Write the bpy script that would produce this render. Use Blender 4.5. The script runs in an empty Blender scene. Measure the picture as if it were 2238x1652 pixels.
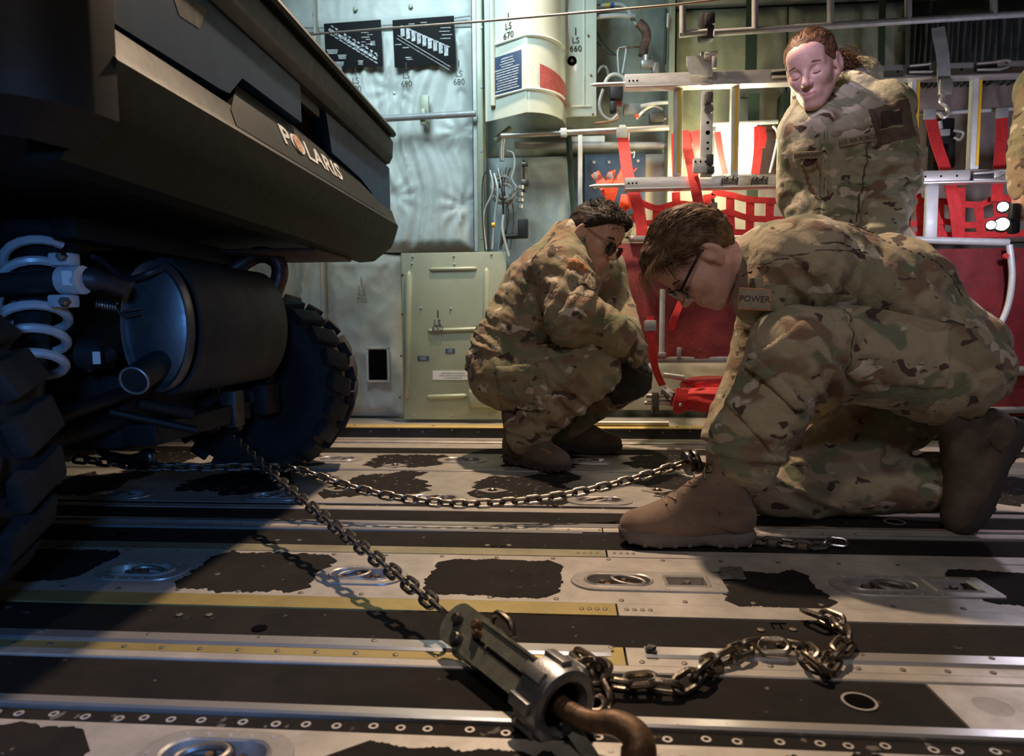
import bpy, bmesh, math, random
import numpy as np
from mathutils import Vector, Matrix, Euler, noise as mnoise
random.seed(7); RNG = np.random.default_rng(11)
sc = bpy.context.scene
COL = sc.collection
PI = math.pi
# ------------------------------------------------------------------ camera
IW, IH, FPX = 2238, 1652, 1492.0
CAM = np.array([0, 0, .535])
_yaw, _pit, _rol = math.radians(4.4), math.radians(-4.5), math.radians(.4)
_f = np.array([-math.sin(_yaw)*math.cos(_pit), math.cos(_yaw)*math.cos(_pit), math.sin(_pit)])
_r0 = np.array([math.cos(_yaw), math.sin(_yaw), 0]); _u0 = np.cross(_r0, _f)
_r = _r0*math.cos(_rol)-_u0*math.sin(_rol); _u = _r0*math.sin(_rol)+_u0*math.cos(_rol)
cd = bpy.data.cameras.new('camera'); cam = bpy.data.objects.new('camera', cd); COL.objects.link(cam)
cd.sensor_width = 36; cd.lens = FPX/IW*36; cd.clip_start = .02; cd.clip_end = 100
cam.matrix_world = Matrix(((_r[0], _u[0], -_f[0], CAM[0]), (_r[1], _u[1], -_f[1], CAM[1]), (_r[2], _u[2], -_f[2], CAM[2]), (0, 0, 0, 1)))
sc.camera = cam
cd.dof.use_dof = True; cd.dof.focus_distance = 1.85; cd.dof.aperture_fstop = 5.0
def _ray(px, py): return _f+_r*(px-IW/2)/FPX+_u*(IH/2-py)/FPX
def fl(px, py, z=0.0):
    d = _ray(px, py); return Vector(CAM+d*(z-CAM[2])/d[2])
def at(px, py, y):
    d = _ray(px, py); return Vector(CAM+d*y/d[1])
def atx(px, py, x):
    d = _ray(px, py); return Vector(CAM+d*x/d[0])
# ------------------------------------------------------------------ world, lights, exposure
sc.view_settings.view_transform = 'Standard'; sc.view_settings.look = 'None'
sc.view_settings.gamma = 1; sc.view_settings.use_curve_mapping = False
sc.view_settings.exposure = 0.0
wd = bpy.data.worlds.new('night'); sc.world = wd; wd.use_nodes = True
wd.node_tree.nodes['Background'].inputs[0].default_value = (.10, .13, .17, 1)
wd.node_tree.nodes['Background'].inputs[1].default_value = .07
def lamp(name, kind, loc, target, col, watts, size=.2, spot=None, blend=.3):
    ld = bpy.data.lights.new(name, kind); ld.color = col; ld.energy = watts
    if kind == 'AREA': ld.shape = 'DISK'; ld.size = size
    else: ld.shadow_soft_size = size
    if spot: ld.spot_size = math.radians(spot); ld.spot_blend = blend
    o = bpy.data.objects.new(name, ld); COL.objects.link(o); o.location = loc
    d = Vector(target)-Vector(loc); o.rotation_euler = d.to_track_quat('-Z', 'Y').to_euler()
    return o
# warm cargo-bay dome light above the sidewall, cool dome light further aft, blue lamp in the near aisle, hand torch
lamp('dome_light_warm', 'SPOT', (-.15, 2.82, 2.95), (.22, 1.62, 0), (1, .73, .50), 395, .045, 92, .55)
lamp('dome_light_cool', 'SPOT', (-.70, 2.05, 2.70), (-.50, 3.45, 1.75), (.68, .92, 1), 190, .45, 72, .8)
lamp('aisle_lamp_blue', 'SPOT', (.10, -.60, .78), (-1.06, 1.60, .10), (.14, .40, 1), 80, .10, 38, .6)
lamp('fill_spot', 'SPOT', (.95, -1.0, 2.0), (.80, 1.8, .55), (.88, .86, 1), 38, .18, 46, .8)  # added fill on the kneeling figure, not a cabin fixture
lamp('dome_light_near', 'SPOT', (-.25, -.5, 2.75), (.40, 1.25, .2), (1, .86, .76), 48, .10, 92, .6)
lamp('torch_beam', 'POINT', (1.70, 2.52, .98), (1, 2.5, 1.2), (.80, .78, 1), 9, .03)
lamp('face_fill_spot', 'SPOT', (.20, 1.30, 1.75), (.88, 2.5, 1.33), (.80, .68, 1), 46, .05, 17, .8)  # added violet spot for the standing face, separate from the hand torch
lamp('wall_flood', 'POINT', (.62, 3.12, 1.24), (0, 0, 0), (1, .93, .55), 13, .05)
# ------------------------------------------------------------------ helpers
def V(*a): return Vector(a)
class MB:
    """collects shapes; build() links them as ONE mesh object"""
    def __init__(s): s.v = []; s.f = []; s.m = []
    def add(s, vs, fs, mi=0):
        o = len(s.v); s.v += [tuple(x) for x in vs]; s.f += [tuple(i+o for i in f) for f in fs]; s.m += [mi]*len(fs)
        return s
    def box(s, c, d, rot=None, mi=0, taper=1.0):
        vs = []
        for z in (-.5, .5):
            t = 1 if z < 0 else taper
            for x, y in ((-.5, -.5), (.5, -.5), (.5, .5), (-.5, .5)): vs.append(Vector((x*d[0]*t, y*d[1]*t, z*d[2])))
        if rot is not None:
            R = rot if isinstance(rot, Matrix) else Euler(rot).to_matrix()
            vs = [R @ x for x in vs]
        c = Vector(c); vs = [x+c for x in vs]
        return s.add(vs, [(0, 3, 2, 1), (4, 5, 6, 7), (0, 1, 5, 4), (1, 2, 6, 5), (2, 3, 7, 6), (3, 0, 4, 7)], mi)
    def rbox(s, c, d, b, rot=None, mi=0):
        """box with chamfered edges"""
        x, y, z = d[0]/2, d[1]/2, d[2]/2
        bm = bmesh.new(); bmesh.ops.create_cube(bm, size=1)
        for v in bm.verts: v.co = Vector((v.co.x*d[0], v.co.y*d[1], v.co.z*d[2]))
        bmesh.ops.bevel(bm, geom=bm.edges[:], offset=min(b, x*.95, y*.95, z*.95), segments=2, affect='EDGES', profile=.6)
        R = Matrix.Identity(3) if rot is None else (rot if isinstance(rot, Matrix) else Euler(rot).to_matrix())
        c = Vector(c); vs = [R @ v.co+c for v in bm.verts]; bm.verts.index_update()
        fs = [tuple(v.index for v in f.verts) for f in bm.faces]; bm.free()
        return s.add(vs, fs, mi)
    def tube(s, pts, r, n=10, cap=True, mi=0, closed=False, flat=None):
        """r number or list; flat=(w,h) makes a strap cross-section"""
        pts = [Vector(p) for p in pts]; N = len(pts)
        rs = r if isinstance(r, (list, tuple)) else [r]*N
        T = []
        for i in range(N):
            a = pts[(i-1) % N] if (closed or i > 0) else pts[i]
            b = pts[(i+1) % N] if (closed or i < N-1) else pts[i]
            T.append((b-a).normalized())
        up = Vector((0, 0, 1)) if abs(T[0].z) < .9 else Vector((0, 1, 0))
        u = T[0].cross(up).normalized(); vs = []; fs = []
        for i in range(N):
            u = (u-T[i]*u.dot(T[i])).normalized(); w = T[i].cross(u)
            for k in range(n):
                a = 2*PI*k/n
                vs.append(pts[i]+(u*math.cos(a)+w*math.sin(a))*rs[i])
        for i in range(N-(0 if closed else 1)):
            j = (i+1) % N
            for k in range(n):
                k2 = (k+1) % n; fs.append((i*n+k, i*n+k2, j*n+k2, j*n+k))
        if cap and not closed:
            fs.append(tuple(range(n-1, -1, -1))); fs.append(tuple((N-1)*n+k for k in range(n)))
        return s.add(vs, fs, mi)
    def strap(s, pts, w, t, side=(1, 0, 0), mi=0):
        """flat band along pts; side = width direction"""
        pts = [Vector(p) for p in pts]; N = len(pts); vs = []; fs = []
        sides = side if isinstance(side, list) else [side]*N
        for i in range(N):
            a = pts[max(i-1, 0)]; b = pts[min(i+1, N-1)]; T = (b-a).normalized()
            sd = Vector(sides[i]); sd = (sd-T*sd.dot(T)).normalized(); nn = T.cross(sd)
            for x, y in ((-1, -1), (1, -1), (1, 1), (-1, 1)): vs.append(pts[i]+sd*x*w/2+nn*y*t/2)
        for i in range(N-1):
            for k in range(4): k2 = (k+1) % 4; fs.append((i*4+k, i*4+k2, i*4+4+k2, i*4+4+k))
        fs += [(3, 2, 1, 0), tuple((N-1)*4+k for k in range(4))]
        return s.add(vs, fs, mi)
    def cyl(s, a, b, r, n=16, mi=0, r2=None): return s.tube([a, b], [r, r if r2 is None else r2], n, True, mi)
    def lathe(s, prof, c=(0, 0, 0), axis=(0, 0, 1), n=24, mi=0, xdir=None, sx=1.0, sy=1.0):
        """prof [(radius, height)] spun about axis"""
        A = Vector(axis).normalized(); X = Vector(xdir) if xdir else (Vector((1, 0, 0)) if abs(A.x) < .9 else Vector((0, 1, 0)))
        X = (X-A*X.dot(A)).normalized(); Y = A.cross(X); c = Vector(c); vs = []; fs = []
        for r, h in prof:
            for k in range(n):
                a = 2*PI*k/n; vs.append(c+A*h+X*(math.cos(a)*r*sx)+Y*(math.sin(a)*r*sy))
        for i in range(len(prof)-1):
            for k in range(n):
                k2 = (k+1) % n; fs.append((i*n+k, i*n+k2, i*n+n+k2, i*n+n+k))
        fs.append(tuple(range(n-1, -1, -1))); fs.append(tuple((len(prof)-1)*n+k for k in range(n)))
        return s.add(vs, fs, mi)
    def prism(s, poly, h, M=None, mi=0):
        """poly in local xy, extruded local z 0..h, placed by matrix M"""
        n = len(poly); vs = [Vector((x, y, 0)) for x, y in poly]+[Vector((x, y, h)) for x, y in poly]
        if M is not None: vs = [M @ v for v in vs]
        fs = [tuple(range(n-1, -1, -1)), tuple(range(n, 2*n))]+[(i, (i+1) % n, n+(i+1) % n, n+i) for i in range(n)]
        return s.add(vs, fs, mi)
    def grid(s, P, mi=0, flip=False):
        """P[i][j] points"""
        R, Cn = len(P), len(P[0]); vs = [p for row in P for p in row]; fs = []
        for i in range(R-1):
            for j in range(Cn-1):
                q = (i*Cn+j, i*Cn+j+1, (i+1)*Cn+j+1, (i+1)*Cn+j); fs.append(q[::-1] if flip else q)
        return s.add(vs, fs, mi)
    def mesh(s, name, smooth=True, angle=40):
        me = bpy.data.meshes.new(name); me.from_pydata(s.v, [], s.f)
        me.polygons.foreach_set('material_index', s.m)
        bm = bmesh.new(); bm.from_mesh(me); bmesh.ops.recalc_face_normals(bm, faces=bm.faces[:]); bm.to_mesh(me); bm.free()
        if smooth:
            me.polygons.foreach_set('use_smooth', [True]*len(me.polygons)); me.set_sharp_from_angle(angle=math.radians(angle))
        me.update(); return me
    def build(s, name, mat, parent=None, smooth=True, angle=40, label=None):
        return obj(name, s.mesh(name, smooth, angle), mat, parent, label)
def obj(name, me, mat=None, parent=None, label=None):
    o = bpy.data.objects.new(name, me); COL.objects.link(o)
    if mat is not None:
        for m in (mat if isinstance(mat, (list, tuple)) else [mat]): me.materials.append(m)
    if parent is not None:
        o.parent = parent
        o.matrix_parent_inverse = parent.matrix_basis.inverted()
    if label: o['label'] = label
    return o
def tag(o, label, cat, group=None, kind=None):
    o['label'] = label; o['category'] = cat
    if group: o['group'] = group
    if kind: o['kind'] = kind
    return o
def thing(name, label, cat, loc=(0, 0, 0), group=None):
    o = bpy.data.objects.new(name, None); COL.objects.link(o); o.location = loc; o.empty_display_size = .05
    return tag(o, label, cat, group)
def struct(o): o['kind'] = 'structure'; return o
def inst(src, loc, rot=(0, 0, 0), parent=None, scale=None, name=None):
    """another object sharing src's mesh data"""
    o = bpy.data.objects.new(name or src.name.split('.')[0], src.data); COL.objects.link(o)
    o.location = loc; o.rotation_euler = rot
    if scale: o.scale = scale
    if parent is not None: o.parent = parent; o.matrix_parent_inverse = parent.matrix_basis.inverted()
    return o
def text_mesh(txt, size, thick=.0008, align='CENTER', shear=0, space=1.0, bold=0.0):
    cu = bpy.data.curves.new('lettering', 'FONT'); cu.body = txt; cu.size = size; cu.extrude = thick; cu.align_x = align
    cu.align_y = 'CENTER'; cu.shear = shear; cu.space_character = space; cu.resolution_u = 3; cu.offset = bold
    t = bpy.data.objects.new('lettering', cu); COL.objects.link(t)
    bpy.context.view_layer.update(); dg = bpy.context.evaluated_depsgraph_get()
    me = bpy.data.meshes.new_from_object(t.evaluated_get(dg)); bpy.data.objects.remove(t); bpy.data.curves.remove(cu)
    me.materials.clear(); me.name = 'lettering'
    return me
def lettering(txt, size, loc, xdir, ydir, mat, parent, thick=.0008, align='CENTER', shear=0, space=1.0, label=None, sx=1.0):
    me = text_mesh(txt, size, thick, align, shear, space)
    X = Vector(xdir).normalized(); Y = Vector(ydir); Y = (Y-X*Y.dot(X)).normalized(); Z = X.cross(Y)
    M = Matrix(((X.x*sx, Y.x, Z.x, loc[0]), (X.y*sx, Y.y, Z.y, loc[1]), (X.z*sx, Y.z, Z.z, loc[2]), (0, 0, 0, 1)))
    me.transform(M); return obj('lettering', me, mat, parent, label)
# ------------------------------------------------------------------ materials
def nodes(name):
    m = bpy.data.materials.new(name); m.use_nodes = True
    nt = m.node_tree; return m, nt, nt.nodes['Principled BSDF']
def mat(name, col, rough=.5, metal=0.0, var=.0, vs=12.0, bump=0.0, bs=120.0, col2=None, spec=.5, stretch=(1, 1, 1), det=6, sheen=0, sss=0, coat=0):
    m, nt, b = nodes(name); L = nt.links
    b.inputs['Base Color'].default_value = (*col, 1); b.inputs['Roughness'].default_value = rough
    b.inputs['Metallic'].default_value = metal; b.inputs['Specular IOR Level'].default_value = spec
    if sheen: b.inputs['Sheen Weight'].default_value = sheen
    if coat: b.inputs['Coat Weight'].default_value = coat
    if sss: b.inputs['Subsurface Weight'].default_value = sss; b.inputs['Subsurface Radius'].default_value = (.012, .005, .003); b.inputs['Subsurface Scale'].default_value = 1
    if var or bump:
        tc = nt.nodes.new('ShaderNodeTexCoord'); mp = nt.nodes.new('ShaderNodeMapping'); mp.inputs['Scale'].default_value = stretch
        L.new(tc.outputs['Object'], mp.inputs['Vector'])
    if var:
        n = nt.nodes.new('ShaderNodeTexNoise'); n.inputs['Scale'].default_value = vs; n.inputs['Detail'].default_value = det; n.inputs['Roughness'].default_value = .65
        L.new(mp.outputs[0], n.inputs['Vector'])
        r = nt.nodes.new('ShaderNodeValToRGB'); c2 = col2 or tuple(max(0, c*(1-var)) for c in col); c1 = col if col2 else tuple(min(1, c*(1+var)) for c in col)
        r.color_ramp.elements[0].position = .35; r.color_ramp.elements[1].position = .65
        r.color_ramp.elements[0].color = (*c2, 1); r.color_ramp.elements[1].color = (*c1, 1)
        L.new(n.outputs['Fac'], r.inputs[0]); L.new(r.outputs[0], b.inputs['Base Color'])
        rr = nt.nodes.new('ShaderNodeMapRange'); rr.inputs['To Min'].default_value = min(1, rough+.12); rr.inputs['To Max'].default_value = max(.05, rough-.12)
        L.new(n.outputs['Fac'], rr.inputs['Value']); L.new(rr.outputs[0], b.inputs['Roughness'])
    if bump:
        n2 = nt.nodes.new('ShaderNodeTexNoise'); n2.inputs['Scale'].default_value = bs; n2.inputs['Detail'].default_value = 4
        L.new(mp.outputs[0], n2.inputs['Vector']); bp = nt.nodes.new('ShaderNodeBump'); bp.inputs['Strength'].default_value = bump; bp.inputs['Distance'].default_value = .004
        L.new(n2.outputs['Fac'], bp.inputs['Height']); L.new(bp.outputs[0], b.inputs['Normal'])
    return m
def emis(name, col, s):
    m, nt, b = nodes(name); b.inputs['Base Color'].default_value = (*col, 1); b.inputs['Emission Color'].default_value = (*col, 1); b.inputs['Emission Strength'].default_value = s; return m
def antiskid(name, worn=0.0):
    """black grit paint with pale scuffs and worn spots"""
    m, nt, b = nodes(name); L = nt.links; N = nt.nodes.new
    tc = N('ShaderNodeTexCoord'); b.inputs['Roughness'].default_value = .85; b.inputs['Specular IOR Level'].default_value = .22
    n1 = N('ShaderNodeTexNoise'); n1.inputs['Scale'].default_value = 9; n1.inputs['Detail'].default_value = 9; n1.inputs['Roughness'].default_value = .7
    n2 = N('ShaderNodeTexNoise'); n2.inputs['Scale'].default_value = 38; n2.inputs['Detail'].default_value = 3
    n3 = N('ShaderNodeTexNoise'); n3.inputs['Scale'].default_value = 700; n3.inputs['Detail'].default_value = 1
    for n in (n1, n2, n3): L.new(tc.outputs['Object'], n.inputs['Vector'])
    r1 = N('ShaderNodeValToRGB'); e = r1.color_ramp.elements; e[0].position = .4; e[0].color = (.0095, .0085, .008, 1); e[1].position = .75; e[1].color = (.022, .017, .0145, 1)
    L.new(n1.outputs['Fac'], r1.inputs[0])
    r2 = N('ShaderNodeValToRGB'); e = r2.color_ramp.elements; p = .70-worn*.13; e[0].position = p; e[0].color = (0, 0, 0, 1); e[1].position = p+.035; e[1].color = (.75, .75, .75, 1)
    L.new(n2.outputs['Fac'], r2.inputs[0])
    mx = N('ShaderNodeMix'); mx.data_type = 'RGBA'; L.new(r2.outputs[0], mx.inputs['Factor']); L.new(r1.outputs[0], mx.inputs['A']); mx.inputs['B'].default_value = (.17, .15, .13, 1)
    L.new(mx.outputs['Result'], b.inputs['Base Color'])
    bp = N('ShaderNodeBump'); bp.inputs['Strength'].default_value = .35; bp.inputs['Distance'].default_value = .001; L.new(n3.outputs['Fac'], bp.inputs['Height']); L.new(bp.outputs[0], b.inputs['Normal'])
    return m
def camo(name, base, layers, bright=1.0, weave=.35):
    """layers: (colour, scale, threshold, stretch xyz, seed)"""
    m, nt, b = nodes(name); L = nt.links; N = nt.nodes.new
    b.inputs['Roughness'].default_value = .85; b.inputs['Specular IOR Level'].default_value = .2; b.inputs['Sheen Weight'].default_value = .15
    tc = N('ShaderNodeTexCoord'); prev = None
    wob = N('ShaderNodeTexNoise'); wob.inputs['Scale'].default_value = 14; L.new(tc.outputs['Object'], wob.inputs['Vector'])
    wm = N('ShaderNodeMix'); wm.data_type = 'RGBA'; wm.blend_type = 'ADD'; wm.inputs['Factor'].default_value = .06; L.new(tc.outputs['Object'], wm.inputs['A']); L.new(wob.outputs['Color'], wm.inputs['B'])
    rgb = N('ShaderNodeRGB'); rgb.outputs[0].default_value = (*[c*bright for c in base], 1); prev = rgb.outputs[0]
    for i, (c, s, th, st, sd) in enumerate(layers):
        mp = N('ShaderNodeMapping'); mp.inputs['Scale'].default_value = st; mp.inputs['Location'].default_value = (sd*3.1, sd*1.7, sd*2.3)
        L.new(wm.outputs['Result'], mp.inputs['Vector'])
        n = N('ShaderNodeTexNoise'); n.inputs['Scale'].default_value = s; n.inputs['Detail'].default_value = 1.5; n.inputs['Roughness'].default_value = .4; L.new(mp.outputs[0], n.inputs['Vector'])
        r = N('ShaderNodeValToRGB'); e = r.color_ramp.elements; e[0].position = th; e[0].color = (0, 0, 0, 1); e[1].position = th+(.06 if s < 9.5 else .025); e[1].color = (1, 1, 1, 1); L.new(n.outputs['Fac'], r.inputs[0])
        mx = N('ShaderNodeMix'); mx.data_type = 'RGBA'; L.new(r.outputs[0], mx.inputs['Factor']); L.new(prev, mx.inputs['A']); mx.inputs['B'].default_value = (*[k*bright for k in c], 1); prev = mx.outputs['Result']
    L.new(prev, b.inputs['Base Color'])
    n3 = N('ShaderNodeTexNoise'); n3.inputs['Scale'].default_value = 900; L.new(tc.outputs['Object'], n3.inputs['Vector'])
    n4 = N('ShaderNodeTexNoise'); n4.inputs['Scale'].default_value = 24; n4.inputs['Detail'].default_value = 4; L.new(wm.outputs['Result'], n4.inputs['Vector'])
    ad = N('ShaderNodeMath'); ad.operation = 'MULTIPLY_ADD'; L.new(n4.outputs['Fac'], ad.inputs[0]); ad.inputs[1].default_value = 12; L.new(n3.outputs['Fac'], ad.inputs[2])
    bp = N('ShaderNodeBump'); bp.inputs['Strength'].default_value = weave; bp.inputs['Distance'].default_value = .0045; L.new(ad.outputs[0], bp.inputs['Height']); L.new(bp.outputs[0], b.inputs['Normal'])
    return m
TAN = (.40, .33, .22); GRN = (.19, .20, .12); BRN = (.23, .15, .095); DRK = (.085, .058, .045); CRM = (.56, .49, .39); OLV = (.28, .245, .15)
OCP = [(OLV, 6, .50, (1, 1, 1.3), 1), (BRN, 7, .53, (1, 1, 1.4), 3), (GRN, 9, .585, (1, 1, 1.5), 2), (TAN, 11, .60, (1, 1, 1.6), 21), (CRM, 13, .66, (1, 1, 1.8), 4), (DRK, 19, .655, (1, 1, 1.5), 5)]
M_camo = camo('camo_cloth', TAN, OCP)
OCP2 = [(OLV, 7, .47, (1, 1, 1.5), 7), (BRN, 8, .54, (1, 1, 1.7), 8), (GRN, 9, .58, (1, 1, 1.6), 9), (CRM, 13, .655, (1, 1, 2.0), 10), (DRK, 17, .64, (1, 1, 1.7), 11)]
M_camo_dark = camo('camo_cloth_brownish', (.32, .24, .15), OCP2)
OCP3 = [(GRN, 8, .55, (1, 1, 1.6), 12), (BRN, 9, .60, (1, 1, 1.7), 13), (CRM, 14, .60, (1, 1, 2.2), 14), (DRK, 16, .655, (1, 1, 2.2), 15)]
M_camo_parka = camo('camo_parka', (.36, .345, .25), OCP3)
M_alu = mat('bare_aluminium', (.52, .50, .47), .42, .75, .22, 9, .05, 300)
M_floor = mat('floor_plate_worn', (.40, .37, .33), .48, .35, .22, 6, .06, 260)
M_floor2 = mat('floor_plate_pale', (.47, .43, .39), .45, .35, .2, 11, .05, 260)
M_gold = mat('anodised_gold_strip', (.42, .33, .13), .42, .45, .2, 7, .05, 260)
M_olive = mat('olive_anodised', (.30, .275, .18), .5, .4, .2, 8)
M_lip = mat('polished_rail', (.66, .63, .60), .30, .75, .15, 10)
M_dark = mat('dark_void', (.0025, .0025, .003), .9, spec=.05)
M_anti = antiskid('antiskid_black'); M_antiw = antiskid('antiskid_worn', .55)
M_steel = mat('chain_steel', (.33, .31, .29), .30, .95, .35, 40, .15, 200)
M_steeld = mat('dark_steel', (.13, .12, .11), .42, .85, .35, 30, .15, 160)
M_rust = mat('rusted_steel', (.25, .15, .09), .55, .6, .4, 35, .2, 120, col2=(.10, .065, .045))
M_black = mat('black_plastic', (.018, .018, .02), .48, 0, .2, 60, .1, 900)
M_rubber = mat('tyre_rubber', (.008, .008, .0085), .8, 0, .3, 30, .25, 200)
# ================================================================== FLOOR
X0, X1 = -4.2, 3.6
floor = struct(MB().box(((X0+X1)/2, .6, -.045), (X1-X0, 5.3, .03)).build('floor', M_dark, smooth=False))
def strip(name, y0, y1, z0, z1, m, x0=X0, x1=X1, chamfer=.0, parent=floor):
    b = MB()
    if chamfer:
        c = chamfer
        poly = [(y0, z0), (y1, z0), (y1, z1-c), (y1-c, z1), (y0+c, z1), (y0, z1-c)]
        M = Matrix(((0, 0, 1, x0), (1, 0, 0, 0), (0, 1, 0, 0), (0, 0, 0, 1)))
        b.prism(poly, x1-x0, M)
    else: b.box(((x0+x1)/2, (y0+y1)/2, (z0+z1)/2), (x1-x0, y1-y0, z1-z0))
    return b.build(name, m, parent, smooth=False)
XS = .098            # section joint of the floor panels
g = .0012
ZB = -.03
def split(name, y0, y1, z, mL, mR, xs=XS, gap=.004, ch=0):
    strip(name, y0, y1, ZB, z, mL, X0, xs-gap/2, ch); strip(name, y0, y1, ZB, z, mR, xs+gap/2, X1, ch)
def stadium(L, Wd, n=10, square_right=False):
    r = Wd/2; pts = []
    for i in range(n+1):
        a = PI/2+PI*i/n; pts.append((-(L/2-r)+r*math.cos(a), r*math.sin(a)))
    if square_right: pts += [(L/2, -r), (L/2, r)]
    else:
        for i in range(n+1):
            a = -PI/2+PI*i/n; pts.append(((L/2-r)+r*math.cos(a), r*math.sin(a)))
    return pts
def loop_resample(p, n=48):
    P = np.array(p+[p[0]]); d = np.r_[0, np.cumsum(np.hypot(*np.diff(P, axis=0).T))]
    t = np.linspace(0, d[-1], n, endpoint=False); return [(np.interp(a, d, P[:, 0]), np.interp(a, d, P[:, 1])) for a in t]
def PAN(y0, y1, m, pans):
    """floor panel with wells cut for the tie-down pans"""
    bm = bmesh.new(); ed = []; per = [(X0, y0), (X1, y0), (X1, y1), (X0, y1)]
    vv = [bm.verts.new((x, y, 0)) for x, y in per]; ed += [bm.edges.new((vv[i], vv[(i+1) % 4])) for i in range(4)]
    for x, y, dbl in pans:
        for lp in ([loop_resample(stadium(.150, .072), 30)]+([loop_resample([(.089, -.035), (.189, -.035), (.189, .035), (.089, .035)], 16)] if dbl else [])):
            w = [bm.verts.new((x+a, y+c, 0)) for a, c in lp]; ed += [bm.edges.new((w[i], w[(i+1) % len(w)])) for i in range(len(w))]
    bmesh.ops.triangle_fill(bm, edges=ed, use_beauty=True); bm.verts.index_update(); b = MB(); b.add([v.co for v in bm.verts], [tuple(v.index for v in f.verts) for f in bm.faces]); bm.free()
    for (xa, ya), (xb, yb) in zip(per, per[1:]+per[:1]): b.add([(xa, ya, 0), (xb, yb, 0), (xb, yb, ZB), (xa, ya, ZB)], [(0, 1, 2, 3)])
    return b.build('floor_panel', m, floor, smooth=False)
# far to near (y), as counted across the photograph
strip('floor_rail', 3.10, 3.148, ZB, .004, M_floor2); strip('floor_rail', 3.040, 3.088, ZB, .004, M_floor2, chamfer=.003)
strip('floor_rail', 2.905, 3.022, ZB, .000, M_floor2)
strip('tread_strip', 2.782, 2.90, ZB, .001, M_anti)
PAN(2.462, 2.780, M_floor, [(x, 2.64, 0) for x in (-.905, -.403, .112)])
strip('floor_rail', 2.441, 2.457, ZB, .005, M_lip, chamfer=.003)
PAN(1.982, 2.438, M_floor, [(x, 2.045, 0) for x in (-1.41, -.907, -.400, .106, 1.12)])
strip('tread_strip', 1.951, 1.979, ZB, -.002, M_antiw)
strip('floor_rail', 1.911, 1.949, ZB, .002, M_floor2, chamfer=.002)
strip('tread_strip', 1.792, 1.909, ZB, .0, M_anti)
strip('floor_rail', 1.763, 1.790, ZB, .006, M_lip, chamfer=.003)
split('floor_rail', 1.728, 1.760, .002, M_floor2, M_floor2)
strip('floor_rail', 1.710, 1.726, ZB, .006, M_lip, X0, .045, .003); strip('floor_rail', 1.710, 1.726, ZB, .006, M_lip, .30, X1, .003)
strip('tread_strip', 1.593, 1.707, ZB, .0, M_anti)
split('floor_strip', 1.543, 1.590, .001, M_olive, M_floor2)
PAN(1.282, 1.541, M_floor2, [(-.434, 1.397, 0), (-.923, 1.392, 0), (.112, 1.395, 1), (.640, 1.400, 1)])
split('floor_strip', 1.226, 1.279, .001, M_gold, M_floor2)
strip('tread_strip', 1.104, 1.223, ZB, -.001, M_anti)
strip('floor_rail', 1.067, 1.101, ZB, .006, M_lip, X0, .075, .004); strip('floor_rail', 1.067, 1.101, ZB, .006, M_lip, .130, X1, .004)
split('floor_strip', 1.042, 1.101, .001, M_gold, M_floor2)
strip('floor_rail', 1.016, 1.039, ZB, .003, M_floor2, chamfer=.002)
strip('tread_strip', .901, 1.013, ZB, .0, M_anti, X0, .53)
strip('floor_panel', .901, 1.013, ZB, .001, M_floor2, .533, X1)
strip('floor_rail', .876, .898, ZB, .005, M_lip, chamfer=.003)
strip('hinge_strip', .845, .873, ZB, -.003, M_antiw)
PAN(.36, .842, M_floor2, [(-.435, .778, 0), (.115, .775, 0)])
for y0, y1, m in ((.24, .357, M_anti), (.17, .237, M_gold), (-.30, .167, M_floor2), (-.42, -.303, M_anti), (-.95, -.423, M_floor), (-1.05, -.953, M_lip), (-2.0, -1.053, M_floor)):
    strip('floor_panel', y0, y1, ZB, .0, m)
# --- worn antiskid paint patches, ragged outlines
def patch(x0, x1, y0, y1, seed, rag=.012, skew=0.0, m=None, z=.0004, notch=0.0):
    rnd = random.Random(seed); per = []
    def edge(a, b, n, nx, ny):
        for i in range(n):
            t = i/n; p = (a[0]+(b[0]-a[0])*t, a[1]+(b[1]-a[1])*t)
            w = mnoise.noise(Vector((p[0]*26+seed, p[1]*26, seed*.7)))*rag+mnoise.noise(Vector((p[0]*90+seed, p[1]*90, seed)))*rag*.5+mnoise.noise(Vector((p[0]*260+seed, p[1]*260, seed)))*.004
            w += mnoise.noise(Vector((p[0]*6+seed, p[1]*6, seed*.3)))*notch
            per.append((p[0]+nx*w, p[1]+ny*w))
    s = skew
    P = [(x0, y0), (x1, y0), (x1+s, y1), (x0+s, y1)]
    r = min((y1-y0), (x1-x0))*.12
    edge((P[0][0]+r, P[0][1]), (P[1][0]-r, P[1][1]), 90, 0, 1); edge((P[1][0], P[1][1]+r), (P[2][0], P[2][1]-r), 50, -1, 0)
    edge((P[2][0]-r, P[2][1]), (P[3][0]+r, P[3][1]), 90, 0, -1); edge((P[3][0], P[3][1]-r), (P[0][0], P[0][1]+r), 50, 1, 0)
    M = Matrix.Translation((0, 0, z-.0005))
    return MB().prism(per, .001, M).build('antiskid_patch', m or M_anti, floor, smooth=False)
k = 0
for x0, x1, y0, y1, rag in ((-1.30, -1.045, 1.335, 1.525, .012), (-.82, -.525, 1.30, 1.525, .02), (-.285, -.010, 1.305, 1.512, .010), (.31, .515, 1.285, 1.475, .014), (.80, 1.10, 1.31, 1.50, .012), (1.3, 1.6, 1.31, 1.5, .012), (-1.9, -1.55, 1.31, 1.52, .012)):
    k += 1; patch(x0, x1, y0, y1, k*3.3, rag, notch=.02)
for i in range(-5, 5):      # two far panels, much more worn
    xg = -.40+.508*i
    k += 1; patch(xg+.13, xg+.42, 2.50, 2.75, k*2.7, .03, .02, M_antiw, notch=.09)
    k += 1; patch(xg+.13, xg+.43, 2.05, 2.41, k*1.9, .03, .02, M_antiw, notch=.11)
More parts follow.
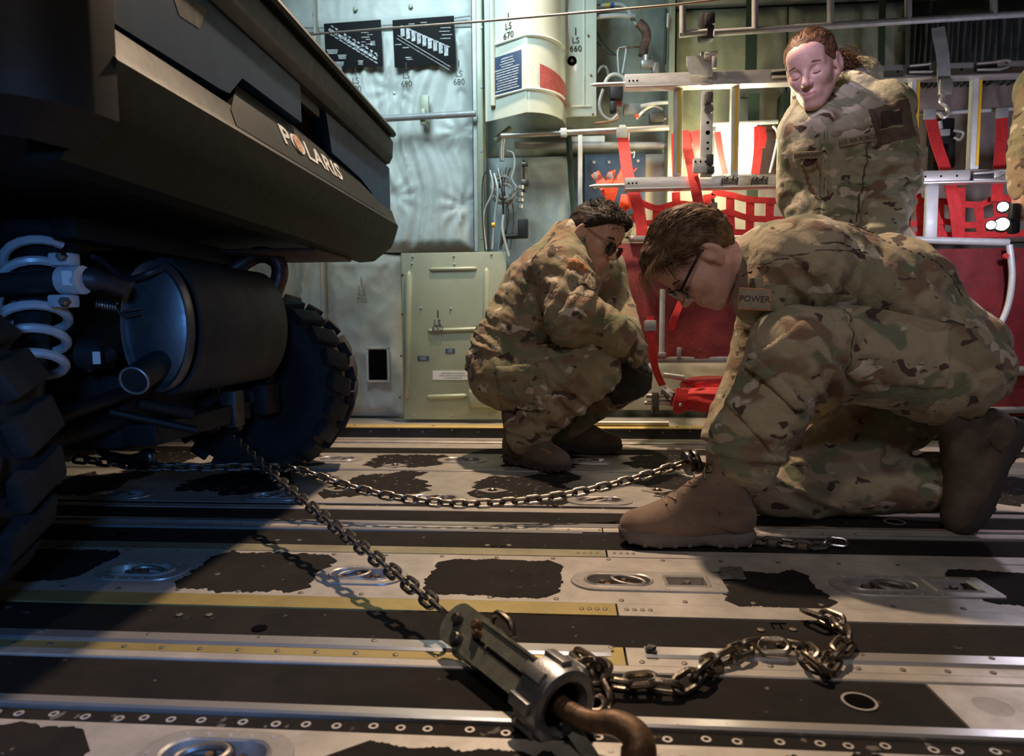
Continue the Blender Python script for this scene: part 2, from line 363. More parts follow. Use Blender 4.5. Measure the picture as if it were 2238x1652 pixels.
for x0, x1, rag in ((-1.1, -.60, .012), (-.29, .02, .012), (.22, .52, .02), (.60, 1.1, .012)):
    k += 1; patch(x0, x1, .50, .825, k*4.1, rag, notch=.02)
# --- holes with rims
def hole(px, py, r, rim=False):
    p = fl(px, py)
    b = MB()
    b.lathe([(r, -.0006), (r, .0012), (r*.98, .0014)], (p.x, p.y, 0), n=28); h = b.build('drain_hole', M_dark, floor)
    if rim: MB().lathe([(r*1.0, .0008), (r*1.04, .0022), (r*1.2, .0022), (r*1.26, .0006)], (p.x, p.y, 0), n=28).build('hole_rim', M_alu, floor)
def ringmesh(c, r0, r1, h, n=28):
    b = MB(); vs = []; fs = []
    for r, z in ((r0, 0), (r0, h), (r1, h), (r1, 0)):
        for q in range(n): a = 2*PI*q/n; vs.append((c[0]+r*math.cos(a), c[1]+r*math.sin(a), c[2]+z))
    for i in range(4):
        for q in range(n): fs.append((i*n+q, i*n+(q+1) % n, ((i+1) % 4)*n+(q+1) % n, ((i+1) % 4)*n+q))
    return b.add(vs, fs)
for px, py, r, rim in ((567, 1373, .0135, 0), (1878, 1535, .020, 1), (1955, 1141, .022, 1), (270, 1166, .016, 0), (2170, 1545, .026, 0)):
    p = fl(px, py); MB().lathe([(r, -.001), (r, .0008), (r*.97, .0010)], (p.x, p.y, 0), n=28).build('drain_hole', M_dark, floor)
    if rim: ringmesh((p.x, p.y, .0003), r, r*1.2, .0018).build('hole_rim', M_alu, floor)
# --- screws, shared mesh
SC = MB().lathe([(.0052, 0), (.0050, .0010), (.0042, .0013)], n=12).mesh('screw')
SC2 = MB(); SC2.lathe([(.0055, 0), (.0055, .0008)], n=12); SCm = mat('screw_head', (.20, .17, .14), .5, .6, .3, 60)
SC.materials.append(SCm)
def screw(x, y, z=0.0005, s=1.0):
    o = bpy.data.objects.new('screw', SC); COL.objects.link(o); o.location = (x, y, z); o.parent = floor
    if s != 1.0: o.scale = (s, s, 1)
for i in range(34):
    x = -1.30+i*.0635+random.uniform(-.004, .004)
    if i % 2 == 0: screw(x, 1.527, .0005); screw(x+.01, 1.297, .0005)
for base in (XS-.066, XS+.012):
    for j in range(4): screw(base+j*.0145+(.006 if base > XS else 0), 1.252, .0014, .9); screw(base+j*.0145+(.006 if base > XS else 0), 1.567, .0014, .75)
for i in range(26):
    x = -1.0+i*.066
    screw(x, 1.053, .0014, .9)
    if i % 3 == 1: screw(x+.02, 1.090, .006, .9)
for i in range(22): screw(-.95+i*.08, 1.743, .0024, .7)
for px, py in ((1065, 1192), (1112, 1192), (1663, 1377), (1733, 1376), (392, 1344), (457, 1344), (606, 1181), (654, 1181)):
    p = fl(px, py); screw(p.x, p.y, .0005, 1.3)
# hinge strip: pale eyelets
EY = ringmesh((0, 0, 0), .0035, .0068, .001, 14).mesh('eyelet'); EY.materials.append(M_floor2)
for i in range(40):
    o = bpy.data.objects.new('eyelet', EY); COL.objects.link(o); o.location = (-.98+i*.0448+random.uniform(-.01, .01), .859+random.uniform(-.003, .003), -.003); o.parent = floor
# small embossed marks in the tread strips
for px, py in ((1075, 1197), (1095, 1197), (1688, 1368), (1706, 1368)):
    p = fl(px, py); MB().box((p.x, p.y, .0004), (.0025, .022, .001)).box((p.x+.006, p.y+.011, .0004), (.013, .0025, .001)).build('embossed_mark', M_dark, floor, smooth=False)
# debris on floor
for px, py, s in ((1425, 1432, .010),):
    p = fl(px, py); bm = bmesh.new(); bmesh.ops.create_icosphere(bm, subdivisions=2, radius=s)
    for v in bm.verts: v.co *= 1+mnoise.noise(v.co*160)*.7; v.co.z *= .6
    me = bpy.data.meshes.new('gum_lump'); bm.to_mesh(me); bm.free(); o = obj('gum_lump', me, M_black); o.location = (p.x, p.y, .0105)
    tag(o, 'small black lump stuck on the pale rail by the loose chain', 'debris')
p = fl(1601, 1256); n_ = 14; P = []
for i in range(n_):
    row = []
    for j in range(n_):
        u_, v_ = i/(n_-1)-.5, j/(n_-1)-.5
        h_ = .004+.010*max(0, .25-u_*u_-v_*v_)*4*(.5+.5*mnoise.noise(Vector((u_*6, v_*6, 3))))
        row.append((p.x+u_*.05+v_*.015+.006*mnoise.noise(Vector((v_*5, 1, u_*3))), p.y+v_*.075+.006*mnoise.noise(Vector((u_*5, 4, v_*3))), h_))
    P.append(row)
b = MB(); b.grid(P); b.grid([[(a[0], a[1], .0008) for a in row] for row in P], flip=True)
o = b.build('tape_scrap', mat('tape_scrap_m', (.16, .14, .13), .35, .2, .4, 60, .4, 60)); tag(o, 'crumpled scrap of grey tape beside the double tie-down pan', 'debris')

# --- recessed tie-down ring pans
M_pan = mat('pan_metal', (.42, .39, .36), .40, .45, .2, 14, .05, 300)
M_panin = mat('pan_dirty', (.20, .145, .10), .7, .2, .5, 30, .2, 120, col2=(.34, .27, .21))
def rings(b, layers, n=48, mi=0, cap=True):
    """layers: list of (outline, z)"""
    vs = []; fs = []
    for out, z in layers:
        for x, y in loop_resample(out, n): vs.append((x, y, z))
    for i in range(len(layers)-1):
        for k in range(n): fs.append((i*n+k, i*n+(k+1) % n, (i+1)*n+(k+1) % n, (i+1)*n+k))
    if cap: fs.append(tuple((len(layers)-1)*n+k for k in range(n)))
    return b.add(vs, fs, mi)
ZD = .0035
def shift(o, dx): return [(x+dx, y) for x, y in o]
M_ring = mat('ring_steel', (.24, .22, .20), .5, .7, .3, 40, .1, 200)
def pan_protos():
    P = {}
    b = MB(); rings(b, [(stadium(.200, .108), .0006), (stadium(.198, .106), ZD), (stadium(.146, .068), ZD), (stadium(.140, .062), ZD+.0035), (stadium(.132, .056), ZD+.001), (stadium(.126, .050), -.0125)])
    P['plate'] = b.mesh('plate')
    P['ring'] = MB().tube([(.034*math.cos(a), .0215*math.sin(a), 0) for a in np.linspace(0, 2*PI, 28, endpoint=False)], .0052, 8, closed=True).mesh('ring')
    P['clip'] = MB().rbox((0, 0, 0), (.015, .024, .012), .003).rbox((0, 0, -.006), (.05, .016, .004), .0015).mesh('clip')
    P['bolt'] = MB().lathe([(.0062, 0), (.0062, .005), (.005, .0062)], n=6).mesh('bolt')
    P['rivet'] = MB().lathe([(.0036, 0), (.0032, .0007)], n=10).mesh('rivet')
    P['plate'].materials.append(M_pan); P['ring'].materials.append(M_ring); P['clip'].materials.append(M_rust); P['bolt'].materials.append(M_rust); P['rivet'].materials.append(M_floor2)
    b = MB(); rings(b, [(stadium(.126, .050), -.0122), (stadium(.02, .008), -.0122)]); P['pan'] = b.mesh('pan_floor'); P['pan'].materials.append(M_panin)
    # double pan: ring well + square well
    return P
PP = pan_protos()
RIV = [(sx*(.086 if k == 1 else .058-.0), sy*(.0 if k == 1 else .0435)) for sx in (-1, 1) for sy in (-1, 1) for k in (0, 1)]+[(x, sy*.0435) for x in (-.029, 0, .029) for sy in (-1, 1)]
def tiedown(x, y, label, rot=0, tilt=1, rivets=True):
    t = thing('tie_down_fitting', label, 'tie-down ring', (x, y, 0), 'tie-down ring fittings recessed in the floor')
    def put(me, loc, r=(0, 0, 0), nm=None):
        o = bpy.data.objects.new(nm or me.name.split('.')[0], me); COL.objects.link(o); o.location = loc; o.rotation_euler = r; o.parent = t
    put(PP['plate'], (0, 0, 0)); put(PP['pan'], (0, 0, 0), nm='pan_floor')
    put(PP['ring'], (-.016*tilt, 0, .0015), (0, -.12*tilt, 0)); put(PP['clip'], (.014*tilt, 0, -.001)); put(PP['bolt'], (-.006*tilt, -.0, .0)); put(PP['bolt'], (.034*tilt, 0, -.004))
    if rivets:
        for rx, ry in RIV: put(PP['rivet'], (rx, ry, ZD))
    return t
names = {}
tiedown(-.434, 1.397, 'oval tie-down pan with rusty ring under the taut diagonal chain')
tiedown(-.923, 1.392, 'oval tie-down pan in bluish shadow near the left tyre', tilt=-1)
tiedown(-.435, .778, 'oval tie-down pan cut off by the bottom edge of the photo')
tiedown(.115, .775, 'oval tie-down pan holding the big hook at the bottom edge')
for x, l in ((-1.41, 'oval tie-down pan in shadow between the two rear tyres'), (-.907, 'oval tie-down pan beneath the crossing of the two taut chains'), (-.400, 'oval tie-down pan behind the sagging part of the horizontal chain'), (.106, 'oval tie-down pan just behind the toe of the big tan boot'), (1.12, 'oval tie-down pan at the far right behind the kneeling leg')):
    tiedown(x, 2.045, l, rivets=False)
for x, l in ((-.905, 'oval tie-down pan on the far panel beside the far tyre'), (-.403, 'oval tie-down pan on the far panel left of the squatting boots'), (.112, 'oval tie-down pan on the far panel right of the squatting boots')):
    tiedown(x, 2.64, l, rivets=False)
def double_pan(x, y, label):
    t = thing('double_tie_down_pan', label, 'tie-down pan', (x, y, 0), 'double tie-down pans in the floor')
    W_ = .315; dx = .0575
    b = MB()
    out0 = shift(stadium(W_, .108, square_right=True), dx); out1 = shift(stadium(W_-.003, .105, square_right=True), dx)
    vs = []
    # top plate as flat sheet with rim, wells as raised-edge cups sitting in it
    rings(b, [(out0, .0004), (out1, ZD)], 64, cap=False)
    # plate faces: fill between outline and wells by bmesh triangulation
    bm = bmesh.new(); loops = [loop_resample(out1, 64), loop_resample(stadium(.146, .068), 40), loop_resample([(.092, -.032), (.186, -.032), (.186, .032), (.092, .032)], 40)]; ed = []
    for lp in loops:
        vv = [bm.verts.new((p[0], p[1], ZD)) for p in lp]; ed += [bm.edges.new((vv[i], vv[(i+1) % len(vv)])) for i in range(len(vv))]
    bmesh.ops.triangle_fill(bm, edges=ed, use_beauty=True); bm.verts.index_update()
    b.add([v.co for v in bm.verts], [tuple(v.index for v in f.verts) for f in bm.faces]); bm.free()
    rings(b, [(stadium(.146, .068), ZD), (stadium(.140, .062), ZD+.003), (stadium(.132, .056), ZD+.001), (stadium(.126, .050), -.0125)], 40, cap=False)
    q = lambda e: [(.092+e, -.032+e), (.186-e, -.032+e), (.186-e, .032-e), (.092+e, .032-e)]
    rings(b, [(q(0), ZD), (q(.004), ZD+.003), (q(.008), ZD), (q(.011), -.0125)], 40, cap=False)
    for v in range(len(b.v)): pass
    b.v = [(a[0]+x, a[1]+y, a[2]) for a in b.v]
    b.build('plate', M_pan, t)
    b = MB(); rings(b, [(stadium(.126, .050), -.0122), (stadium(.02, .008), -.0122)], 40); b.box((.139, 0, -.0126), (.074, .044, .001)); b.v = [(a[0]+x, a[1]+y, a[2]) for a in b.v]; b.build('pan_floor', M_panin, t)
    def put(me, loc, r=(0, 0, 0)):
        o = bpy.data.objects.new(me.name.split('.')[0], me); COL.objects.link(o); o.location = loc; o.rotation_euler = r; o.parent = t
    put(PP['ring'], (.020, 0, .0015), (0, .12, 0)); put(PP['clip'], (-.010, 0, -.001)); put(PP['bolt'], (-.034, 0, -.004)); put(PP['bolt'], (.010, 0, .0))
    MB().lathe([(.005, -.012), (.005, -.002), (.0085, -.002), (.0085, .003), (.007, .0045)], (x+.140, y, 0), n=14).build('stud', M_steel, t)
    for rx in (-.058, -.02, .02, .058, .096, .15, .20):
        for sy in (-1, 1): put(PP['rivet'], (rx, sy*.0435, ZD))
    put(PP['rivet'], (-.086, 0, ZD)); put(PP['rivet'], (.203, 0, ZD))
double_pan(.112, 1.395, 'double tie-down pan with ring well and square well, brightly lit')
double_pan(.640, 1.400, 'double tie-down pan half in shadow at the right below the kneeling boot')
# small diamond floor fittings
for px, py, l in ((1076, 1073, 'diamond-shaped floor stud plate in front of the squatting boots'), (1437, 1073, 'diamond-shaped floor stud plate left of the tan boot'), (863, 1018, 'diamond-shaped floor stud plate on the far panel by the tyre'), (740, 1070, 'diamond-shaped floor stud plate behind the chain crossing'), (1990, 1100, 'diamond-shaped floor stud plate under the kneeling shin')):
    p = fl(px, py); t = thing('stud_plate', l, 'floor fitting', (p.x, p.y, 0), 'diamond stud plates')
    MB().prism([(-.052, 0), (-.012, -.03), (.012, -.03), (.052, 0), (.012, .03), (-.012, .03)], .003, Matrix.Translation((p.x, p.y, 0))).build('plate', M_pan, t, smooth=False)
    MB().lathe([(.024, .003), (.020, .005), (.014, .002)], (p.x, p.y, 0), n=20).build('cup', M_panin, t); MB().lathe([(.009, .002), (.010, .008), (.006, .011)], (p.x, p.y, 0), n=14).build('stud', M_steel, t)
# --- sidewall ledge: yellow capping over a dark riser
M_yel = mat('yellow_cap', (.56, .42, .14), .5, .1, .2, 9, .05, 200)
M_riser = mat('ledge_riser_dark', (.022, .023, .028), .45, .2, .3, 20)
ledge = struct(MB().box(((X0+X1)/2, 3.34, .018), (X1-X0, .38, .066)).build('trim_1', M_riser, smooth=False))
for x0, x1 in ((X0, -.0505), (-.0495+.0, .55), (.552, X1)): strip('capping', 3.145, 3.215, .0505, .0575, M_yel, x0, x1, .003, ledge)
strip('ledge_top', 3.216, 3.53, .0505, .0545, M_floor, parent=ledge)
for i in range(26):
    x = -1.5+i*.14+random.uniform(-.03, .03)
    o = bpy.data.objects.new('screw', SC); COL.objects.link(o); o.location = (x, 3.149, .034+(i % 2)*.008); o.rotation_euler = (PI/2, 0, 0); o.parent = ledge
for x in (-1.0, -.62, .52, 1.2): 
    o = bpy.data.objects.new('screw', SC); COL.objects.link(o); o.location = (x, 3.17, .0575); o.scale = (1.5, 1.5, 1.5); o.parent = ledge
# ================================================================== SIDEWALL
M_wall = mat('sidewall_skin', (.20, .23, .20), .6, .1, .25, 4, .1, 40)
M_blank = mat('quilt_white', (.58, .61, .58), .55, 0, .10, 9, .18, 60, sheen=.2)
M_blankb = mat('quilt_beige', (.50, .47, .40), .7, 0, .14, 8, .2, 60)
M_blankg = mat('quilt_greygreen', (.24, .27, .23), .7, 0, .2, 6, .2, 60)
M_blankd = mat('curtain_dark', (.06, .07, .075), .75, 0, .2, 10, .2, 70)
M_blanku = mat('quilt_blue_grey', (.36, .44, .47), .6, 0, .15, 9, .2, 60)
M_zinc = mat('green_primer_panel', (.36, .39, .29), .42, .1, .10, 6, .06, 260)
M_duct = mat('pale_green_enamel', (.60, .64, .55), .22, 0, .05, 5, .03, 60, coat=.3)
M_ink = mat('stencil_ink', (.03, .03, .03), .7)
M_navy = mat('navy_placard', (.03, .06, .13), .5, 0, .1, 30)
M_white = mat('print_white', (.70, .70, .70), .6)
M_redpl = mat('red_placard', (.40, .09, .08), .5, 0, .2, 40)
M_blkpl = mat('black_placard', (.008, .008, .009), .7, spec=.15)
M_print = mat('print_grey', (.45, .46, .47), .6, 0, .5, 90)
M_litter = mat('litter_aluminium', (.55, .54, .53), .38, .6, .15, 30, .05, 200, stretch=(1, 8, 8))
M_paintg = mat('grey_paint', (.33, .34, .35), .5, .2, .15, 20)
M_pale = mat('pale_grey_paint', (.55, .58, .58), .45, .1, .1, 20)
M_yst = mat('yellow_tape', (.70, .42, .02), .5)
M_red = mat('red_webbing', (.62, .018, .02), .65, 0, .2, 50, .4, 500, sheen=.2)
M_redc = mat('red_seat_cloth', (.17, .005, .008), .7, 0, .3, 9, .35, 60, sheen=.2)
M_orng = mat('orange_red_strap', (.80, .07, .02), .6, 0, .2, 40)
M_gstrap = mat('dark_green_strap', (.03, .055, .035), .7)
M_hose = mat('brown_insulation', (.13, .075, .055), .7, 0, .5, 40, .5, 90)
M_wire = mat('cable_steel', (.36, .30, .26), .4, .6, .2, 80)
M_lampw = emis('lamp_glow', (1, .93, .62), 14)
M_lampr = emis('lamp_lens', (1, .96, .80), 22)
wall = struct(MB().box(((X0+X1)/2, 3.66, 1.35), (X1-X0, .10, 2.82)).build('wall_back', M_wall, smooth=False))
def quilt(name, x0, x1, z0, z1, y, m, label=None, cat='insulation blanket', puff=.018, fold=.016, fx=11, fz=2.0, seed=0, buttons=(), res=.013, lean=0.0, parent=None, hole=None, group='quilted insulation blankets on the sidewall', vert=None):
    nx, nz = max(6, int((x1-x0)/res)), max(6, int((z1-z0)/res)); P = []
    for i in range(nz+1):
        row = []
        for j in range(nx+1):
            u, w = j/nx, i/nz; x = x0+(x1-x0)*u; z = z0+(z1-z0)*w
            e = min(u, 1-u)*(x1-x0); e2 = min(w, 1-w)*(z1-z0); ed = min(1, min(e, e2)/.05)
            wx = x+.10*mnoise.noise(Vector((x*3+seed, z*3, seed)))
            a = 1-abs(mnoise.noise(Vector((wx*fx+seed, z*fz, seed*1.7))))*2; bb = 1-abs(mnoise.noise(Vector((wx*fx*2.3+z*3, z*fz*1.6+seed, seed*.9))))*2
            d = puff*ed**.5+fold*(.6*a+.3*bb)*ed
            for bx, bz in buttons:
                r = math.hypot(x-bx, z-bz); th = math.atan2(z-bz, x-bx)
                d -= .022*math.exp(-(r/.035)**2); d += .007*math.cos(th*9+seed)*math.exp(-((r-.07)/.05)**2)
            row.append(Vector((x, y-d-lean*(z-z0), z)))
        P.append(row)
    b = MB(); b.grid(P)
    B = [[Vector((p.x, y+.02-lean*(p.z-z0), p.z)) for p in (row[0], row[-1])] for row in (P[0], P[-1])]
    for edge, back in ((P[0], [Vector((p.x, y+.02, p.z)) for p in P[0]]), (P[-1], [Vector((p.x, y+.02-lean*(z1-z0), p.z)) for p in P[-1]])): b.grid([edge, back])
    for idx in (0, -1): b.grid([[r[idx] for r in P], [Vector((r[idx].x, y+.02-lean*(r[idx].z-z0), r[idx].z)) for r in P]])
    b.grid([[B[0][0], B[0][1]], [B[1][0], B[1][1]]], flip=True)
    o = b.build(name, m, parent, angle=70)
    if parent is None: tag(o, label, cat, group)
    return o
def pz(px, py, y): p = at(px, py, y); return p.x, p.z
Yb = 3.46
def X(px, y=Yb, py=400): return at(px, py, y).x
def Z(py, y=Yb, px=1100): return at(px, py, y).z
btn = [pz(862, 205, Yb), pz(1007, 295, Yb), pz(868, 430, Yb), pz(1015, 450, Yb)]
qb = quilt('insulation_blanket', X(709), X(1034), Z(548), Z(58), Yb, M_blank, 'white quilted insulation blanket hanging behind the two black placards', buttons=btn, seed=3, fold=.046, fx=11, fz=.9, puff=.022)
quilt('insulation_blanket', X(560), X(1034), Z(54), Z(-60), Yb, M_blank, 'white insulation blanket strip along the top left of the sidewall', seed=5, fold=.008)
quilt('insulation_blanket', X(380), X(699), Z(912), Z(58), Yb, M_blankb, 'beige quilted insulation blanket behind the black exhaust muffler', seed=8, fold=.032, puff=.022, fz=3)
quilt('insulation_blanket', X(709), X(872), Z(910), Z(552), Yb, M_blankb, 'beige insulation blanket with black slot beside the green panel', seed=9, fold=.032, puff=.022, fz=5, fx=6, buttons=[pz(868, 553, Yb)])
quilt('insulation_blanket', X(-500), X(372), Z(912), Z(-60), Yb, M_blankb, 'beige insulation blanket hidden mostly by the vehicle on the left', seed=10, res=.03)
for bx, bz in btn: MB().lathe([(.010, 0), (.008, .004), (.003, .006)], (bx, Yb-.008, bz), (0, -1, 0), n=12).build('button', M_alu, qb)
# hem cord + buttons under top strip
b = MB(); b.tube([at(590, 62, Yb-.03), at(760, 60, Yb-.03), at(900, 52, Yb-.03), at(1034, 34, Yb-.035)], .0035, 6)
tag(b.build('hem_cord', M_paintg), 'thin grey cord along the hem of the top blanket', 'cord')
for px, py in ((630, 34), (688, 30), (776, 20), (897, 14)):
    p = at(px, py, Yb-.03); MB().lathe([(.012, 0), (.010, .006), (.004, .008)], p, (0, -1, 0), n=12).build('button', M_zinc, bpy.data.objects['hem_cord'])
# black slot in lower blanket
t = thing('wall_slot', 'black rectangular slot in the beige lower blanket', 'opening', at(825, 796, 3.42)); p = at(826, 797, 3.395)
MB().rbox(p, (.092, .012, .155), .012).build('slot', M_dark, t); 
b = MB(); 
for dx, dz, w, h in ((0, .084, .125, .014), (0, -.084, .125, .014), (.055, 0, .014, .18), (-.055, 0, .014, .18)): b.rbox((p.x+dx, p.y+.002, p.z+dz), (w, .016, h), .005)
b.build('frame', M_blankb, t)
# seam posts
def vpost(px, py0, py1, y, w, d, m, name, label, cat='frame post', ch=.006):
    a = at(px, py0, y); c = at(px, py1, y); x = (a.x+c.x)/2
    o = MB().rbox((x, y+d/2, (a.z+c.z)/2), (w, d, abs(a.z-c.z)), ch).build(name, m); return tag(o, label, cat)
vpost(695, -40, 702, 3.40, .012, .08, M_blankb, 'seam_batten', 'beige vertical batten between the two left blankets')
fp = vpost(1049, -50, 556, 3.34, .030, .14, M_zinc, 'fuselage_column', 'pale green vertical fuselage frame between blanket and duct cover')
for py in (60, 190, 330, 445, 520):
    p = at(1052, py, 3.34); MB().lathe([(.007, 0), (.006, .003)], p, (0, -1, 0), n=10).build('rivet', M_paintg, fp)
vpost(1038, -50, 550, 3.36, .020, .08, M_pale, 'edge_strip', 'narrow silver strip along the edge of the white blanket')
# placards with print
def placard(px0, py0, px1, py1, y, m, label, cat='placard', tilt=0.0, thick=.004):
    a = at(px0, py0, y); c = at(px1, py1, y); cx, cz = (a.x+c.x)/2, (a.z+c.z)/2; w, h = abs(c.x-a.x), abs(a.z-c.z)
    t = thing('placard', label, cat, (cx, y, cz)); MB().rbox((cx, y, cz), (w, thick, h), .0015, (0, -tilt, 0)).build('sheet', m, t)
    return t, cx, cz, w, h
def marks(t, lst, y, m, cx, cz, w, h, name='print_mark'):
    b = MB()
    for u, v, lw, lh, rot in lst: b.box((cx+(u-.5)*w, y, cz+(v-.5)*h), (lw*w, .0012, lh*h), (0, rot, 0))
    o = b.build(name, m, t, smooth=False); o['kind'] = 'stuff'; return o
t, cx, cz, w, h = placard(709, 50, 836, 146, 3.388, M_blkpl, 'black placard with a white loading diagram, left of the two', tilt=.03)
L = []
for i in range(11):
    u = .12+i*.075; v = .82-i*.062
    L += [(u, v, .10, .055, .5), (u+.02, v+.09, .05, .03, .5), (u+.015, v-.10, .07, .022, .5)]
    for k in range(3): L.append((u+random.uniform(-.04, .05), v+random.uniform(-.06, .07), .03, .02, .5))
for k in range(8): L.append((.68+random.uniform(-.02, .12), .80-k*.05, .12*random.uniform(.5, 1.2), .014, 0))
for u, v, lw in ((.13, .40, .20), (.30, .28, .18), (.22, .13, .22), (.20, .05, .2), (.62, .14, .10), (.84, .55, .1)):
    for k in range(3): L.append((u, v-k*.035, lw*random.uniform(.7, 1), .020, .03))
marks(t, L, 3.3855, M_print, cx, cz, w, h)
t, cx, cz, w, h = placard(859, 42, 995, 141, 3.388, M_blkpl, 'black placard with a white row of seats drawing, right of the two', tilt=.03)
L = [(.5, .30, 1.0, .012, .55), (.48, .24, 1.0, .010, .55)]
for i in range(9):
    u = .14+i*.088; v = .74-i*.055
    L += [(u, v, .035, .23, 0), (u+.03, v-.02, .03, .18, 0), (u+.045, v+.08, .06, .025, .4)]
for k in range(5): L.append((.85+random.uniform(-.02, .03), .85-k*.075, .17, .014, 0))
for u, v in ((.08, .46), (.20, .39), (.24, .18), (.26, .14), (.3, .88), (.5, .9)): L.append((u, v, .1, .016, 0))
marks(t, L, 3.3855, M_print, cx, cz, w, h)
def stencil(px, py, y, num, label, size=.042, m=None):
    """station mark: tick, LS, number"""
    p = at(px, py, y); t = thing('station_stencil', label, 'stencil', (p.x, p.y, p.z))
    MB().box((p.x, y, p.z+size*1.15), (.005, .001, size*.75)).build('tick', m or M_ink, t, smooth=False)
    lettering('LS', size, (p.x, y, p.z), (1, 0, 0), (0, 0, 1), m or M_ink, t, .0006, sx=.9); lettering(num, size, (p.x, y, p.z-size*.92), (1, 0, 0), (0, 0, 1), m or M_ink, t, .0006, sx=.9)
stencil(777, 177, 3.386, '700', 'black LS 700 stencil below the left black placard'); stencil(888, 166, 3.386, '690', 'black LS 690 stencil below the right black placard'); stencil(1003, 162, 3.386, '680', 'black LS 680 stencil at the right edge of the white blanket'); stencil(790, 632, 3.402, '700', 'faded station stencil on the beige lower blanket', m=mat('faded_ink', (.25, .20, .17), .7))
# horizontal grab tube with bracket
t = thing('grab_tube', 'grey horizontal tube on a bracket across the white blanket', 'tube', at(930, 252, 3.32))
MB().cyl(at(690, 268, 3.32), at(1040, 248, 3.32), .0155, 18).build('tube', M_paintg, t)
p = at(925, 256, 3.34); MB().rbox(p, (.026, .03, .075), .006).rbox((p.x, p.y+.04, p.z+.05), (.045, .02, .13), .006).build('bracket', M_zinc, t)
# steel cable across the top
b = MB(); pts = [at(600, 82, 3.0), at(830, 63, 2.9), at(1050, 47, 2.8), at(1300, 25, 2.7), at(1480, 10, 2.62), at(1700, -16, 2.55)]
tag(b.tube(pts, .0048, 8).build('anchor_cable', M_wire), 'taut twisted steel cable crossing the top of the sidewall', 'cable')
# ------------------------------------------------------------------ duct cover
z0, z1 = 1.47, 2.2
t = thing('duct_cover', 'pale green curved duct cover with blue and red placards', 'cover panel', (at(1150, 250, 3.15).x, 3.2, z0))
xa, xb, xc = at(1062, 275, 3.22).x, at(1150, 257, 3.10).x, at(1237, 290, 3.33).x
prof = [(xa, 3.22), (xa+.02, 3.215), (xb, 3.10)]
for i in range(1, 15):
    a = PI/2*i/14; prof.append((xb+(xc-xb)*math.sin(a)*1.0, 3.10+.23*(1-math.cos(a))))
prof.append((xc, 3.36))
inner = [(x-.004, y+.006) for x, y in prof]
def zbot(i): return z0
b = MB(); zs = np.linspace(z0, z1, 8)
b.grid([[Vector((x, y, z)) for x, y in prof] for z in zs]); b.grid([[Vector((x-.003, y+.006, z)) for x, y in prof] for z in zs], flip=True)
b.grid([[Vector((x, y, z0)) for x, y in prof], [Vector((x-.003, y+.006, z0)) for x, y in prof]])
b.build('curved_shell', M_duct, t, angle=60)
xf = at(1301, 268, 3.34).x
b = MB(); b.rbox(((xc+xf)/2, 3.345, (1.515+z1)/2), (xf-xc+.01, .012, z1-1.515), .004); b.build('side_flange', M_duct, t)
b = MB(); b.tube([(xa+.035, 3.195, z0+.06), (xa+.035, 3.195, z1)], .013, 10); 
for zz in (at(1178, 190, 3.08).z, at(1178, 72, 3.08).z):
    b.tube([(x, y-.002, zz) for x, y in prof[2:14]], .007, 8); b.tube([(xa+.05, 3.19, zz), (xb, 3.10, zz)], .006, 8)
b.tube([((xc+xf)/2+.015, 3.337, 1.56), ((xc+xf)/2+.015, 3.337, 2.1)], .006, 8); b.tube([(xc+.02, 3.337, 1.56), (xf-.02, 3.337, 1.56)], .006, 8)
b.build('stiffening_bead', M_duct, t)
def onflat(px, py): # point on the flat left face
    for y in np.linspace(3.08, 3.24, 60):
        p = at(px, py, y); ty = 3.215+(3.10-3.215)*(p.x-xa-.02)/(xb-xa-.02)
        if y >= ty: return p
    return p
nx_ = Vector((xb-xa-.02, 3.10-3.215, 0)).normalized()
def flatpart(px0, py0, px1, py1, name, m, off=.003):
    A, B_, C_, D_ = onflat(px0, py0), onflat(px1, py0-(py1-py0)*.17*0), onflat(px1, py1), onflat(px0, py1)
    n = Vector((nx_.y, -nx_.x, 0)); n = n if n.y < 0 else -n
    c = (A+C_)/2; w = (C_-A).dot(nx_); hh = abs(A.z-C_.z)
    R = Matrix((nx_, -n, Vector((0, 0, 1)))).transposed()
    MB().rbox(c+n*off, (abs(w), .002, hh), .0006, R).build(name, m, t)
    return c+n*(off+.0016), n, abs(w), hh, R
c, n, w, hh, R = flatpart(1079, 128, 1141, 194, 'blue_placard', M_navy)
b = MB()
for i in range(13):
    if i in (0, 1, 2, 3): ln, ox = random.uniform(.3, .55), 0
    else: ln, ox = random.uniform(.7, .88), 0
    b.box(c+R @ Vector((ox, 0, hh*(.40-i*.068))), (w*ln, .0008, hh*.028), R)
b.build('print_line', M_print, t, smooth=False)
p = onflat(1112, 62)+n*.003
MB().box(p+Vector((0, 0, .05)), (.005, .001, .032), R).build('tick', M_ink, t, smooth=False)
lettering('LS', .040, p+Vector((0, 0, .008)), nx_, (0, 0, 1), M_ink, t, .0006); lettering('670', .040, p-Vector((0, 0, .032)), nx_, (0, 0, 1), M_ink, t, .0006)
p = at(1258, 92, 3.335); MB().box(p+Vector((0, 0, .05)), (.005, .001, .032)).build('tick', M_ink, t, smooth=False)
lettering('LS', .038, p+Vector((0, 0, .008)), (1, 0, 0), (0, 0, 1), M_ink, t, .0006); lettering('660', .038, p-Vector((0, 0, .030)), (1, 0, 0), (0, 0, 1), M_ink, t, .0006)
p = at(1250, 133, 3.337); MB().lathe([(.022, 0), (.022, .002)], p, (0, -1, 0), n=20).build('inspection_hole', M_dark, t); MB().lathe([(.008, .002), (.006, .006)], p, (0, -1, 0), n=10).build('stud', M_rust, t)
zt, zb = at(1200, 140, 3.12).z, at(1200, 190, 3.12).z
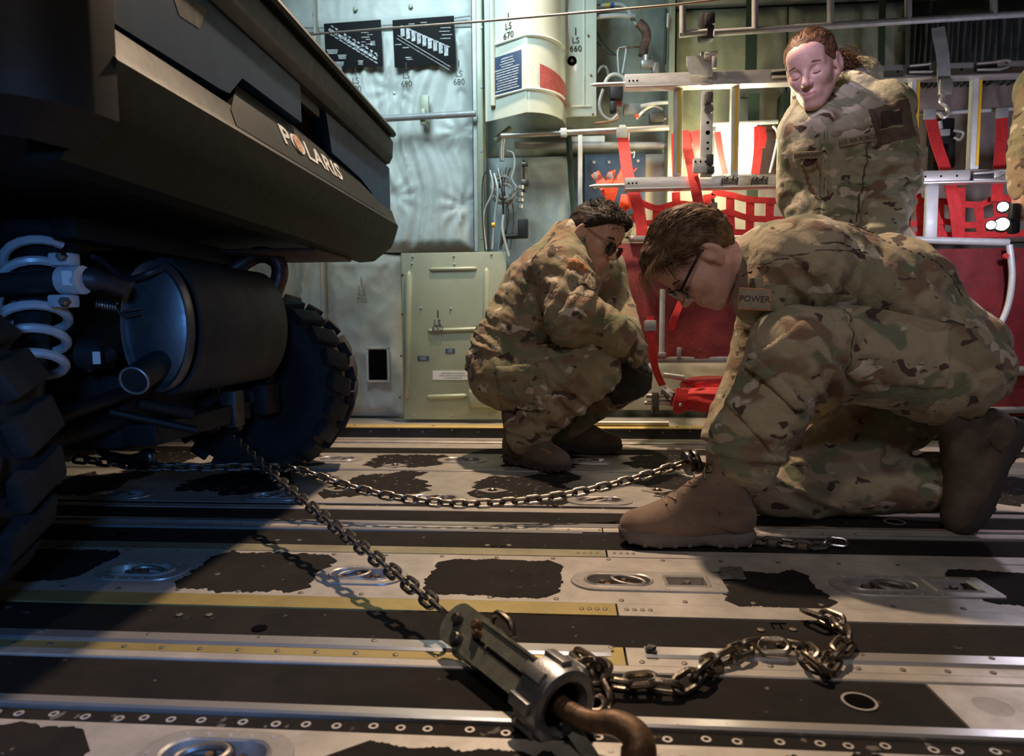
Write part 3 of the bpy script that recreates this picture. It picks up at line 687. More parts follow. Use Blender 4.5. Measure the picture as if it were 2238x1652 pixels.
b = MB(); arc = prof[5:16]; b.grid([[Vector((x+.0025, y-.003, z-.045*i/10)) for i, (x, y) in enumerate(arc)] for z in (zb, zt)]); b.build('red_placard', M_redpl, t)
for px, py in ((1286, 78), (1292, 165), (1296, 250)): MB().lathe([(.006, 0), (.005, .004)], at(px, py, 3.337), (0, -1, 0), n=8).build('screw', M_rust, t)
# ------------------------------------------------------------------ green access panel
yp = 3.29
A, B_ = at(876, 553, yp), at(1109, 917, yp); cx, cz, w, h = (A.x+B_.x)/2, (A.z+B_.z)/2, B_.x-A.x, A.z-B_.z
t = thing('access_panel', 'pale green ribbed metal access panel marked LS 650 behind the squatting person', 'access panel', (cx, yp, B_.z))
MB().rbox((cx, yp+.008, cz), (w, .016, h), .004).build('sheet', M_zinc, t)
def rib(px0, py0, px1, py1, r, name='pressed_rib'):
    a, c = at(px0, py0, yp), at(px1, py1, yp); d = (c-a).normalized()*r*1.2
    pts = [a, a+d, c-d, c]; MB().tube(pts, [r*.25, r, r, r*.25], 12).build(name, M_zinc, t, angle=80)
rib(894, 592, 888, 872, .017); rib(1063, 585, 1060, 840, .015); rib(938, 589, 1043, 587, .010); rib(935, 723, 1045, 719, .010); rib(932, 868, 1022, 865, .012)
MB().rbox(at(1055, 870, yp-.005), (.14, .045, .09), .018).build('raised_box', M_zinc, t, angle=80)
for px, py in ((902, 561), (992, 560), (1074, 556), (880, 600), (879, 686), (877, 778), (874, 868), (905, 908), (987, 908), (1070, 908), (900, 576), (993, 578), (920, 673), (985, 675)):
    MB().lathe([(.006, 0), (.005, .0035), (.002, .005)], at(px, py, yp), (0, -1, 0), n=10).build('screw', M_rust if px < 895 else M_paintg, t)
p = at(956, 706, yp-.001); MB().box(at(957, 686, yp-.001), (.006, .001, .036)).build('tick', M_ink, t, smooth=False)
lettering('LS', .044, at(956, 706, yp-.001), (1, 0, 0), (0, 0, 1), M_ink, t, .0006, sx=.85); lettering('650', .044, at(956, 719, yp-.012), (1, 0, 0), (0, 0, 1), M_ink, t, .0006, sx=.85)
for px, py, ww, hh2, m, nm in ((984, 767, .046, .022, M_navy, 'small_placard'), (925, 783, .056, .022, M_navy, 'small_placard'), (990, 820, .20, .045, M_white, 'white_label')):
    q = at(px, py, yp-.001); MB().box(q, (ww, .002, hh2)).build(nm, m, t, smooth=False)
    b = MB()
    for i in range(3): b.box(q+Vector((0, -.0015, hh2*(.25-.25*i))), (ww*random.uniform(.4, .75), .0006, hh2*.09))
    b.build('print_line', M_print, t, smooth=False)
# ------------------------------------------------------------------ equipment bay between duct cover and seats
def tp(lst): return [at(a, b_, c) for a, b_, c in lst]
def pipe(name, lst, r, m, label, cat='pipe', n=10, group=None):
    o = MB().tube(smooth_path(tp(lst)), r, n).build(name, m); return tag(o, label, cat, group)
def smooth_path(pts, k=6):
    pts = [Vector(p) for p in pts]
    if len(pts) < 3: return pts
    out = []
    for i in range(len(pts)-1):
        p0 = pts[max(i-1, 0)]; p1 = pts[i]; p2 = pts[i+1]; p3 = pts[min(i+2, len(pts)-1)]
        for j in range(k):
            s = j/k; out.append(.5*((2*p1)+(p2-p0)*s+(2*p0-5*p1+4*p2-p3)*s*s+(3*p1-p0-3*p2+p3)*s**3))
    return out+[pts[-1]]
quilt('insulation_blanket', X(1065, 3.5), X(1276, 3.5), Z(600, 3.5), Z(345, 3.5), 3.5, M_blanku, 'blue-grey draped blanket right behind the dark-haired squatting head', seed=14, fold=.02, fx=6, fz=4)
quilt('insulation_blanket', X(1065, 3.56), X(1470, 3.56), Z(345, 3.56), Z(-40, 3.56), 3.56, M_blankg, 'dim grey-green blanket behind pipes beside the duct cover', seed=15, fold=.012)
quilt('insulation_blanket', X(1280, 3.52), X(1470, 3.52), Z(540, 3.52), Z(345, 3.52), 3.52, M_blankb, 'tan blanket behind the orange straps and navy box', seed=16, fold=.012)
M_blankl = mat('quilt_olive', (.33, .35, .23), .7, 0, .2, 6, .2, 60)
quilt('insulation_blanket', X(1476, 3.54), X(1712, 3.54), Z(300, 3.54), Z(40, 3.54), 3.54, M_blankl, 'olive blanket above the glowing round window', seed=17, fold=.014)
quilt('insulation_blanket', X(1476, 3.56), X(1990, 3.56), Z(545, 3.56), Z(302, 3.56), 3.56, M_blankb, 'tan wall blanket around the glowing lamp behind the red net', seed=18, fold=.008)
quilt('insulation_blanket', X(1716, 3.54), X(1975, 3.54), Z(300, 3.54), Z(40, 3.54), 3.54, M_blankg, 'grey-green blanket behind the standing head', seed=19, fold=.014)
quilt('insulation_blanket', X(1475, 3.56), X(2600, 3.56), Z(36, 3.56), Z(-140, 3.56), 3.56, M_blankg, 'grey-green blanket along the top right edge', seed=20, fold=.012)
M_pinkq = mat('quilt_mauve', (.36, .30, .30), .7, 0, .2, 6, .2, 60)
quilt('insulation_blanket', X(1994, 3.56), X(2600, 3.56), Z(545, 3.56), Z(185, 3.56), 3.56, M_pinkq, 'mauve-grey blanket behind the right end of the rails', seed=21, fold=.014)
quilt('insulation_blanket', X(1255, 3.5), X(2600, 3.5), Z(895, 3.5), Z(780, 3.5), 3.5, M_blankb, 'tan crumpled blanket low on the wall under the red seats', seed=22, fold=.014, fx=6, fz=5)
# dark curtains upper right
for px0, px1, l in ((1975, 2062, 'dark gathered curtain nearest the standing head'), (2066, 2165, 'dark gathered curtain in the middle of the upper right'), (2176, 2300, 'dark gathered curtain at the right edge')):
    x0, x1 = X(px0, 3.4), X(px1, 3.4); zt, zb = Z(40, 3.4, 2050), Z(185, 3.4, 2050); P = []
    for i in range(16):
        z = zb+(zt-zb)*i/15; P.append([Vector((x0+(x1-x0)*j/40, 3.42-.018*math.sin(j*1.15+.4*math.sin(z*9))-.01*mnoise.noise(Vector((j*.3, z*6, px0))), z)) for j in range(41)])
    b = MB(); b.grid(P); b.grid([[v+Vector((0, .012, 0)) for v in r] for r in P], flip=True); cu = tag(b.build('curtain', M_blankd, angle=80), l, 'curtain', 'dark curtains at the upper right'); MB().rbox(((x0+x1)/2, 3.475, zt), (x1-x0, .12, .02), .004).build('header_strip', M_blankd, cu)
# frames
vpost(1467, -60, 556, 3.36, .030, .12, M_zinc, 'fuselage_column', 'grey-green vertical frame left of the yellow-striped posts')
vpost(1268, 288, 530, 3.30, .022, .03, M_pale, 'strut', 'pale vertical strut left of the navy box', 'strut')
vpost(1722, 200, 400, 3.42, .05, .105, M_gstrap, 'door_edge_strip', 'dark vertical strip just left of the standing person', 'strip')
o = MB().strap(tp([(1243, 285, 3.56), (1243, 300, 3.33), (1250, 420, 3.34), (1262, 540, 3.36)]), .028, .003).build('strap', M_gstrap); tag(o, 'dark green strap hanging by the pale strut', 'strap')
for px, py0, py1, l in ((1645, -30, 160, 'dark green wide webbing strap above the upper rail, near the lamp'), (1648, 205, 432, 'dark green wide webbing strap passing in front of the lamp'), (1930, -30, 150, 'dark green webbing strap behind the curly ponytail')):
    a = at(px, py0, 3.36); c = at(px-4, py1, 3.36); tag(MB().strap([a+Vector((0, .155, .03)), a, (a+c)/2+Vector((0, .004, 0)), c], .052 if px < 1900 else .03, .004).build('strap', M_gstrap), l, 'strap', 'dark green straps')
# cross tube shelf
t = thing('shelf_tube', 'long grey tube below the duct cover with strap clips', 'tube', at(1300, 290, 3.22)); MB().cyl(at(1095, 297, 3.22), at(1462, 279, 3.22), .0125, 16).build('tube', M_alu, t)
for px in (1232, 1360): MB().rbox(at(px, 290-(px-1232)*.05, 3.215), (.03, .035, .036), .005).build('clip', M_pale, t)
t = thing('shelf_tube', 'dark lower tube behind the shelf tube', 'tube', at(1250, 320, 3.4)); MB().cyl(at(1125, 318, 3.4), at(1460, 318, 3.4), .016, 14).build('tube', M_paintg, t)
o = MB().rbox(at(1283, 310, 3.42), (.17, .03, .05), .006).build('label_rail', M_pale); tag(o, 'pale rectangular rail piece behind the shelf tube', 'bracket')
# slanted pieces under duct cover
pipe('brace', [(1082, 308, 3.3), (1118, 280, 3.3)], .016, M_zinc, 'slanted pale brace under the duct cover', 'brace')
pipe('hydraulic_actuator', [(1100, 300, 3.28), (1097, 330, 3.28), (1097, 352, 3.28)], .012, M_alu, 'small silver actuator under the duct cover', 'actuator')
pipe('cable_loop', [(1108, 330, 3.26), (1122, 336, 3.25), (1124, 365, 3.25), (1118, 390, 3.25), (1130, 410, 3.25)], .004, M_pale, 'thin pale cable loop under the duct cover', 'cable')
# hydraulic cluster 1050-1165, 340-540
M_knit = mat('mottled_cover', (.30, .29, .25), .8, 0, .5, 60, .5, 60)
t = thing('valve_assembly', 'cluttered grey valve with hoses left of the blue-grey blanket', 'valve', at(1110, 480, 3.34))
b = MB()
for i in range(5):
    a0 = i*1.2; c = at(1095+6*i % 17, 405+5*i, 3.33); pts = [c+Vector((.045*math.cos(a0+q)*1.0, -.01*math.sin(q*2+i), .05*math.sin(a0+q))) for q in np.linspace(0, 4.6, 18)]; b.tube(pts, .008, 7)
b.build('hose_coil', M_knit, t)
MB().tube(tp([(1147, 350, 3.3), (1147, 420, 3.3)]), .010, 10).rbox(at(1147, 400, 3.3), (.035, .03, .03), .006).rbox(at(1147, 360, 3.3), (.03, .03, .02), .006).build('metal_pipe', M_steeld, t)
b = MB()
for py, r in ((410, .020), (425, .016), (438, .02), (452, .014)): b.lathe([(r, -.008), (r, .008)], at(1137, py, 3.29), (0, 0, 1), n=14)
b.build('pipe_union', M_alu, t)
MB().rbox(at(1143, 500, 3.3), (.05, .04, .09), .008).cyl(at(1105, 517, 3.3), at(1150, 515, 3.3), .013, 12).build('valve_body', M_black, t)
MB().cyl(at(1075, 492, 3.28), at(1082, 492, 3.28), .012, 10).build('amber_cap', M_yst, t)
MB().tube(smooth_path(tp([(1100, 470, 3.3), (1098, 500, 3.28), (1104, 530, 3.28), (1112, 560, 3.28)])), .006, 8).build('white_hose', M_pale, t)
for i in range(7):
    y_ = 3.3+.01*i; px = 1062+9*i
    pts = [(px, 340+random.randint(0, 40), y_), (px+random.randint(-8, 10), 400+random.randint(-20, 20), y_-.02), (px+random.randint(-14, 14), 470, y_), (px+random.randint(-10, 10), 545, y_)]
    MB().tube(smooth_path(tp(pts)), random.choice((.003, .004, .006)), 6).build('hose', random.choice((M_black, M_steeld, M_pale, M_knit)), t)
# upper cluster 1300-1460
t = thing('hydraulic_lines', 'white tubes with blue and yellow bands and a brown wrapped hose', 'pipes', at(1390, 120, 3.4))
def tb(lst, r, m, nm='tube', n=8): return MB().tube(smooth_path(tp(lst)), r, n).build(nm, m, t)
tb([(1295, 16, 3.4), (1350, 10, 3.4), (1372, 22, 3.4), (1384, 45, 3.4), (1400, 62, 3.4)], .010, M_pale); tb([(1295, 38, 3.38), (1345, 34, 3.38), (1388, 36, 3.38)], .011, M_pale)
tb([(1295, 16, 3.39), (1303, 15.5, 3.39)], .0115, M_alu, 'band'); MB().cyl(at(1324, 12.5, 3.398), at(1332, 12, 3.398), .0112, 12).build('yellow_band', M_yst, t); MB().cyl(at(1334, 12, 3.398), at(1342, 11.5, 3.398), .0112, 12).build('blue_band', mat('blue_band', (.03, .08, .35), .5), t)
tb([(1395, 50, 3.36), (1408, 62, 3.36), (1413, 80, 3.36), (1408, 100, 3.36), (1405, 122, 3.36)], .022, M_hose, 'wrapped_hose', 10)
MB().rbox(at(1414, 142, 3.34), (.06, .05, .035), .01).rbox(at(1432, 150, 3.34), (.03, .04, .05), .008).cyl(at(1413, 122, 3.34), at(1413, 140, 3.34), .02, 14).build('silver_coupling', M_alu, t)
tb([(1302, 90, 3.4), (1318, 105, 3.38), (1330, 118, 3.38), (1345, 120, 3.38)], .003, M_black); tb([(1300, 60, 3.4), (1312, 85, 3.4), (1335, 112, 3.4), (1352, 122, 3.4)], .003, M_black)
tb([(1352, 160, 3.36), (1350, 112, 3.36), (1360, 104, 3.36), (1368, 108, 3.36), (1360, 160, 3.36)], .004, M_pale); tb([(1342, 108, 3.36), (1375, 104, 3.36), (1398, 102, 3.36)], .004, M_rust)
tb([(1320, 185, 3.32), (1330, 168, 3.32), (1345, 162, 3.32), (1362, 170, 3.32), (1366, 182, 3.32)], .008, M_pale); tb([(1305, 160, 3.36), (1315, 146, 3.36), (1325, 148, 3.36), (1330, 165, 3.36)], .006, M_knit)
MB().rbox(at(1347, 205, 3.33), (.06, .05, .06), .01).rbox(at(1340, 235, 3.33), (.03, .05, .05), .008).build('dark_pump', M_black, t)
tb([(1318, 195, 3.30), (1310, 225, 3.3), (1316, 250, 3.3), (1335, 262, 3.3), (1350, 250, 3.3)], .007, M_paintg); tb([(1350, 240, 3.3), (1352, 256, 3.3), (1340, 264, 3.3), (1300, 270, 3.3)], .006, M_rust)
MB().rbox(at(1385, 240, 3.4), (.1, .05, .05), .008).build('grey_box', M_paintg, t); tb([(1390, 260, 3.32), (1410, 240, 3.32), (1430, 232, 3.32), (1448, 240, 3.32)], .007, M_alu); tb([(1400, 232, 3.3), (1430, 226, 3.3), (1460, 224, 3.3)], .008, M_pale)
MB().rbox(at(1435, 258, 3.33), (.07, .05, .05), .01).cyl(at(1420, 262, 3.32), at(1455, 258, 3.32), .012, 12).build('dark_valve', M_steeld, t); MB().cyl(at(1388, 254, 3.31), at(1396, 253, 3.31), .009, 10).build('orange_band', M_orng, t)
MB().rbox(at(1348, 226, 3.36), (.05, .01, .03), .003).build('maroon_label', M_redpl, t)
tb([(1456, 20, 3.34), (1455, 80, 3.34), (1453, 140, 3.34)], .006, M_black); tb([(1460, 30, 3.34), (1458, 60, 3.34)], .007, M_pale)
# navy box with orange straps
t = thing('navy_box', 'navy blue wall box behind the orange-red straps', 'box', at(1343, 400, 3.44)); A, C_ = at(1277, 337, 3.44), at(1410, 470, 3.44)
MB().rbox(((A.x+C_.x)/2, 3.45, (A.z+C_.z)/2), (C_.x-A.x, .05, A.z-C_.z), .008).build('body', mat('navy_paint', (.04, .07, .13), .5, .1, .15, 20), t)
for px, py in ((1298, 355), (1331, 355), (1394, 352), (1300, 410)): MB().lathe([(.009, 0), (.007, .006)], at(px, py, 3.424), (0, -1, 0), n=10).build('stud', M_alu, t)
t = thing('strap_bundle', 'bunch of orange-red looped straps hanging behind the squatting head', 'straps', at(1345, 410, 3.25))
for lst, w in (([(1300, 378, 3.3), (1312, 396, 3.26), (1322, 412, 3.24)], .04), ([(1337, 374, 3.3), (1330, 400, 3.25), (1322, 428, 3.25)], .04), ([(1360, 376, 3.3), (1345, 398, 3.24), (1335, 430, 3.24)], .045), ([(1385, 372, 3.3), (1368, 388, 3.24), (1348, 400, 3.23)], .04), ([(1330, 400, 3.2), (1334, 425, 3.2), (1330, 448, 3.22)], .05), ([(1372, 425, 3.18), (1368, 445, 3.17), (1358, 460, 3.18)], .06), ([(1352, 405, 3.2), (1360, 380, 3.22), (1366, 360, 3.26)], .035)):
    MB().strap(smooth_path(tp(lst), 5), w, .004, (.8, 0, .6)).build('strap', M_orng, t)
for px, py in ((1301, 384), (1334, 384), (1361, 384)): MB().rbox(at(px, py, 3.22), (.02, .008, .03), .004).build('buckle', M_paintg, t)
# ------------------------------------------------------------------ stowed litter: two rails, striped posts
YL = 2.98
t = thing('litter_frame', 'stowed aluminium litter with two long rails and yellow-striped posts', 'litter', at(1700, 400, YL))
for (pl, pt), nm in (((1365, 165), 195), ((1365, 388), 416)), :
    pass
def rail(py0, py1, x1=2.45):
    A, C_ = at(1365, py0, YL), at(1365, py1, YL); z = (A.z+C_.z)/2; h = A.z-C_.z
    o = MB().rbox(((A.x+x1)/2, YL+.02, z), (x1-A.x, .045, h), .005).build('rail', M_litter, t)
    MB().rbox(((A.x+x1)/2, YL-.002, z-h/2-.004), (x1-A.x, .06, .008), .003).build('rail_flange', M_litter, o)
    return o, z, A.x, h
r1, zr1, xr, hr = rail(162, 193); r2, zr2, xr2, hr2 = rail(388, 414)
for z, L_ in ((zr1, .115), (zr2, .12)):
    MB().tube([(xr+.01, YL+.02, z-.004), (xr-L_, YL+.02, z-.004), (xr-L_-.025, YL+.02, z-.004)], [.0085, .0085, .003], 12).build('handle_rod', M_alu, t)
hm = MB().lathe([(.0042, 0), (.0042, .0012)], (0, 0, 0), (0, -1, 0), n=8).mesh('rivet'); hm.materials.append(M_dark)
for z in (zr1, zr2):
    for x in [xr+.02, xr+.036, xr+.052]+[xr+1.1+.062*i for i in range(14)]:
        o = bpy.data.objects.new('rivet', hm); COL.objects.link(o); o.location = (x, YL-.003, z); o.parent = t; o.matrix_parent_inverse = t.matrix_basis.inverted()
for px in (1483, 1607, 1741, 1999, 2134):
    x = at(px, 290, YL).x
    po = MB().rbox((x, YL+.02, (zr1+zr2)/2), (.034, .035, zr1-zr2-hr+.004), .004).build('post', M_pale, t)
    MB().rbox((x+.003+(.006 if px > 1900 else 0), YL+.001, (zr1+zr2)/2), (.011, .003, (zr1-zr2-hr)*.94), .001).build('yellow_stripe', M_yst, po)
def latch(px, py, w=.10):
    p = at(px, py, YL-.01)
    l = MB().rbox(p, (w, .02, .022), .004).build('latch', M_black, t)
    MB().tube([p+Vector((-w*.5, -.012, .012)), p+Vector((w*.1, -.016, .014)), p+Vector((w*.55, -.012, .022)), p+Vector((w*.75, -.012, .018))], .006, 8).rbox(p+Vector((w*.42, -.008, .008)), (.03, .016, .036), .004).tube([p+Vector((-w*.5, -.012, -.012)), p+Vector((w*.3, -.02, -.016)), p+Vector((w*.72, -.012, -.004))], .006, 8).build('latch_lever', M_alu, l)
for px, py in ((2012, 152), (2160, 147), (2152, 386), (1712, 163)): latch(px, py)
# pair of wire clips on lower rail, mid
for px in (1595, 1660):
    p = at(px, 396, YL-.01); b = MB()
    for s in (-1, 1): b.tube([p+Vector((s*.03, 0, -.014)), p+Vector((s*.03, -.01, .012)), p+Vector((s*.012, -.012, .018)), p+Vector((s*.012, 0, -.01))], .0045, 8)
    b.rbox(p, (.05, .012, .022), .003); b.build('wire_clip', M_steeld, t)
# stanchion with clamps in front of the lamp
t = thing('stanchion', 'grey perforated stanchion with black clamps near the bright lamp', 'stanchion', at(1540, 400, 2.93))
for a, c_, w in ((112, 165, .05), (196, 386, .05)):
    A, C_ = at(1545, a, 2.95), at(1545, c_, 2.95); MB().rbox(((A.x+C_.x)/2, 2.96, (A.z+C_.z)/2), (w, .02, A.z-C_.z), .004).build('bar', M_pale, t)
for py, r in ((268, .006), (290, .009), (312, .005), (325, .005), (340, .005)): MB().lathe([(r, 0), (r, .002)], at(1547, py, 2.949), (0, -1, 0), n=12).build('hole', M_dark, t)
MB().rbox(at(1543, 60, 2.93), (.06, .05, .11), .012).rbox(at(1550, 44, 2.91), (.04, .05, .05), .01).cyl(at(1500, 72, 2.93), at(1540, 70, 2.93), .016, 12).build('head_clamp', M_black, t)
MB().rbox(at(1550, 125, 2.93), (.045, .04, .03), .008).cyl(at(1540, 120, 2.92), at(1568, 118, 2.92), .011, 10).rbox(at(1560, 138, 2.92), (.02, .03, .05), .006).build('upper_clamp', M_alu, t)
MB().prism([(-.055, .03), (.03, .03), (.03, -.045), (-.035, -.045), (-.055, -.01)], .008, Matrix.Translation(at(1530, 140, 2.935)) @ Matrix.Rotation(PI/2, 4, 'X')).build('gusset', M_pale, t, smooth=False)
MB().rbox(at(1549, 215, 2.935), (.032, .03, .05), .008).lathe([(.018, -.004), (.018, .012)], at(1549, 240, 2.93), (0, -1, 0), n=14).build('mid_clamp', M_steeld, t)
MB().rbox(at(1531, 362, 2.935), (.062, .02, .06), .004).build('foot_plate', M_pale, t); MB().rbox(at(1551, 350, 2.93), (.03, .03, .045), .008).rbox(at(1553, 372, 2.93), (.03, .03, .03), .008).build('lower_clamp', M_black, t)
for px in (1520, 1531, 1542): MB().lathe([(.004, 0), (.004, .002)], at(px, 353, 2.924), (0, -1, 0), n=8).build('screw', M_dark, t)
# grey tube frame across upper right
t = thing('overhead_tube_frame', 'grey painted tube frame across the top right', 'tube frame', at(1800, 50, 2.85))
MB().cyl(at(1560, 72, 2.85), at(2330, 24, 2.85), .013, 14).build('long_tube', M_paintg, t); MB().cyl(at(1485, 76, 2.85), at(1545, 70, 2.85), .012, 12).build('short_tube', M_paintg, t)
for px, py0, py1 in ((1492, 10, 78), (1650, -40, 66), (1815, -40, 57), (1985, -40, 47), (2172, -40, 38)): MB().cyl(at(px, py0, 2.85), at(px, py1, 2.85), .013, 12).build('upright', M_paintg, t)
# ------------------------------------------------------------------ round window and flood lamp
p = at(1606, 272, 3.545)
t = struct(MB().lathe([(.125, -.012), (.125, .014), (.112, .02), (.108, .012)], (p.x, 3.555, p.z), (0, -1, 0), n=36).build('window_1', M_zinc)); t['label'] = 'round cabin window glaring with light behind the litter rails'
MB().lathe([(.107, 0), (.107, .004)], (p.x, 3.545, p.z), (0, -1, 0), n=36).build('pane', M_lampw, t)
t = thing('flood_lamp', 'glaring rectangular work lamp between the litter rails', 'lamp', at(1612, 320, 3.3)); q = at(1611, 324, 3.28)
MB().rbox((q.x, 3.315, q.z), (.19, .05, .235), .015).build('housing', M_pale, t); MB().rbox((q.x, 3.435, q.z-.05), (.04, .21, .04), .006).build('wall_arm', M_paintg, t); MB().rbox((q.x, 3.286, q.z), (.165, .008, .21), .004).build('lens', M_lampr, t)
# crumpled paper / wire lit by lamp
pipe('light_rod', [(1690, 275, 3.25), (1700, 300, 3.25), (1683, 378, 3.25)], .006, M_pale, 'thin pale rod hanging right of the lamp', 'rod')
pipe('pull_cord', [(1375, 283, 3.24), (1373, 320, 3.24), (1379, 334, 3.24), (1386, 332, 3.24), (1384, 345, 3.24)], .0035, M_pale, 'short white pull cord left of the red strap', 'cord')
# tube behind net (horizontal bright bar at y=275) right
pipe('net_bar', [(1555, 272, 3.2), (1700, 266, 3.2)], .009, M_pale, 'horizontal pale bar in front of the lamp', 'bar'); pipe('net_bar', [(1960, 252, 3.2), (2240, 236, 3.2)], .009, M_pale, 'horizontal pale bar right of the standing person', 'bar')
# ------------------------------------------------------------------ red webbing
def redstrap(lst, w, label, side=(1, 0, 0), m=None, clip=None):
    t = thing('red_strap', label, 'strap', at(*lst[0]), 'red webbing straps'); MB().strap(smooth_path(tp(lst), 6), w, .004, side).build('webbing', m or M_red, t)
    if clip: MB().rbox(at(*clip), (.05, .012, .045), .005).build('strap_clip', M_paintg, t)
redstrap([(1360, 290, 3.2), (1365, 330, 3.18), (1372, 380, 3.12), (1385, 420, 3.07), (1398, 470, 3.06), (1405, 520, 3.05)], .05, 'wide red strap hanging from the shelf tube beside the squatting head', clip=(1359, 290, 3.19))
redstrap([(1472, 292, 3.3), (1474, 380, 3.26), (1478, 430, 3.1)], .022, 'narrow red strap just left of the first striped post')
redstrap([(1494, 286, 3.2), (1508, 350, 3.0), (1520, 410, 2.935), (1532, 475, 2.96)], .042, 'slanting red strap crossing the lower rail above the bent head')
redstrap([(1520, 286, 3.2), (1528, 320, 3.18), (1536, 345, 3.18)], .045, 'short red strap behind the stanchion, left one'); redstrap([(1508, 290, 3.22), (1500, 350, 3.2)], .03, 'short red strap behind the stanchion, lowest')
redstrap([(1568, 288, 3.2), (1576, 340, 3.18), (1585, 380, 3.16)], .03, 'red strap backlit by the lamp, left of it'); redstrap([(1657, 276, 3.2), (1656, 330, 3.18), (1650, 380, 3.16)], .038, 'red strap backlit by the lamp, right of it')
redstrap([(1665, 278, 3.19), (1668, 300, 3.18), (1664, 322, 3.18)], .03, 'short loose red strap end right of the lamp')
redstrap([(2033, 250, 3.15), (2046, 310, 3.1), (2066, 370, 3.06), (2083, 430, 3.02), (2095, 520, 3.05)], .048, 'slanting red strap behind the right striped posts, left of two', clip=(2032, 250, 3.14))
redstrap([(2190, 250, 3.15), (2186, 330, 3.1), (2180, 400, 3.05), (2178, 440, 3.04)], .045, 'upright red strap behind the right rails near the torch', clip=(2190, 247, 3.14)); redstrap([(2196, 250, 3.14), (2198, 300, 3.12)], .02, 'short red strap end near the torch')
# red cargo nets behind the seats
def net(name, verts, horis, label, y=3.08):
    t = thing('red_seat_net', label, 'seat net', at(*verts[0][0], y), 'red webbing seat-back nets')
    for l in verts: MB().strap(smooth_path([at(a, b_, y) for a, b_ in l], 5), .036, .004).build('vertical_band', M_red, t)
    for l in horis: MB().strap(smooth_path([at(a, b_, y-.006) for a, b_ in l], 5), .026, .004, (0, 0, 1)).build('horizontal_band', M_red, t)
net('n', [[(1396, 440), (1400, 520)], [(1436, 450), (1434, 520)], [(1477, 420), (1478, 450), (1480, 510)], [(1515, 440), (1518, 520)], [(1596, 424), (1596, 470), (1598, 512)], [(1640, 430), (1638, 512)], [(1683, 432), (1680, 512)], [(1718, 432), (1722, 512)], [(1545, 425), (1550, 470), (1545, 520)]],
    [[(1395, 440), (1436, 455), (1478, 445), (1520, 449)], [(1395, 490), (1436, 487), (1480, 492), (1520, 490)], [(1556, 420), (1596, 426), (1640, 436), (1722, 440)], [(1556, 475), (1575, 467), (1596, 464), (1640, 477), (1722, 480)], [(1380, 470), (1400, 490)], [(1560, 506), (1640, 508), (1722, 504)], [(1545, 445), (1560, 425)]], 'red webbing net behind the two bent heads')
net('n', [[(2000, 412), (2012, 470), (2015, 522)], [(2100, 410), (2098, 522)], [(2138, 450), (2145, 522)], [(2180, 420), (2182, 470), (2190, 522)], [(2052, 440), (2056, 522)]],
    [[(1990, 440), (2060, 440), (2138, 448), (2180, 432), (2240, 440)], [(1990, 490), (2060, 484), (2110, 492), (2145, 488), (2190, 475), (2240, 476)], [(1990, 512), (2100, 514), (2240, 510)]], 'red webbing net right of the standing person')
vp = vpost(2037, 405, 525, 3.03, .05, .02, M_pale, 'strut', 'pale perforated strut in front of the right red net', 'strut')
# dark fitting at (1775, 430) hook
t = thing('snap_hook', 'dark snap hook hanging beside the red net', 'hook', at(1560, 455, 3.02)); MB().rbox(at(1560, 455, 3.02), (.03, .02, .05), .008).cyl(at(1558, 435, 3.02), at(1560, 450, 3.02), .007, 10).build('body', M_steeld, t); MB().tube(smooth_path(tp([(1556, 462, 3.02), (1566, 470, 3.02), (1570, 458, 3.02)])), .006, 8).build('gate', M_alu, t)
# hanging buckle hook right (2060,150)-(2075,255)
t = thing('cargo_hook', 'hanging strap with steel buckle and hook below the upper right rail', 'hook', at(2064, 200, 2.94)); MB().strap(tp([(2050, 60, 2.94), (2060, 120, 2.93), (2064, 185, 2.93)]), .05, .004).build('strap', M_paintg, t)
MB().rbox(at(2066, 190, 2.925), (.05, .02, .06), .006).build('buckle', M_alu, t); MB().tube(smooth_path(tp([(2062, 205, 2.92), (2056, 222, 2.92), (2068, 232, 2.92), (2072, 246, 2.92), (2062, 256, 2.92), (2054, 246, 2.92)])), .009, 8).build('hook', M_alu, t)
# dark equipment behind right posts
t = thing('wall_equipment', 'dark equipment frame behind the right striped posts', 'equipment', at(2070, 300, 3.4)); MB().rbox(at(2055, 290, 3.42), (.10, .06, .12), .01).rbox(at(2075, 330, 3.42), (.03, .05, .16), .006).rbox(at(2040, 350, 3.42), (.03, .05, .2), .006).build('frame', M_black, t); MB().rbox(at(2060, 290, 3.38), (.06, .02, .03), .005).tube(smooth_path(tp([(2085, 285, 3.36), (2105, 290, 3.36), (2098, 305, 3.36), (2085, 300, 3.36)])), .006, 8).cyl(at(2054, 265, 3.38), at(2056, 282, 3.38), .01, 10).build('fitting', M_pale, t)
# ------------------------------------------------------------------ red troop seats
def seat(px0, px1, py0, py1, label, ytop=3.06, ybot=2.98):
    A, C_ = at(px0, py0, ytop), at(px1, py1, ytop); t = thing('troop_seat', label, 'seat', ((A.x+C_.x)/2, ybot, C_.z), 'red fabric troop seats along the wall'); P = []
    for i in range(24):
        w = i/23; z = C_.z+(A.z-C_.z)*w; row = []
        for j in range(40):
            u = j/39; x = A.x+(C_.x-A.x)*u
            row.append(Vector((x, ybot+(ytop-ybot)*w-.02*math.sin(PI*w)+.010*mnoise.noise(Vector((x*9, z*4, 2)))+.006*mnoise.noise(Vector((x*22, z*12, 5))), z)))
        P.append(row)
    b = MB(); b.grid(P); b.grid([[v+Vector((0, .010, 0)) for v in r] for r in P], flip=True); b.build('seat_cloth', M_redc, t, angle=80); return t, A, C_
t1, A, C_ = seat(1348, 1970, 532, 780, 'long red cloth troop seat behind the bent kneeling person')
MB().cyl(at(1376, 522, 3.05), at(1712, 521, 3.05), .0135, 14).build('top_tube', mat('pinkish_tube', (.62, .52, .50), .35, .4), t1)
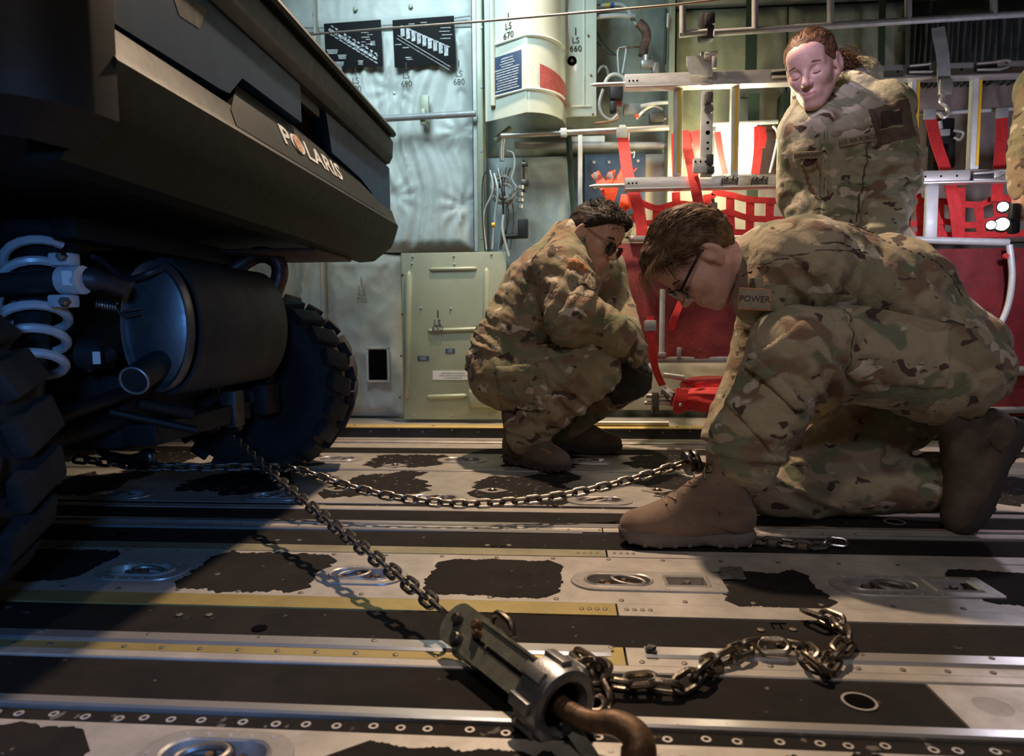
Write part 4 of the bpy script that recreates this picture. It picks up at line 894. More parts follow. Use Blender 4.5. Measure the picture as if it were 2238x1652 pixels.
for px in (1420, 1455, 1492, 1530): 
    p = at(px, 765 if px != 1492 else 764, 2.962); MB().lathe([(.006, 0), (.005, .003)], p, (0, -1, 0), n=8).build('grommet', M_rust, t1)
MB().rbox(at(1520, 786, 2.99), (at(1650, 786, 2.99).x-at(1408, 786, 2.99).x, .03, .026), .004).build('bottom_rail', M_paintg, t1)
MB().rbox(at(1484, 772, 2.965), (.018, .012, .05), .003).build('rail_bracket', M_paintg, t1); MB().rbox(at(1409, 786, 2.98), (.03, .02, .05), .004).build('rail_bracket', M_paintg, t1)
t2, A, C_ = seat(1992, 2420, 545, 905, 'red cloth troop seat to the right of the kneeling back')
MB().cyl(at(1992, 524, 3.04), at(2203, 530, 3.04), .0155, 16).build('top_tube', M_pale, t2); MB().tube(smooth_path(tp([(2206, 536, 3.0), (2212, 600, 2.98), (2205, 660, 2.97), (2188, 705, 2.96), (2168, 730, 2.96)])), .0125, 12).build('curved_support', M_pale, t2)
MB().cyl(at(2170, 812, 2.96), at(2330, 808, 2.96), .02, 14).cyl(at(2060, 898, 2.97), at(2330, 894, 2.97), .014, 12).build('lower_tube', M_alu, t2)
p = at(2197, 560, 2.99); MB().lathe([(.012, 0), (.010, .01)], p, (0, -1, 0), n=10).build('stud', M_red, t2)
pipe('seat_leg_pole', [(1448, 632, 2.93), (1446, 774, 2.93)], .0115, M_pale, 'thin upright grey pole in front of the red seat', 'pole', 12)
MB().rbox(at(1447, 775, 2.93), (.03, .03, .02), .004).build('pole_foot', M_paintg, bpy.data.objects['seat_leg_pole'])
redstrap([(1421, 690, 2.9), (1422, 720, 2.9), (1426, 770, 2.9), (1434, 810, 2.92), (1448, 842, 2.97)], .030, 'red tie-down strap hanging by the folded gloves of the squatting person', clip=(1421, 712, 2.893)); redstrap([(1488, 660, 2.93), (1476, 690, 2.92), (1466, 720, 2.93)], .028, 'loose red strap fold beside the thin pole')
# folded seat bundle and fittings on the ledge
t = thing('folded_seat_bundle', 'rolled-up red seat cloth lying on the ledge between the two men', 'seat bundle', at(1530, 900, 3.0))
def blob(name, c, d, m, seed, sub=4, par=None, amp=.18, rot=None):
    bm = bmesh.new(); bmesh.ops.create_icosphere(bm, subdivisions=sub, radius=1)
    R = Euler(rot).to_matrix() if rot else Matrix.Identity(3)
    for v in bm.verts:
        q = v.co.copy(); e = 1+amp*mnoise.noise(q*2.2+Vector((seed, 0, 0)))+amp*.5*mnoise.noise(Vector((q.x*2, q.y*7, q.z*7))+Vector((0, seed, 0)))
        s = [math.copysign(abs(k)**.7, k) for k in q]; v.co = R @ Vector((s[0]*d[0]*e, s[1]*d[1]*e, s[2]*d[2]*e))+Vector(c)
    me = bpy.data.meshes.new(name); bm.to_mesh(me); bm.free(); me.polygons.foreach_set('use_smooth', [True]*len(me.polygons)); return obj(name, me, m, par)
M_redb = mat('red_bundle_cloth', (.52, .02, .02), .7, 0, .25, 14, .4, 70, sheen=.2)
blob('upper_roll', at(1560, 842, 3.03), (.145, .05, .036), M_redb, 2, par=t); blob('lower_roll', at(1553, 874, 2.97), (.165, .06, .052), M_redb, 5, par=t, amp=.22)
MB().strap(smooth_path(tp([(1492, 850, 2.90), (1487, 872, 2.895), (1484, 892, 2.90), (1486, 902, 2.92)]), 5), .05, .005).build('band', M_red, t); MB().lathe([(.008, 0), (.006, .004)], at(1487, 885, 2.889), (0, -1, 0), n=10).build('snap', M_alu, t)
MB().cyl(at(1449, 820, 3.02), at(1495, 826, 3.02), .013, 12).cyl(at(1430, 878, 2.98), at(1468, 881, 2.98), .014, 12).build('tube_end', M_alu, t); MB().cyl(at(1448, 850, 2.98), at(1467, 866, 2.97), .02, 12, r2=.026).build('cast_joint', M_alu, t)
t = thing('floor_track_bracket', 'dark bracket clamped on silver tubes at the foot of the seat', 'bracket', at(1432, 890, 2.95)); MB().rbox(at(1432, 880, 2.965), (.03, .04, .09), .006).build('bracket', M_steeld, t)
for py, a, c_ in ((865, 1412, 1450), (881, 1408, 1466)): MB().cyl(at(a, py, 2.97), at(c_, py, 2.97), .010, 12).build('pin', M_alu, t)
tag(MB().cyl((at(1240, 897, 3.19).x, 3.195, .0695), (at(1462, 901, 3.19).x, 3.195, .0695), .012, 14).build('ledge_tube', M_alu), 'bright aluminium tube lying along the ledge behind the squatting person', 'tube')
# small dark upstand by squatting boot
t = thing('ledge_stop', 'small dark peg on the ledge edge behind the squatting boots', 'peg', at(1236, 950, 3.135)); MB().cyl(at(1236, 958, 3.135), at(1236, 934, 3.135), .004, 10).build('peg', M_steeld, t); MB().lathe([(.012, 0), (.010, .006)], at(1236, 932, 3.135), (0, 0, 1), n=12).build('cap', M_gstrap, t)
# ================================================================== UTILITY VEHICLE (rear end)
M_vblk = mat('moulded_black', (.012, .012, .012), .55, 0, .15, 40, .15, 1200, spec=.3)
M_vgrn = mat('moulded_charcoal', (.0095, .0105, .0080), .55, 0, .12, 40, .2, 1300, spec=.28)
M_vblu = mat('cool_light_tint', (.002, .034, .100), .5, 0, .1, 20, .06, 900, spec=.25)  # cool light on the dark bed panels is put into this blue
M_tail = mat('tail_lens', (.28, .01, .015), .2, 0, coat=.5)
M_muf = mat('muffler_shield', (.030, .030, .032), .55, .5, .2, 14, .25, 500)
M_mufc = mat('muffler_cap', (.12, .13, .14), .40, .7, .25, 20)
M_spring = mat('spring_grey', (.50, .52, .55), .35, .1, .08, 40)
M_pipe = mat('exhaust_brown', (.10, .065, .05), .45, .6, .3, 30)
veh = thing('utility_vehicle', 'dark utility vehicle with a black cargo bed and white rear lettering', 'vehicle', (-1.13, 1.65, 0))
YN, YF = .78, 2.475
def extr(prof, y0, y1, name, m, angle=30, taper=0.0, parent=veh):
    """closed (x,z) profile swept along y with slightly rounded ends"""
    b = MB(); cx = sum(p[0] for p in prof)/len(prof); cz = sum(p[1] for p in prof)/len(prof); n = len(prof)
    ys = [(y0, 1), (y1-.02, 1), (y1, 1-taper)] if taper else [(y0, 1), (y1, 1)]
    for y, s in ys: b.v += [(cx+(x-cx)*s, y, cz+(z-cz)*s) for x, z in prof]
    for i in range(len(ys)-1):
        for k in range(n): b.f.append((i*n+k, i*n+(k+1) % n, (i+1)*n+(k+1) % n, (i+1)*n+k))
    b.f += [tuple(range(n-1, -1, -1)), tuple((len(ys)-1)*n+k for k in range(n))]; b.m = [0]*len(b.f)
    return b.build(name, m, parent, angle=angle)
# lower tailgate moulding: lip, crease, leaning lettered face
low = [(-.74, .762), (-.690, .765), (-.655, .792), (-.628, .812), (-.618, .832), (-.608, .860), (-.598, .893), (-.606, .905), (-.619, .945), (-.645, .950), (-.70, .950)]
extr(low, .905, YF, 'tailgate_lower', M_vgrn, taper=.06)
lean = lambda z: -.606-(z-.905)*.325
so = [(1.255, .935), (1.325, 1.003), (1.62, 1.005), (1.84, .992), (2.10, .976), (2.22, .957), (2.30, .918), (2.31, .905), (1.255, .905)]
b = MB(); n_ = len(so); b.v = [(lean(z)+.0015, y, z) for y, z in so]+[(-.70, y, z) for y, z in so]; b.f = [tuple(range(n_)), tuple(range(2*n_-1, n_-1, -1))]+[(i, (i+1) % n_, n_+(i+1) % n_, n_+i) for i in range(n_)]; b.m = [0]*len(b.f); b.build('raised_moulding', M_vgrn, veh, angle=30)
extr([(-.72, .99), (-.660, .99), (-.660, 1.11), (-.72, 1.11)], YN+.03, YF-.01, 'tailgate_backing', M_vblk)
# upper rim
rim = [(-.72, 1.095), (-.640, 1.095), (-.615, 1.103), (-.603, 1.125), (-.600, 1.175), (-.612, 1.198), (-.640, 1.206), (-.72, 1.206)]
extr(rim, YN+.01, YF-.035, 'bed_rim', M_vblk, taper=.12)
extr([(-.70, 1.200), (-.592, 1.193), (-.585, 1.200), (-.592, 1.214), (-.70, 1.224)], YN, YF-.05, 'rim_cap', M_vblk, taper=.1)
# inset panel near, tinted blue for cool light, with the stepped lower edge (y, z outline), far panel
def sheet(outline, x0, x1, name, m):
    M = Matrix(((0, 0, 1, x0), (1, 0, 0, 0), (0, 1, 0, 0), (0, 0, 0, 1))); b = MB().prism(outline, x1-x0, M); return b.build(name, m, veh, angle=30)
sheet([(.895, .952), (1.225, .962), (1.262, .966), (1.315, 1.012), (1.615, 1.014), (1.612, 1.100), (.90, 1.100)], -.662, -.619, 'tailgate_panel', M_vblu)
sheet([(1.84, 1.00), (2.10, .985), (2.22, .965), (2.29, .925), (2.40, .925), (2.455, .955), (2.455, 1.095), (1.80, 1.095)], -.662, -.624, 'tailgate_panel', M_vblu)
sheet([(1.63, 1.012), (1.80, .998), (1.80, 1.098), (1.63, 1.098)], -.690, -.655, 'handle_recess', M_dark)
MB().rbox((-.645, 1.70, 1.085), (.03, .15, .03), .008).build('handle', M_vblk, veh)
# scuff on the paint near the top, near corner tail lights
sheet([(1.075, 1.07), (1.19, 1.085), (1.16, 1.04), (1.10, 1.035)], -.625, -.6183, 'worn_scuff', mat('scuffed_plastic', (.09, .09, .085), .7, 0, .4, 60))
MB().rbox((-.635, .868, 1.06), (.05, .06, .15), .02).build('tail_light', M_tail, veh); MB().rbox((-.652, 2.468, .955), (.05, .03, .16), .012).build('tail_light', M_tail, veh)
# near corner post and side of the bed
b = MB()
cp = [(-.602, .908), (-.606, .87), (-.622, .82), (-.66, .785), (-.74, .778)]
b.grid([[Vector((x, y, z)) for x, y in cp] for z in (.812, .90, 1.0, 1.1, 1.2)]); b.grid([[Vector((x-.012, y+.012, z)) for x, y in cp] for z in (.812, .90, 1.0, 1.1, 1.2)], flip=True)
b.grid([[Vector((x, y, .812)) for x, y in cp], [Vector((x-.06, y+.02, .775)) for x, y in cp]])
b.build('corner_post', M_vblk, veh, angle=60)
MB().rbox((-1.70, .795, 1.03), (1.98, .03, .36), .012).build('bed_side', M_vblu, veh); MB().rbox((-1.70, YF-.03, 1.03), (1.98, .03, .36), .012).build('bed_side', M_vblu, veh)
MB().rbox((-1.66, (YN+YF)/2, .835), (2.0, YF-YN-.08, .05), .01).build('bed_floor', M_vblk, veh); MB().rbox((-2.68, (YN+YF)/2, 1.0), (.04, YF-YN-.05, .45), .01).build('bed_front_wall', M_vblk, veh)
# cab behind: seat back block, roll cage
cage = MB()
for y in (YN+.06, YF-.06): cage.tube(smooth_path([Vector((-2.75, y, .6)), Vector((-2.78, y, 1.3)), Vector((-2.9, y, 1.85)), Vector((-3.2, y, 1.95))]), .025, 10)
cage.cyl((-2.9, YN+.06, 1.85), (-2.9, YF-.06, 1.85), .025, 10); cage.build('roll_cage', M_vblk, veh)
MB().rbox((-2.95, (YN+YF)/2, .75), (.5, 1.4, .5), .06).build('cab_body', M_vblk, veh)
# underside: frame rails, plate, crossmembers
MB().rbox((-1.1, 2.14, .757), (.75, .34, .012), .003).build('under_plate', mat('under_plate_brown', (.10, .07, .06), .6, .3, .3, 20), veh)
b = MB(); b.rbox((-1.95, 1.45, .72), (1.7, .06, .08), .01); b.build('frame_rail', M_vblk, veh); b = MB(); b.rbox((-1.95, 2.0, .72), (1.7, .06, .08), .01); b.build('frame_rail', M_vblk, veh)
MB().rbox((-1.05, 1.75, .745), (.06, .75, .05), .01).build('cross_member', M_vblk, veh); MB().rbox((-1.35, 1.7, .52), (.36, .42, .36), .05).build('engine_block', M_vblk, veh)
MB().rbox((-1.22, 1.72, .33), (.34, .34, .20), .05).build('gear_case', M_vblk, veh); MB().rbox((-1.02, 1.8, .275), (.09, .50, .055), .01).build('lower_frame', M_vblk, veh)
MB().rbox((-.99, 1.96, .29), (.05, .06, .11), .008).build('hitch_tab', M_steeld, veh); MB().rbox((-.965, 2.14, .30), (.05, .10, .10), .012).build('hitch_box', M_vblk, veh)
for y0, y1, zz in ((1.95, 2.36, .34), (1.10, 1.55, .34)):
    for dx in (-.12, .13):
        pts = [Vector((-1.16+dx*.7, y0 if y0 > 1.5 else y1, zz-.03)), Vector((-1.13+dx*.3, y1 if y0 > 1.5 else y0, zz-.06))]
        MB().cyl(pts[0], pts[1], .020, 10).build('suspension_arm', M_vblk, veh)
    MB().cyl((-1.13, y0, .33), (-1.13, y1, .32), .016, 10).build('drive_shaft', M_vblk, veh); MB().cyl((-1.13, y0+.1, .33), (-1.13, y0+.2, .325), .035, 14, r2=.028).build('drive_boot', M_rubber, veh)
for px0, py0, px1, py1, y0, y1, r in ((300, 880, 420, 905, 1.5, 1.6, .014), (110, 915, 300, 850, 1.3, 1.55, .016), (430, 940, 240, 900, 1.6, 1.5, .010), (180, 800, 245, 770, 1.4, 1.45, .02), (160, 780, 240, 790, 1.42, 1.5, .022)):
    MB().cyl(at(px0, py0, y0), at(px1, py1, y1), r, 10).build('link_rod', M_vblk, veh)
p = at(200, 775, 1.41); MB().lathe([(.03, -.025), (.034, 0), (.03, .025)], p, (1, .3, 0), n=16).build('bushing', M_rubber, veh); MB().box(at(211, 782, 1.36), (.016, .002, .026)).build('small_tag', M_white, veh, smooth=False)
# ------------------------------------------------------------------ lettering on the tailgate
me = text_mesh('POLARIS', .05, .0012, 'LEFT', shear=-.12, space=1.06, bold=.0011)
co = np.array([v.co for v in me.vertices]); x0, x1, y0, y1 = co[:, 0].min(), co[:, 0].max(), co[:, 1].min(), co[:, 1].max()
up = Vector((-.026, 0, .080)).normalized(); nrm = Vector((0, 1, 0)).cross(up)
oz = Vector((-.6150, 1.492, .936))
for v in me.vertices:
    u = (v.co.x-x0)/(x1-x0); w = (v.co.y-y0)/(y1-y0); v.co = oz+Vector((0, u*.408, 0))+up*(w*.044)+nrm*(.0012+v.co.z)
M_let = mat('letter_white', (.82, .80, .80), .35); M_let.node_tree.nodes['Principled BSDF'].inputs['Roughness'].default_value = .4
obj('lettering', me, M_let, veh, 'white POLARIS lettering')
c = oz+Vector((0, .408*.235, 0))+up*.022+nrm*.003
b = MB(); b.lathe([(.021, -.001), (.021, .0015)], c, nrm, n=28, xdir=(0, 1, 0), sx=1.15); b.build('round_sticker', mat('sticker_multi', (.45, .10, .07), .5, 0, .8, 120, col2=(.75, .62, .42)), veh, label='round red and tan sticker over the letter O')
# ------------------------------------------------------------------ wheels
LUG = MB().rbox((0, 0, 0), (.062, .125, .030), .006).mesh('tread_lug'); LUG.materials.append(M_rubber)
LUG2 = MB().rbox((0, 0, 0), (.05, .07, .024), .005).mesh('tread_lug'); LUG2.materials.append(M_rubber)
def wheel(cx, cy, cz, R=.315, W=.27):
    pr = [(R*.52, -W*.36), (R*.60, -W*.45), (R*.80, -W*.5), (R*.93, -W*.44), (R*.965, -W*.3), (R*.97, 0), (R*.965, W*.3), (R*.93, W*.44), (R*.80, W*.5), (R*.60, W*.45), (R*.52, W*.36)]
    w = MB().lathe(pr, (cx, cy, cz), (0, 1, 0), n=48).build('wheel', M_rubber, veh, angle=50)
    MB().lathe([(R*.53, -W*.30), (R*.50, -W*.34), (R*.46, -W*.2), (R*.2, -W*.12), (R*.12, -W*.16), (.02, -W*.16)], (cx, cy, cz), (0, 1, 0), n=32).build('rim', M_vblk, w)
    MB().lathe([(R*.53, W*.30), (R*.50, W*.34), (R*.46, W*.2), (R*.2, W*.12), (R*.12, W*.16), (.02, W*.16)], (cx, cy, cz), (0, 1, 0), n=32).build('rim', M_vblk, w)
    N = 22
    for i in range(N):
        for s, off in ((-1, 0), (1, .5)):
            a = 2*PI*(i+off)/N; rr = R*.985
            o = bpy.data.objects.new('tread_lug', LUG); COL.objects.link(o); o.parent = w
            o.location = (cx+rr*math.cos(a), cy+s*W*.30, cz+rr*math.sin(a))
            M = Matrix.Rotation(PI/2-a, 3, 'Y') @ Matrix.Rotation(s*.32, 3, 'Z') @ Matrix.Rotation(-s*.20, 3, 'X'); o.rotation_euler = M.to_euler()
    return w
wheel(-1.105, 2.43, .328); wheel(-1.19, .985, .328)
MB().lathe([(.07, 0), (.075, .05), (.05, .07)], (-1.105, 2.24, .33), (0, 1, 0), n=20).build('hub', M_steeld, veh); MB().rbox((-1.0, 2.22, .33), (.05, .05, .16), .01).build('brake_caliper', M_steeld, veh)
for a in np.linspace(0, 2*PI, 5, endpoint=False): MB().cyl((-1.105+.05*math.cos(a), 2.23, .33+.05*math.sin(a)), (-1.105+.05*math.cos(a), 2.25, .33+.05*math.sin(a)), .009, 6).build('lug_nut', M_steel, veh)
# ------------------------------------------------------------------ muffler
mf = veh
cx, cz = -.930, .535
def ell(b, prof, c=(cx, 0, cz), sx=.5, n=40): return b.lathe(prof, c, (0, 1, 0), n=n, xdir=(1, 0, 0), sx=sx, sy=1)
b = MB(); ell(b, [(.158, 1.53), (.163, 1.535), (.163, 2.02), (.158, 2.03), (.150, 2.03), (.150, 1.53)], sx=.56)
muf = b.build('muffler', M_muf, veh, angle=45)
b = MB(); ell(b, [(.150, 1.52), (.152, 1.495), (.147, 1.488), (.140, 1.492), (.132, 1.50), (.120, 1.496), (.02, 1.485)], sx=.54); b.build('end_cap', M_mufc, muf, angle=50)
b = MB(); ell(b, [(.152, 2.02), (.14, 2.06), (.02, 2.07)], sx=.54); b.build('rear_cap', M_muf, muf, angle=50)
o_ = at(293, 832, 1.385); i_ = Vector((-.925, 1.50, .455)); d = (o_-i_)
b = MB(); b.tube([i_, i_+d*.35, o_], [.028, .0315, .0315], 24, cap=False); b.tube([o_, i_+d*.4], [.0275, .0275], 24, cap=True); 
vs = []; T = d.normalized(); u = T.cross(Vector((0, 0, 1))).normalized(); w2 = T.cross(u)
b2 = MB(); b2.tube([o_+(u*math.cos(a)+w2*math.sin(a))*.0295 for a in np.linspace(0, 2*PI, 28, endpoint=False)], .0028, 8, closed=True); b2.build('outlet_rim', mat('outlet_rim', (.33, .28, .27), .4, .6), muf)
b.build('outlet_pipe', M_muf, muf)
# spring hook on the cap, bent wire
def coil(c0, c1, r, turns, wire, name, m, n=14, par=veh):
    c0, c1 = Vector(c0), Vector(c1); T = (c1-c0).normalized(); u = T.cross(Vector((0, 1, .2))).normalized(); w_ = T.cross(u); N = int(turns*n)
    pts = [c0+(c1-c0)*i/N+(u*math.cos(2*PI*i/n)+w_*math.sin(2*PI*i/n))*r for i in range(N+1)]; return MB().tube(pts, wire, 8).build(name, m, par)
coil(at(208, 664, 1.43), at(254, 672, 1.46), .010, 8, .0022, 'retaining_spring', M_steel, 10)
MB().tube(smooth_path(tp([(254, 672, 1.46), (262, 686, 1.47), (278, 678, 1.47), (306, 674, 1.475)])), .003, 6).tube(smooth_path(tp([(262, 684, 1.46), (275, 692, 1.465), (305, 686, 1.47)])), .003, 6).build('retaining_hook', M_steel, veh)
MB().tube(smooth_path(tp([(200, 560, 1.5), (225, 572, 1.5), (262, 605, 1.48), (285, 610, 1.47), (320, 600, 1.46), (352, 586, 1.48)])), .0075, 8).build('vent_hose', M_black, veh)
MB().tube(smooth_path([Vector((-1.05, 2.08, .70)), at(560, 558, 2.1), at(600, 566, 2.1), at(612, 595, 2.1), at(600, 640, 2.09), at(585, 690, 2.05)]), .026, 14).build('exhaust_bend', M_pipe, veh)
# coil-over shock: pale visible coils below, dark shock inside
t0, t1_ = at(86, 560, 1.43), at(58, 835, 1.26)
coil(t0, t1_, .062, 5.6, .0098, 'coil_spring', M_spring, 20)
MB().cyl(t0+(t0-t1_)*.2, t1_-(t0-t1_)*.15, .032, 16).build('shock_body', M_black, veh); MB().lathe([(.075, -.01), (.078, .01), (.05, .03)], t0+Vector((0, 0, .02)), tuple(t0-t1_), n=24).build('spring_cup', M_black, veh)
# sway bar with clamp
MB().tube(smooth_path(tp([(-60, 628, 1.3), (60, 618, 1.3), (150, 608, 1.31), (220, 614, 1.34), (268, 630, 1.38)])), [.024]*18+[.02]*7, 14).build('sway_bar', M_black, veh)
c = at(160, 612, 1.305); b = MB(); b.tube([c+Vector((-.022, .0, -.0)), c+Vector((.022, -.0, -.0))], .0285, 24); cl = b.build('bar_clamp', M_spring, veh)
MB().rbox(c+Vector((-.012, -.006, .040)), (.045, .035, .026), .006).build('clamp_ear', M_spring, cl); MB().rbox(c+Vector((-.018, -.006, -.042)), (.045, .035, .026), .006).build('clamp_ear', M_spring, cl)
for s in (1, -1): MB().lathe([(.010, 0), (.010, .012), (.006, .02)], c+Vector((0, -.024, .044*s)), (.3, -1, 0), n=6).build('bolt', M_steel, cl)
MB().box(c+Vector((.009, -.0285, .002)), (.019, .0012, .028), (.1, 0, .15)).build('white_tag', M_white, cl, smooth=False)
# ================================================================== CHAINS
def link_mesh(p=.033, d=.0090, w=.0105):
    """stadium link along X; p = inner length, d = wire diameter, w = half width to wire centre"""
    r = d/2; h = p/2+r-w; pts = []
    for i in range(9): a = -PI/2+PI*i/8; pts.append((h+w*math.cos(a), w*math.sin(a), 0))
    for i in range(9): a = PI/2+PI*i/8; pts.append((-h+w*math.cos(a), w*math.sin(a), 0))
    return MB().tube(pts, r, 8, closed=True).mesh('link')
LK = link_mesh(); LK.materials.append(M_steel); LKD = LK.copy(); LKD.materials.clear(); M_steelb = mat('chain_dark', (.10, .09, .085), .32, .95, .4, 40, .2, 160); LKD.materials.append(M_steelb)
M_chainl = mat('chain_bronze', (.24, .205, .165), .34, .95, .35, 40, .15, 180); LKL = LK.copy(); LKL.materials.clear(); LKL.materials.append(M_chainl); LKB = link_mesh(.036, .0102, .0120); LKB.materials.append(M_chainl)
def chain(label, pts, me=LK, pitch=.033, roll0=.6, group=None, jit=0.0, z0=None):
    """links placed every pitch along a smooth path, each turned 90 degrees from the last"""
    P = np.array([list(p) for p in pts]); seg = np.r_[0, np.cumsum(np.linalg.norm(np.diff(P, axis=0), axis=1))]; n = max(2, int(seg[-1]/pitch))
    t = thing('chain', label, 'chain', P[0], group)
    for i in range(n):
        s = (i+.5)*pitch; c = np.array([np.interp(s, seg, P[:, k]) for k in range(3)]); a = np.array([np.interp(s-pitch/2, seg, P[:, k]) for k in range(3)]); b_ = np.array([np.interp(s+pitch/2, seg, P[:, k]) for k in range(3)])
        T = Vector(b_-a).normalized(); side = T.cross(Vector((0, 0, 1))).normalized(); up = side.cross(T)
        M = Matrix((T, side, up)).transposed() @ Matrix.Rotation(roll0+(i % 2)*PI/2+random.uniform(-jit, jit), 3, 'X')
        o = bpy.data.objects.new('link', me); COL.objects.link(o); o.location = c; o.rotation_euler = M.to_euler(); o.parent = t; o.matrix_parent_inverse = t.matrix_basis.inverted()
    return t
JA = at(985, 1348, 1.08); HK = at(500, 948, 2.02)
sag = smooth_path([HK, (HK*.72+JA*.28)+Vector((0, 0, -.012)), (HK*.4+JA*.6)+Vector((0, 0, -.012)), JA], 12)
chain('taut steel chain running diagonally from the vehicle to the tensioner', sag, roll0=.75)
HKc = at(490, 930, 2.06)
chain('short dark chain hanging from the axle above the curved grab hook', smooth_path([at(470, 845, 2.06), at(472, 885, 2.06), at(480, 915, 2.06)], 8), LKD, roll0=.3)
# grab hook where the diagonal chain meets the axle chain
t = thing('grab_hook', 'dark curved grab hook at the top of the diagonal chain', 'hook', HKc)
MB().tube(smooth_path(tp([(462, 938, 2.03), (470, 920, 2.03), (490, 912, 2.02), (515, 916, 2.01), (522, 930, 2.0), (512, 942, 2.0), (494, 944, 2.0)])), .013, 10).build('hook_body', M_steelb, t)
chain('tiny chain tail bunched left of the upper grab hook', smooth_path(tp([(440, 932, 2.04), (456, 937, 2.03), (474, 934, 2.02)]), 6), LK, roll0=.2)
bpts = tp([(165, 1003, 1.72), (250, 1012, 1.72), (330, 1020, 1.73), (450, 1022, 1.78), (590, 1019, 1.84), (660, 1030, 1.82), (720, 1050, 1.80), (800, 1073, 1.78), (880, 1089, 1.765), (990, 1101, 1.76), (1100, 1098, 1.775), (1200, 1087, 1.80), (1300, 1068, 1.835), (1400, 1042, 1.88), (1500, 1010, 1.93)])
chain('long steel chain sagging across from the left tyre to the kneeling boot', smooth_path(bpts, 6), LKL, roll0=.75)
# tensioner behind the boot end of that chain: stacked dark discs
t = thing('chain_tensioner', 'dark round tensioner behind the tan boot ankle', 'tensioner', at(1510, 1015, 1.93)); c = at(1503, 1012, 1.93)
for k in range(2): MB().lathe([(.034, -.006), (.036, 0), (.034, .006)], c+Vector((.020*k, .0, .004*k)), (1, .25, .2), n=22).build('disc', M_steelb, t)
MB().cyl(c, c+Vector((.22, .02, -.07)), .016, 12).build('shank', M_steelb, t); MB().rbox(c+Vector((.012, -.03, -.03)), (.006, .004, .024), .001).build('tag', M_white, t)
# left dark hook and its chain
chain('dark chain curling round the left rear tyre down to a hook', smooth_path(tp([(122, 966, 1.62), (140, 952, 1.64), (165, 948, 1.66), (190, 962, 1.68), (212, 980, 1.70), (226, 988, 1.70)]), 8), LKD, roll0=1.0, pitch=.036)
t = thing('grab_hook', 'large dark hook lying over the chain by the left tyre', 'hook', at(280, 995, 1.7))
MB().tube(smooth_path(tp([(218, 985, 1.71), (245, 998, 1.70), (275, 1004, 1.69), (305, 1002, 1.68), (324, 992, 1.68), (328, 1004, 1.68), (310, 1016, 1.69), (285, 1016, 1.70)])), [.011]*6+[.014]*10+[.016]*16+[.014]*6+[.010]*5, 10).build('hook_body', M_steelb, t)
# small chain by the heel
def lying(label, pxs, me, seed, roll=.0, h=.011, jit=.25, pitch=.033):
    random.seed(seed); pts = [fl(a, b_, z) for a, b_, z in pxs]; return chain(label, smooth_path(pts, 8), me, pitch, roll, jit=jit)
lying('short steel chain end lying on the floor behind the tan boot heel', [(1640, 1180, .012), (1690, 1184, .012), (1740, 1190, .012), (1790, 1192, .014), (1830, 1184, .014), (1858, 1195, .012)], LK, 4, roll=.5)
# loose chain in front
lz = .013
lying('loose bronze-grey chain strewn on the floor beside the tensioner', [(1258, 1530, .012), (1290, 1538, .012), (1318, 1522, .014), (1296, 1500, .020), (1266, 1505, .026), (1262, 1480, .030), (1295, 1478, .034), (1312, 1458, .036), (1285, 1462, .046), (1262, 1440, .04), (1290, 1448, .045), (1310, 1478, .03), (1335, 1492, lz), (1370, 1500, lz), (1405, 1484, .02), (1440, 1500, lz), (1480, 1500, lz), (1520, 1475, .02), (1545, 1455, .02), (1575, 1442, lz), (1610, 1424, .02), (1650, 1412, lz), (1690, 1412, .02), (1730, 1410, .016), (1765, 1425, .02), (1775, 1445, .02), (1800, 1465, lz), (1818, 1440, .018), (1838, 1415, .016), (1850, 1398, .02), (1835, 1365, .02), (1810, 1350, .016), (1785, 1345, .02), (1765, 1335, .014)], LKB, 9, roll=.5, jit=.35, pitch=.036)
# ------------------------------------------------------------------ chain tensioner (ratchet jack)
A = at(1005, 1368, 1.06); B_ = at(1190, 1512, .885); ax = (B_-A).normalized(); side = ax.cross(Vector((0, 0, 1))).normalized(); nn = side.cross(ax)
# face the broad plate toward camera/up
toC = (Vector(CAM)-(A+B_)/2); nn = (toC-ax*toC.dot(ax)).normalized(); side = nn.cross(ax)
R = Matrix((ax, side, nn)).transposed(); Lj = (B_-A).length
M_jack = mat('jack_grey_green', (.23, .235, .195), .45, .45, .3, 25, .12, 150)
M_cast = mat('cast_silver', (.30, .30, .31), .38, .75, .2, 30, .1, 200)
jk = thing('ratchet_tensioner', 'grey-green chain tensioner with castellated ring nut in the foreground', 'tensioner', B_)
T4 = Matrix.Translation(A) @ R.to_4x4()
# body plate outline: round head, straight sides
out = [(.030*math.cos(a)-.0, .034*math.sin(a)) for a in np.linspace(PI/2, 3*PI/2, 16)]+[(.04, -.032), (Lj-.005, -.030), (Lj-.005, .030), (.085, .030), (.055, .034)]
MB().prism(out, .006, T4 @ Matrix.Translation((0, 0, .006))).build('face_plate', M_jack, jk, angle=30); MB().prism(out, .006, T4 @ Matrix.Translation((0, 0, -.028))).build('back_plate', M_jack, jk, angle=30)
MB().prism([(.05, -.024), (Lj-.008, -.026), (Lj-.008, .026), (.05, .022)], .026, T4 @ Matrix.Translation((0, 0, -.021))).build('core', M_steeld, jk, angle=30)
def J(x, y, z): return T4 @ Vector((x, y, z))
MB().rbox(J(Lj*.56, -.001, .0128), (Lj*.58, .0058, .0016), .0005, R).build('slot', M_dark, jk); MB().rbox(J(Lj*.42, -.001, .0135), (.005, .006, .003), .001, R).build('slot_stop', M_jack, jk)
MB().rbox(J(Lj*.55, .027, .013), (Lj*.62, .004, .004), .001, R).build('edge_bead', M_jack, jk)
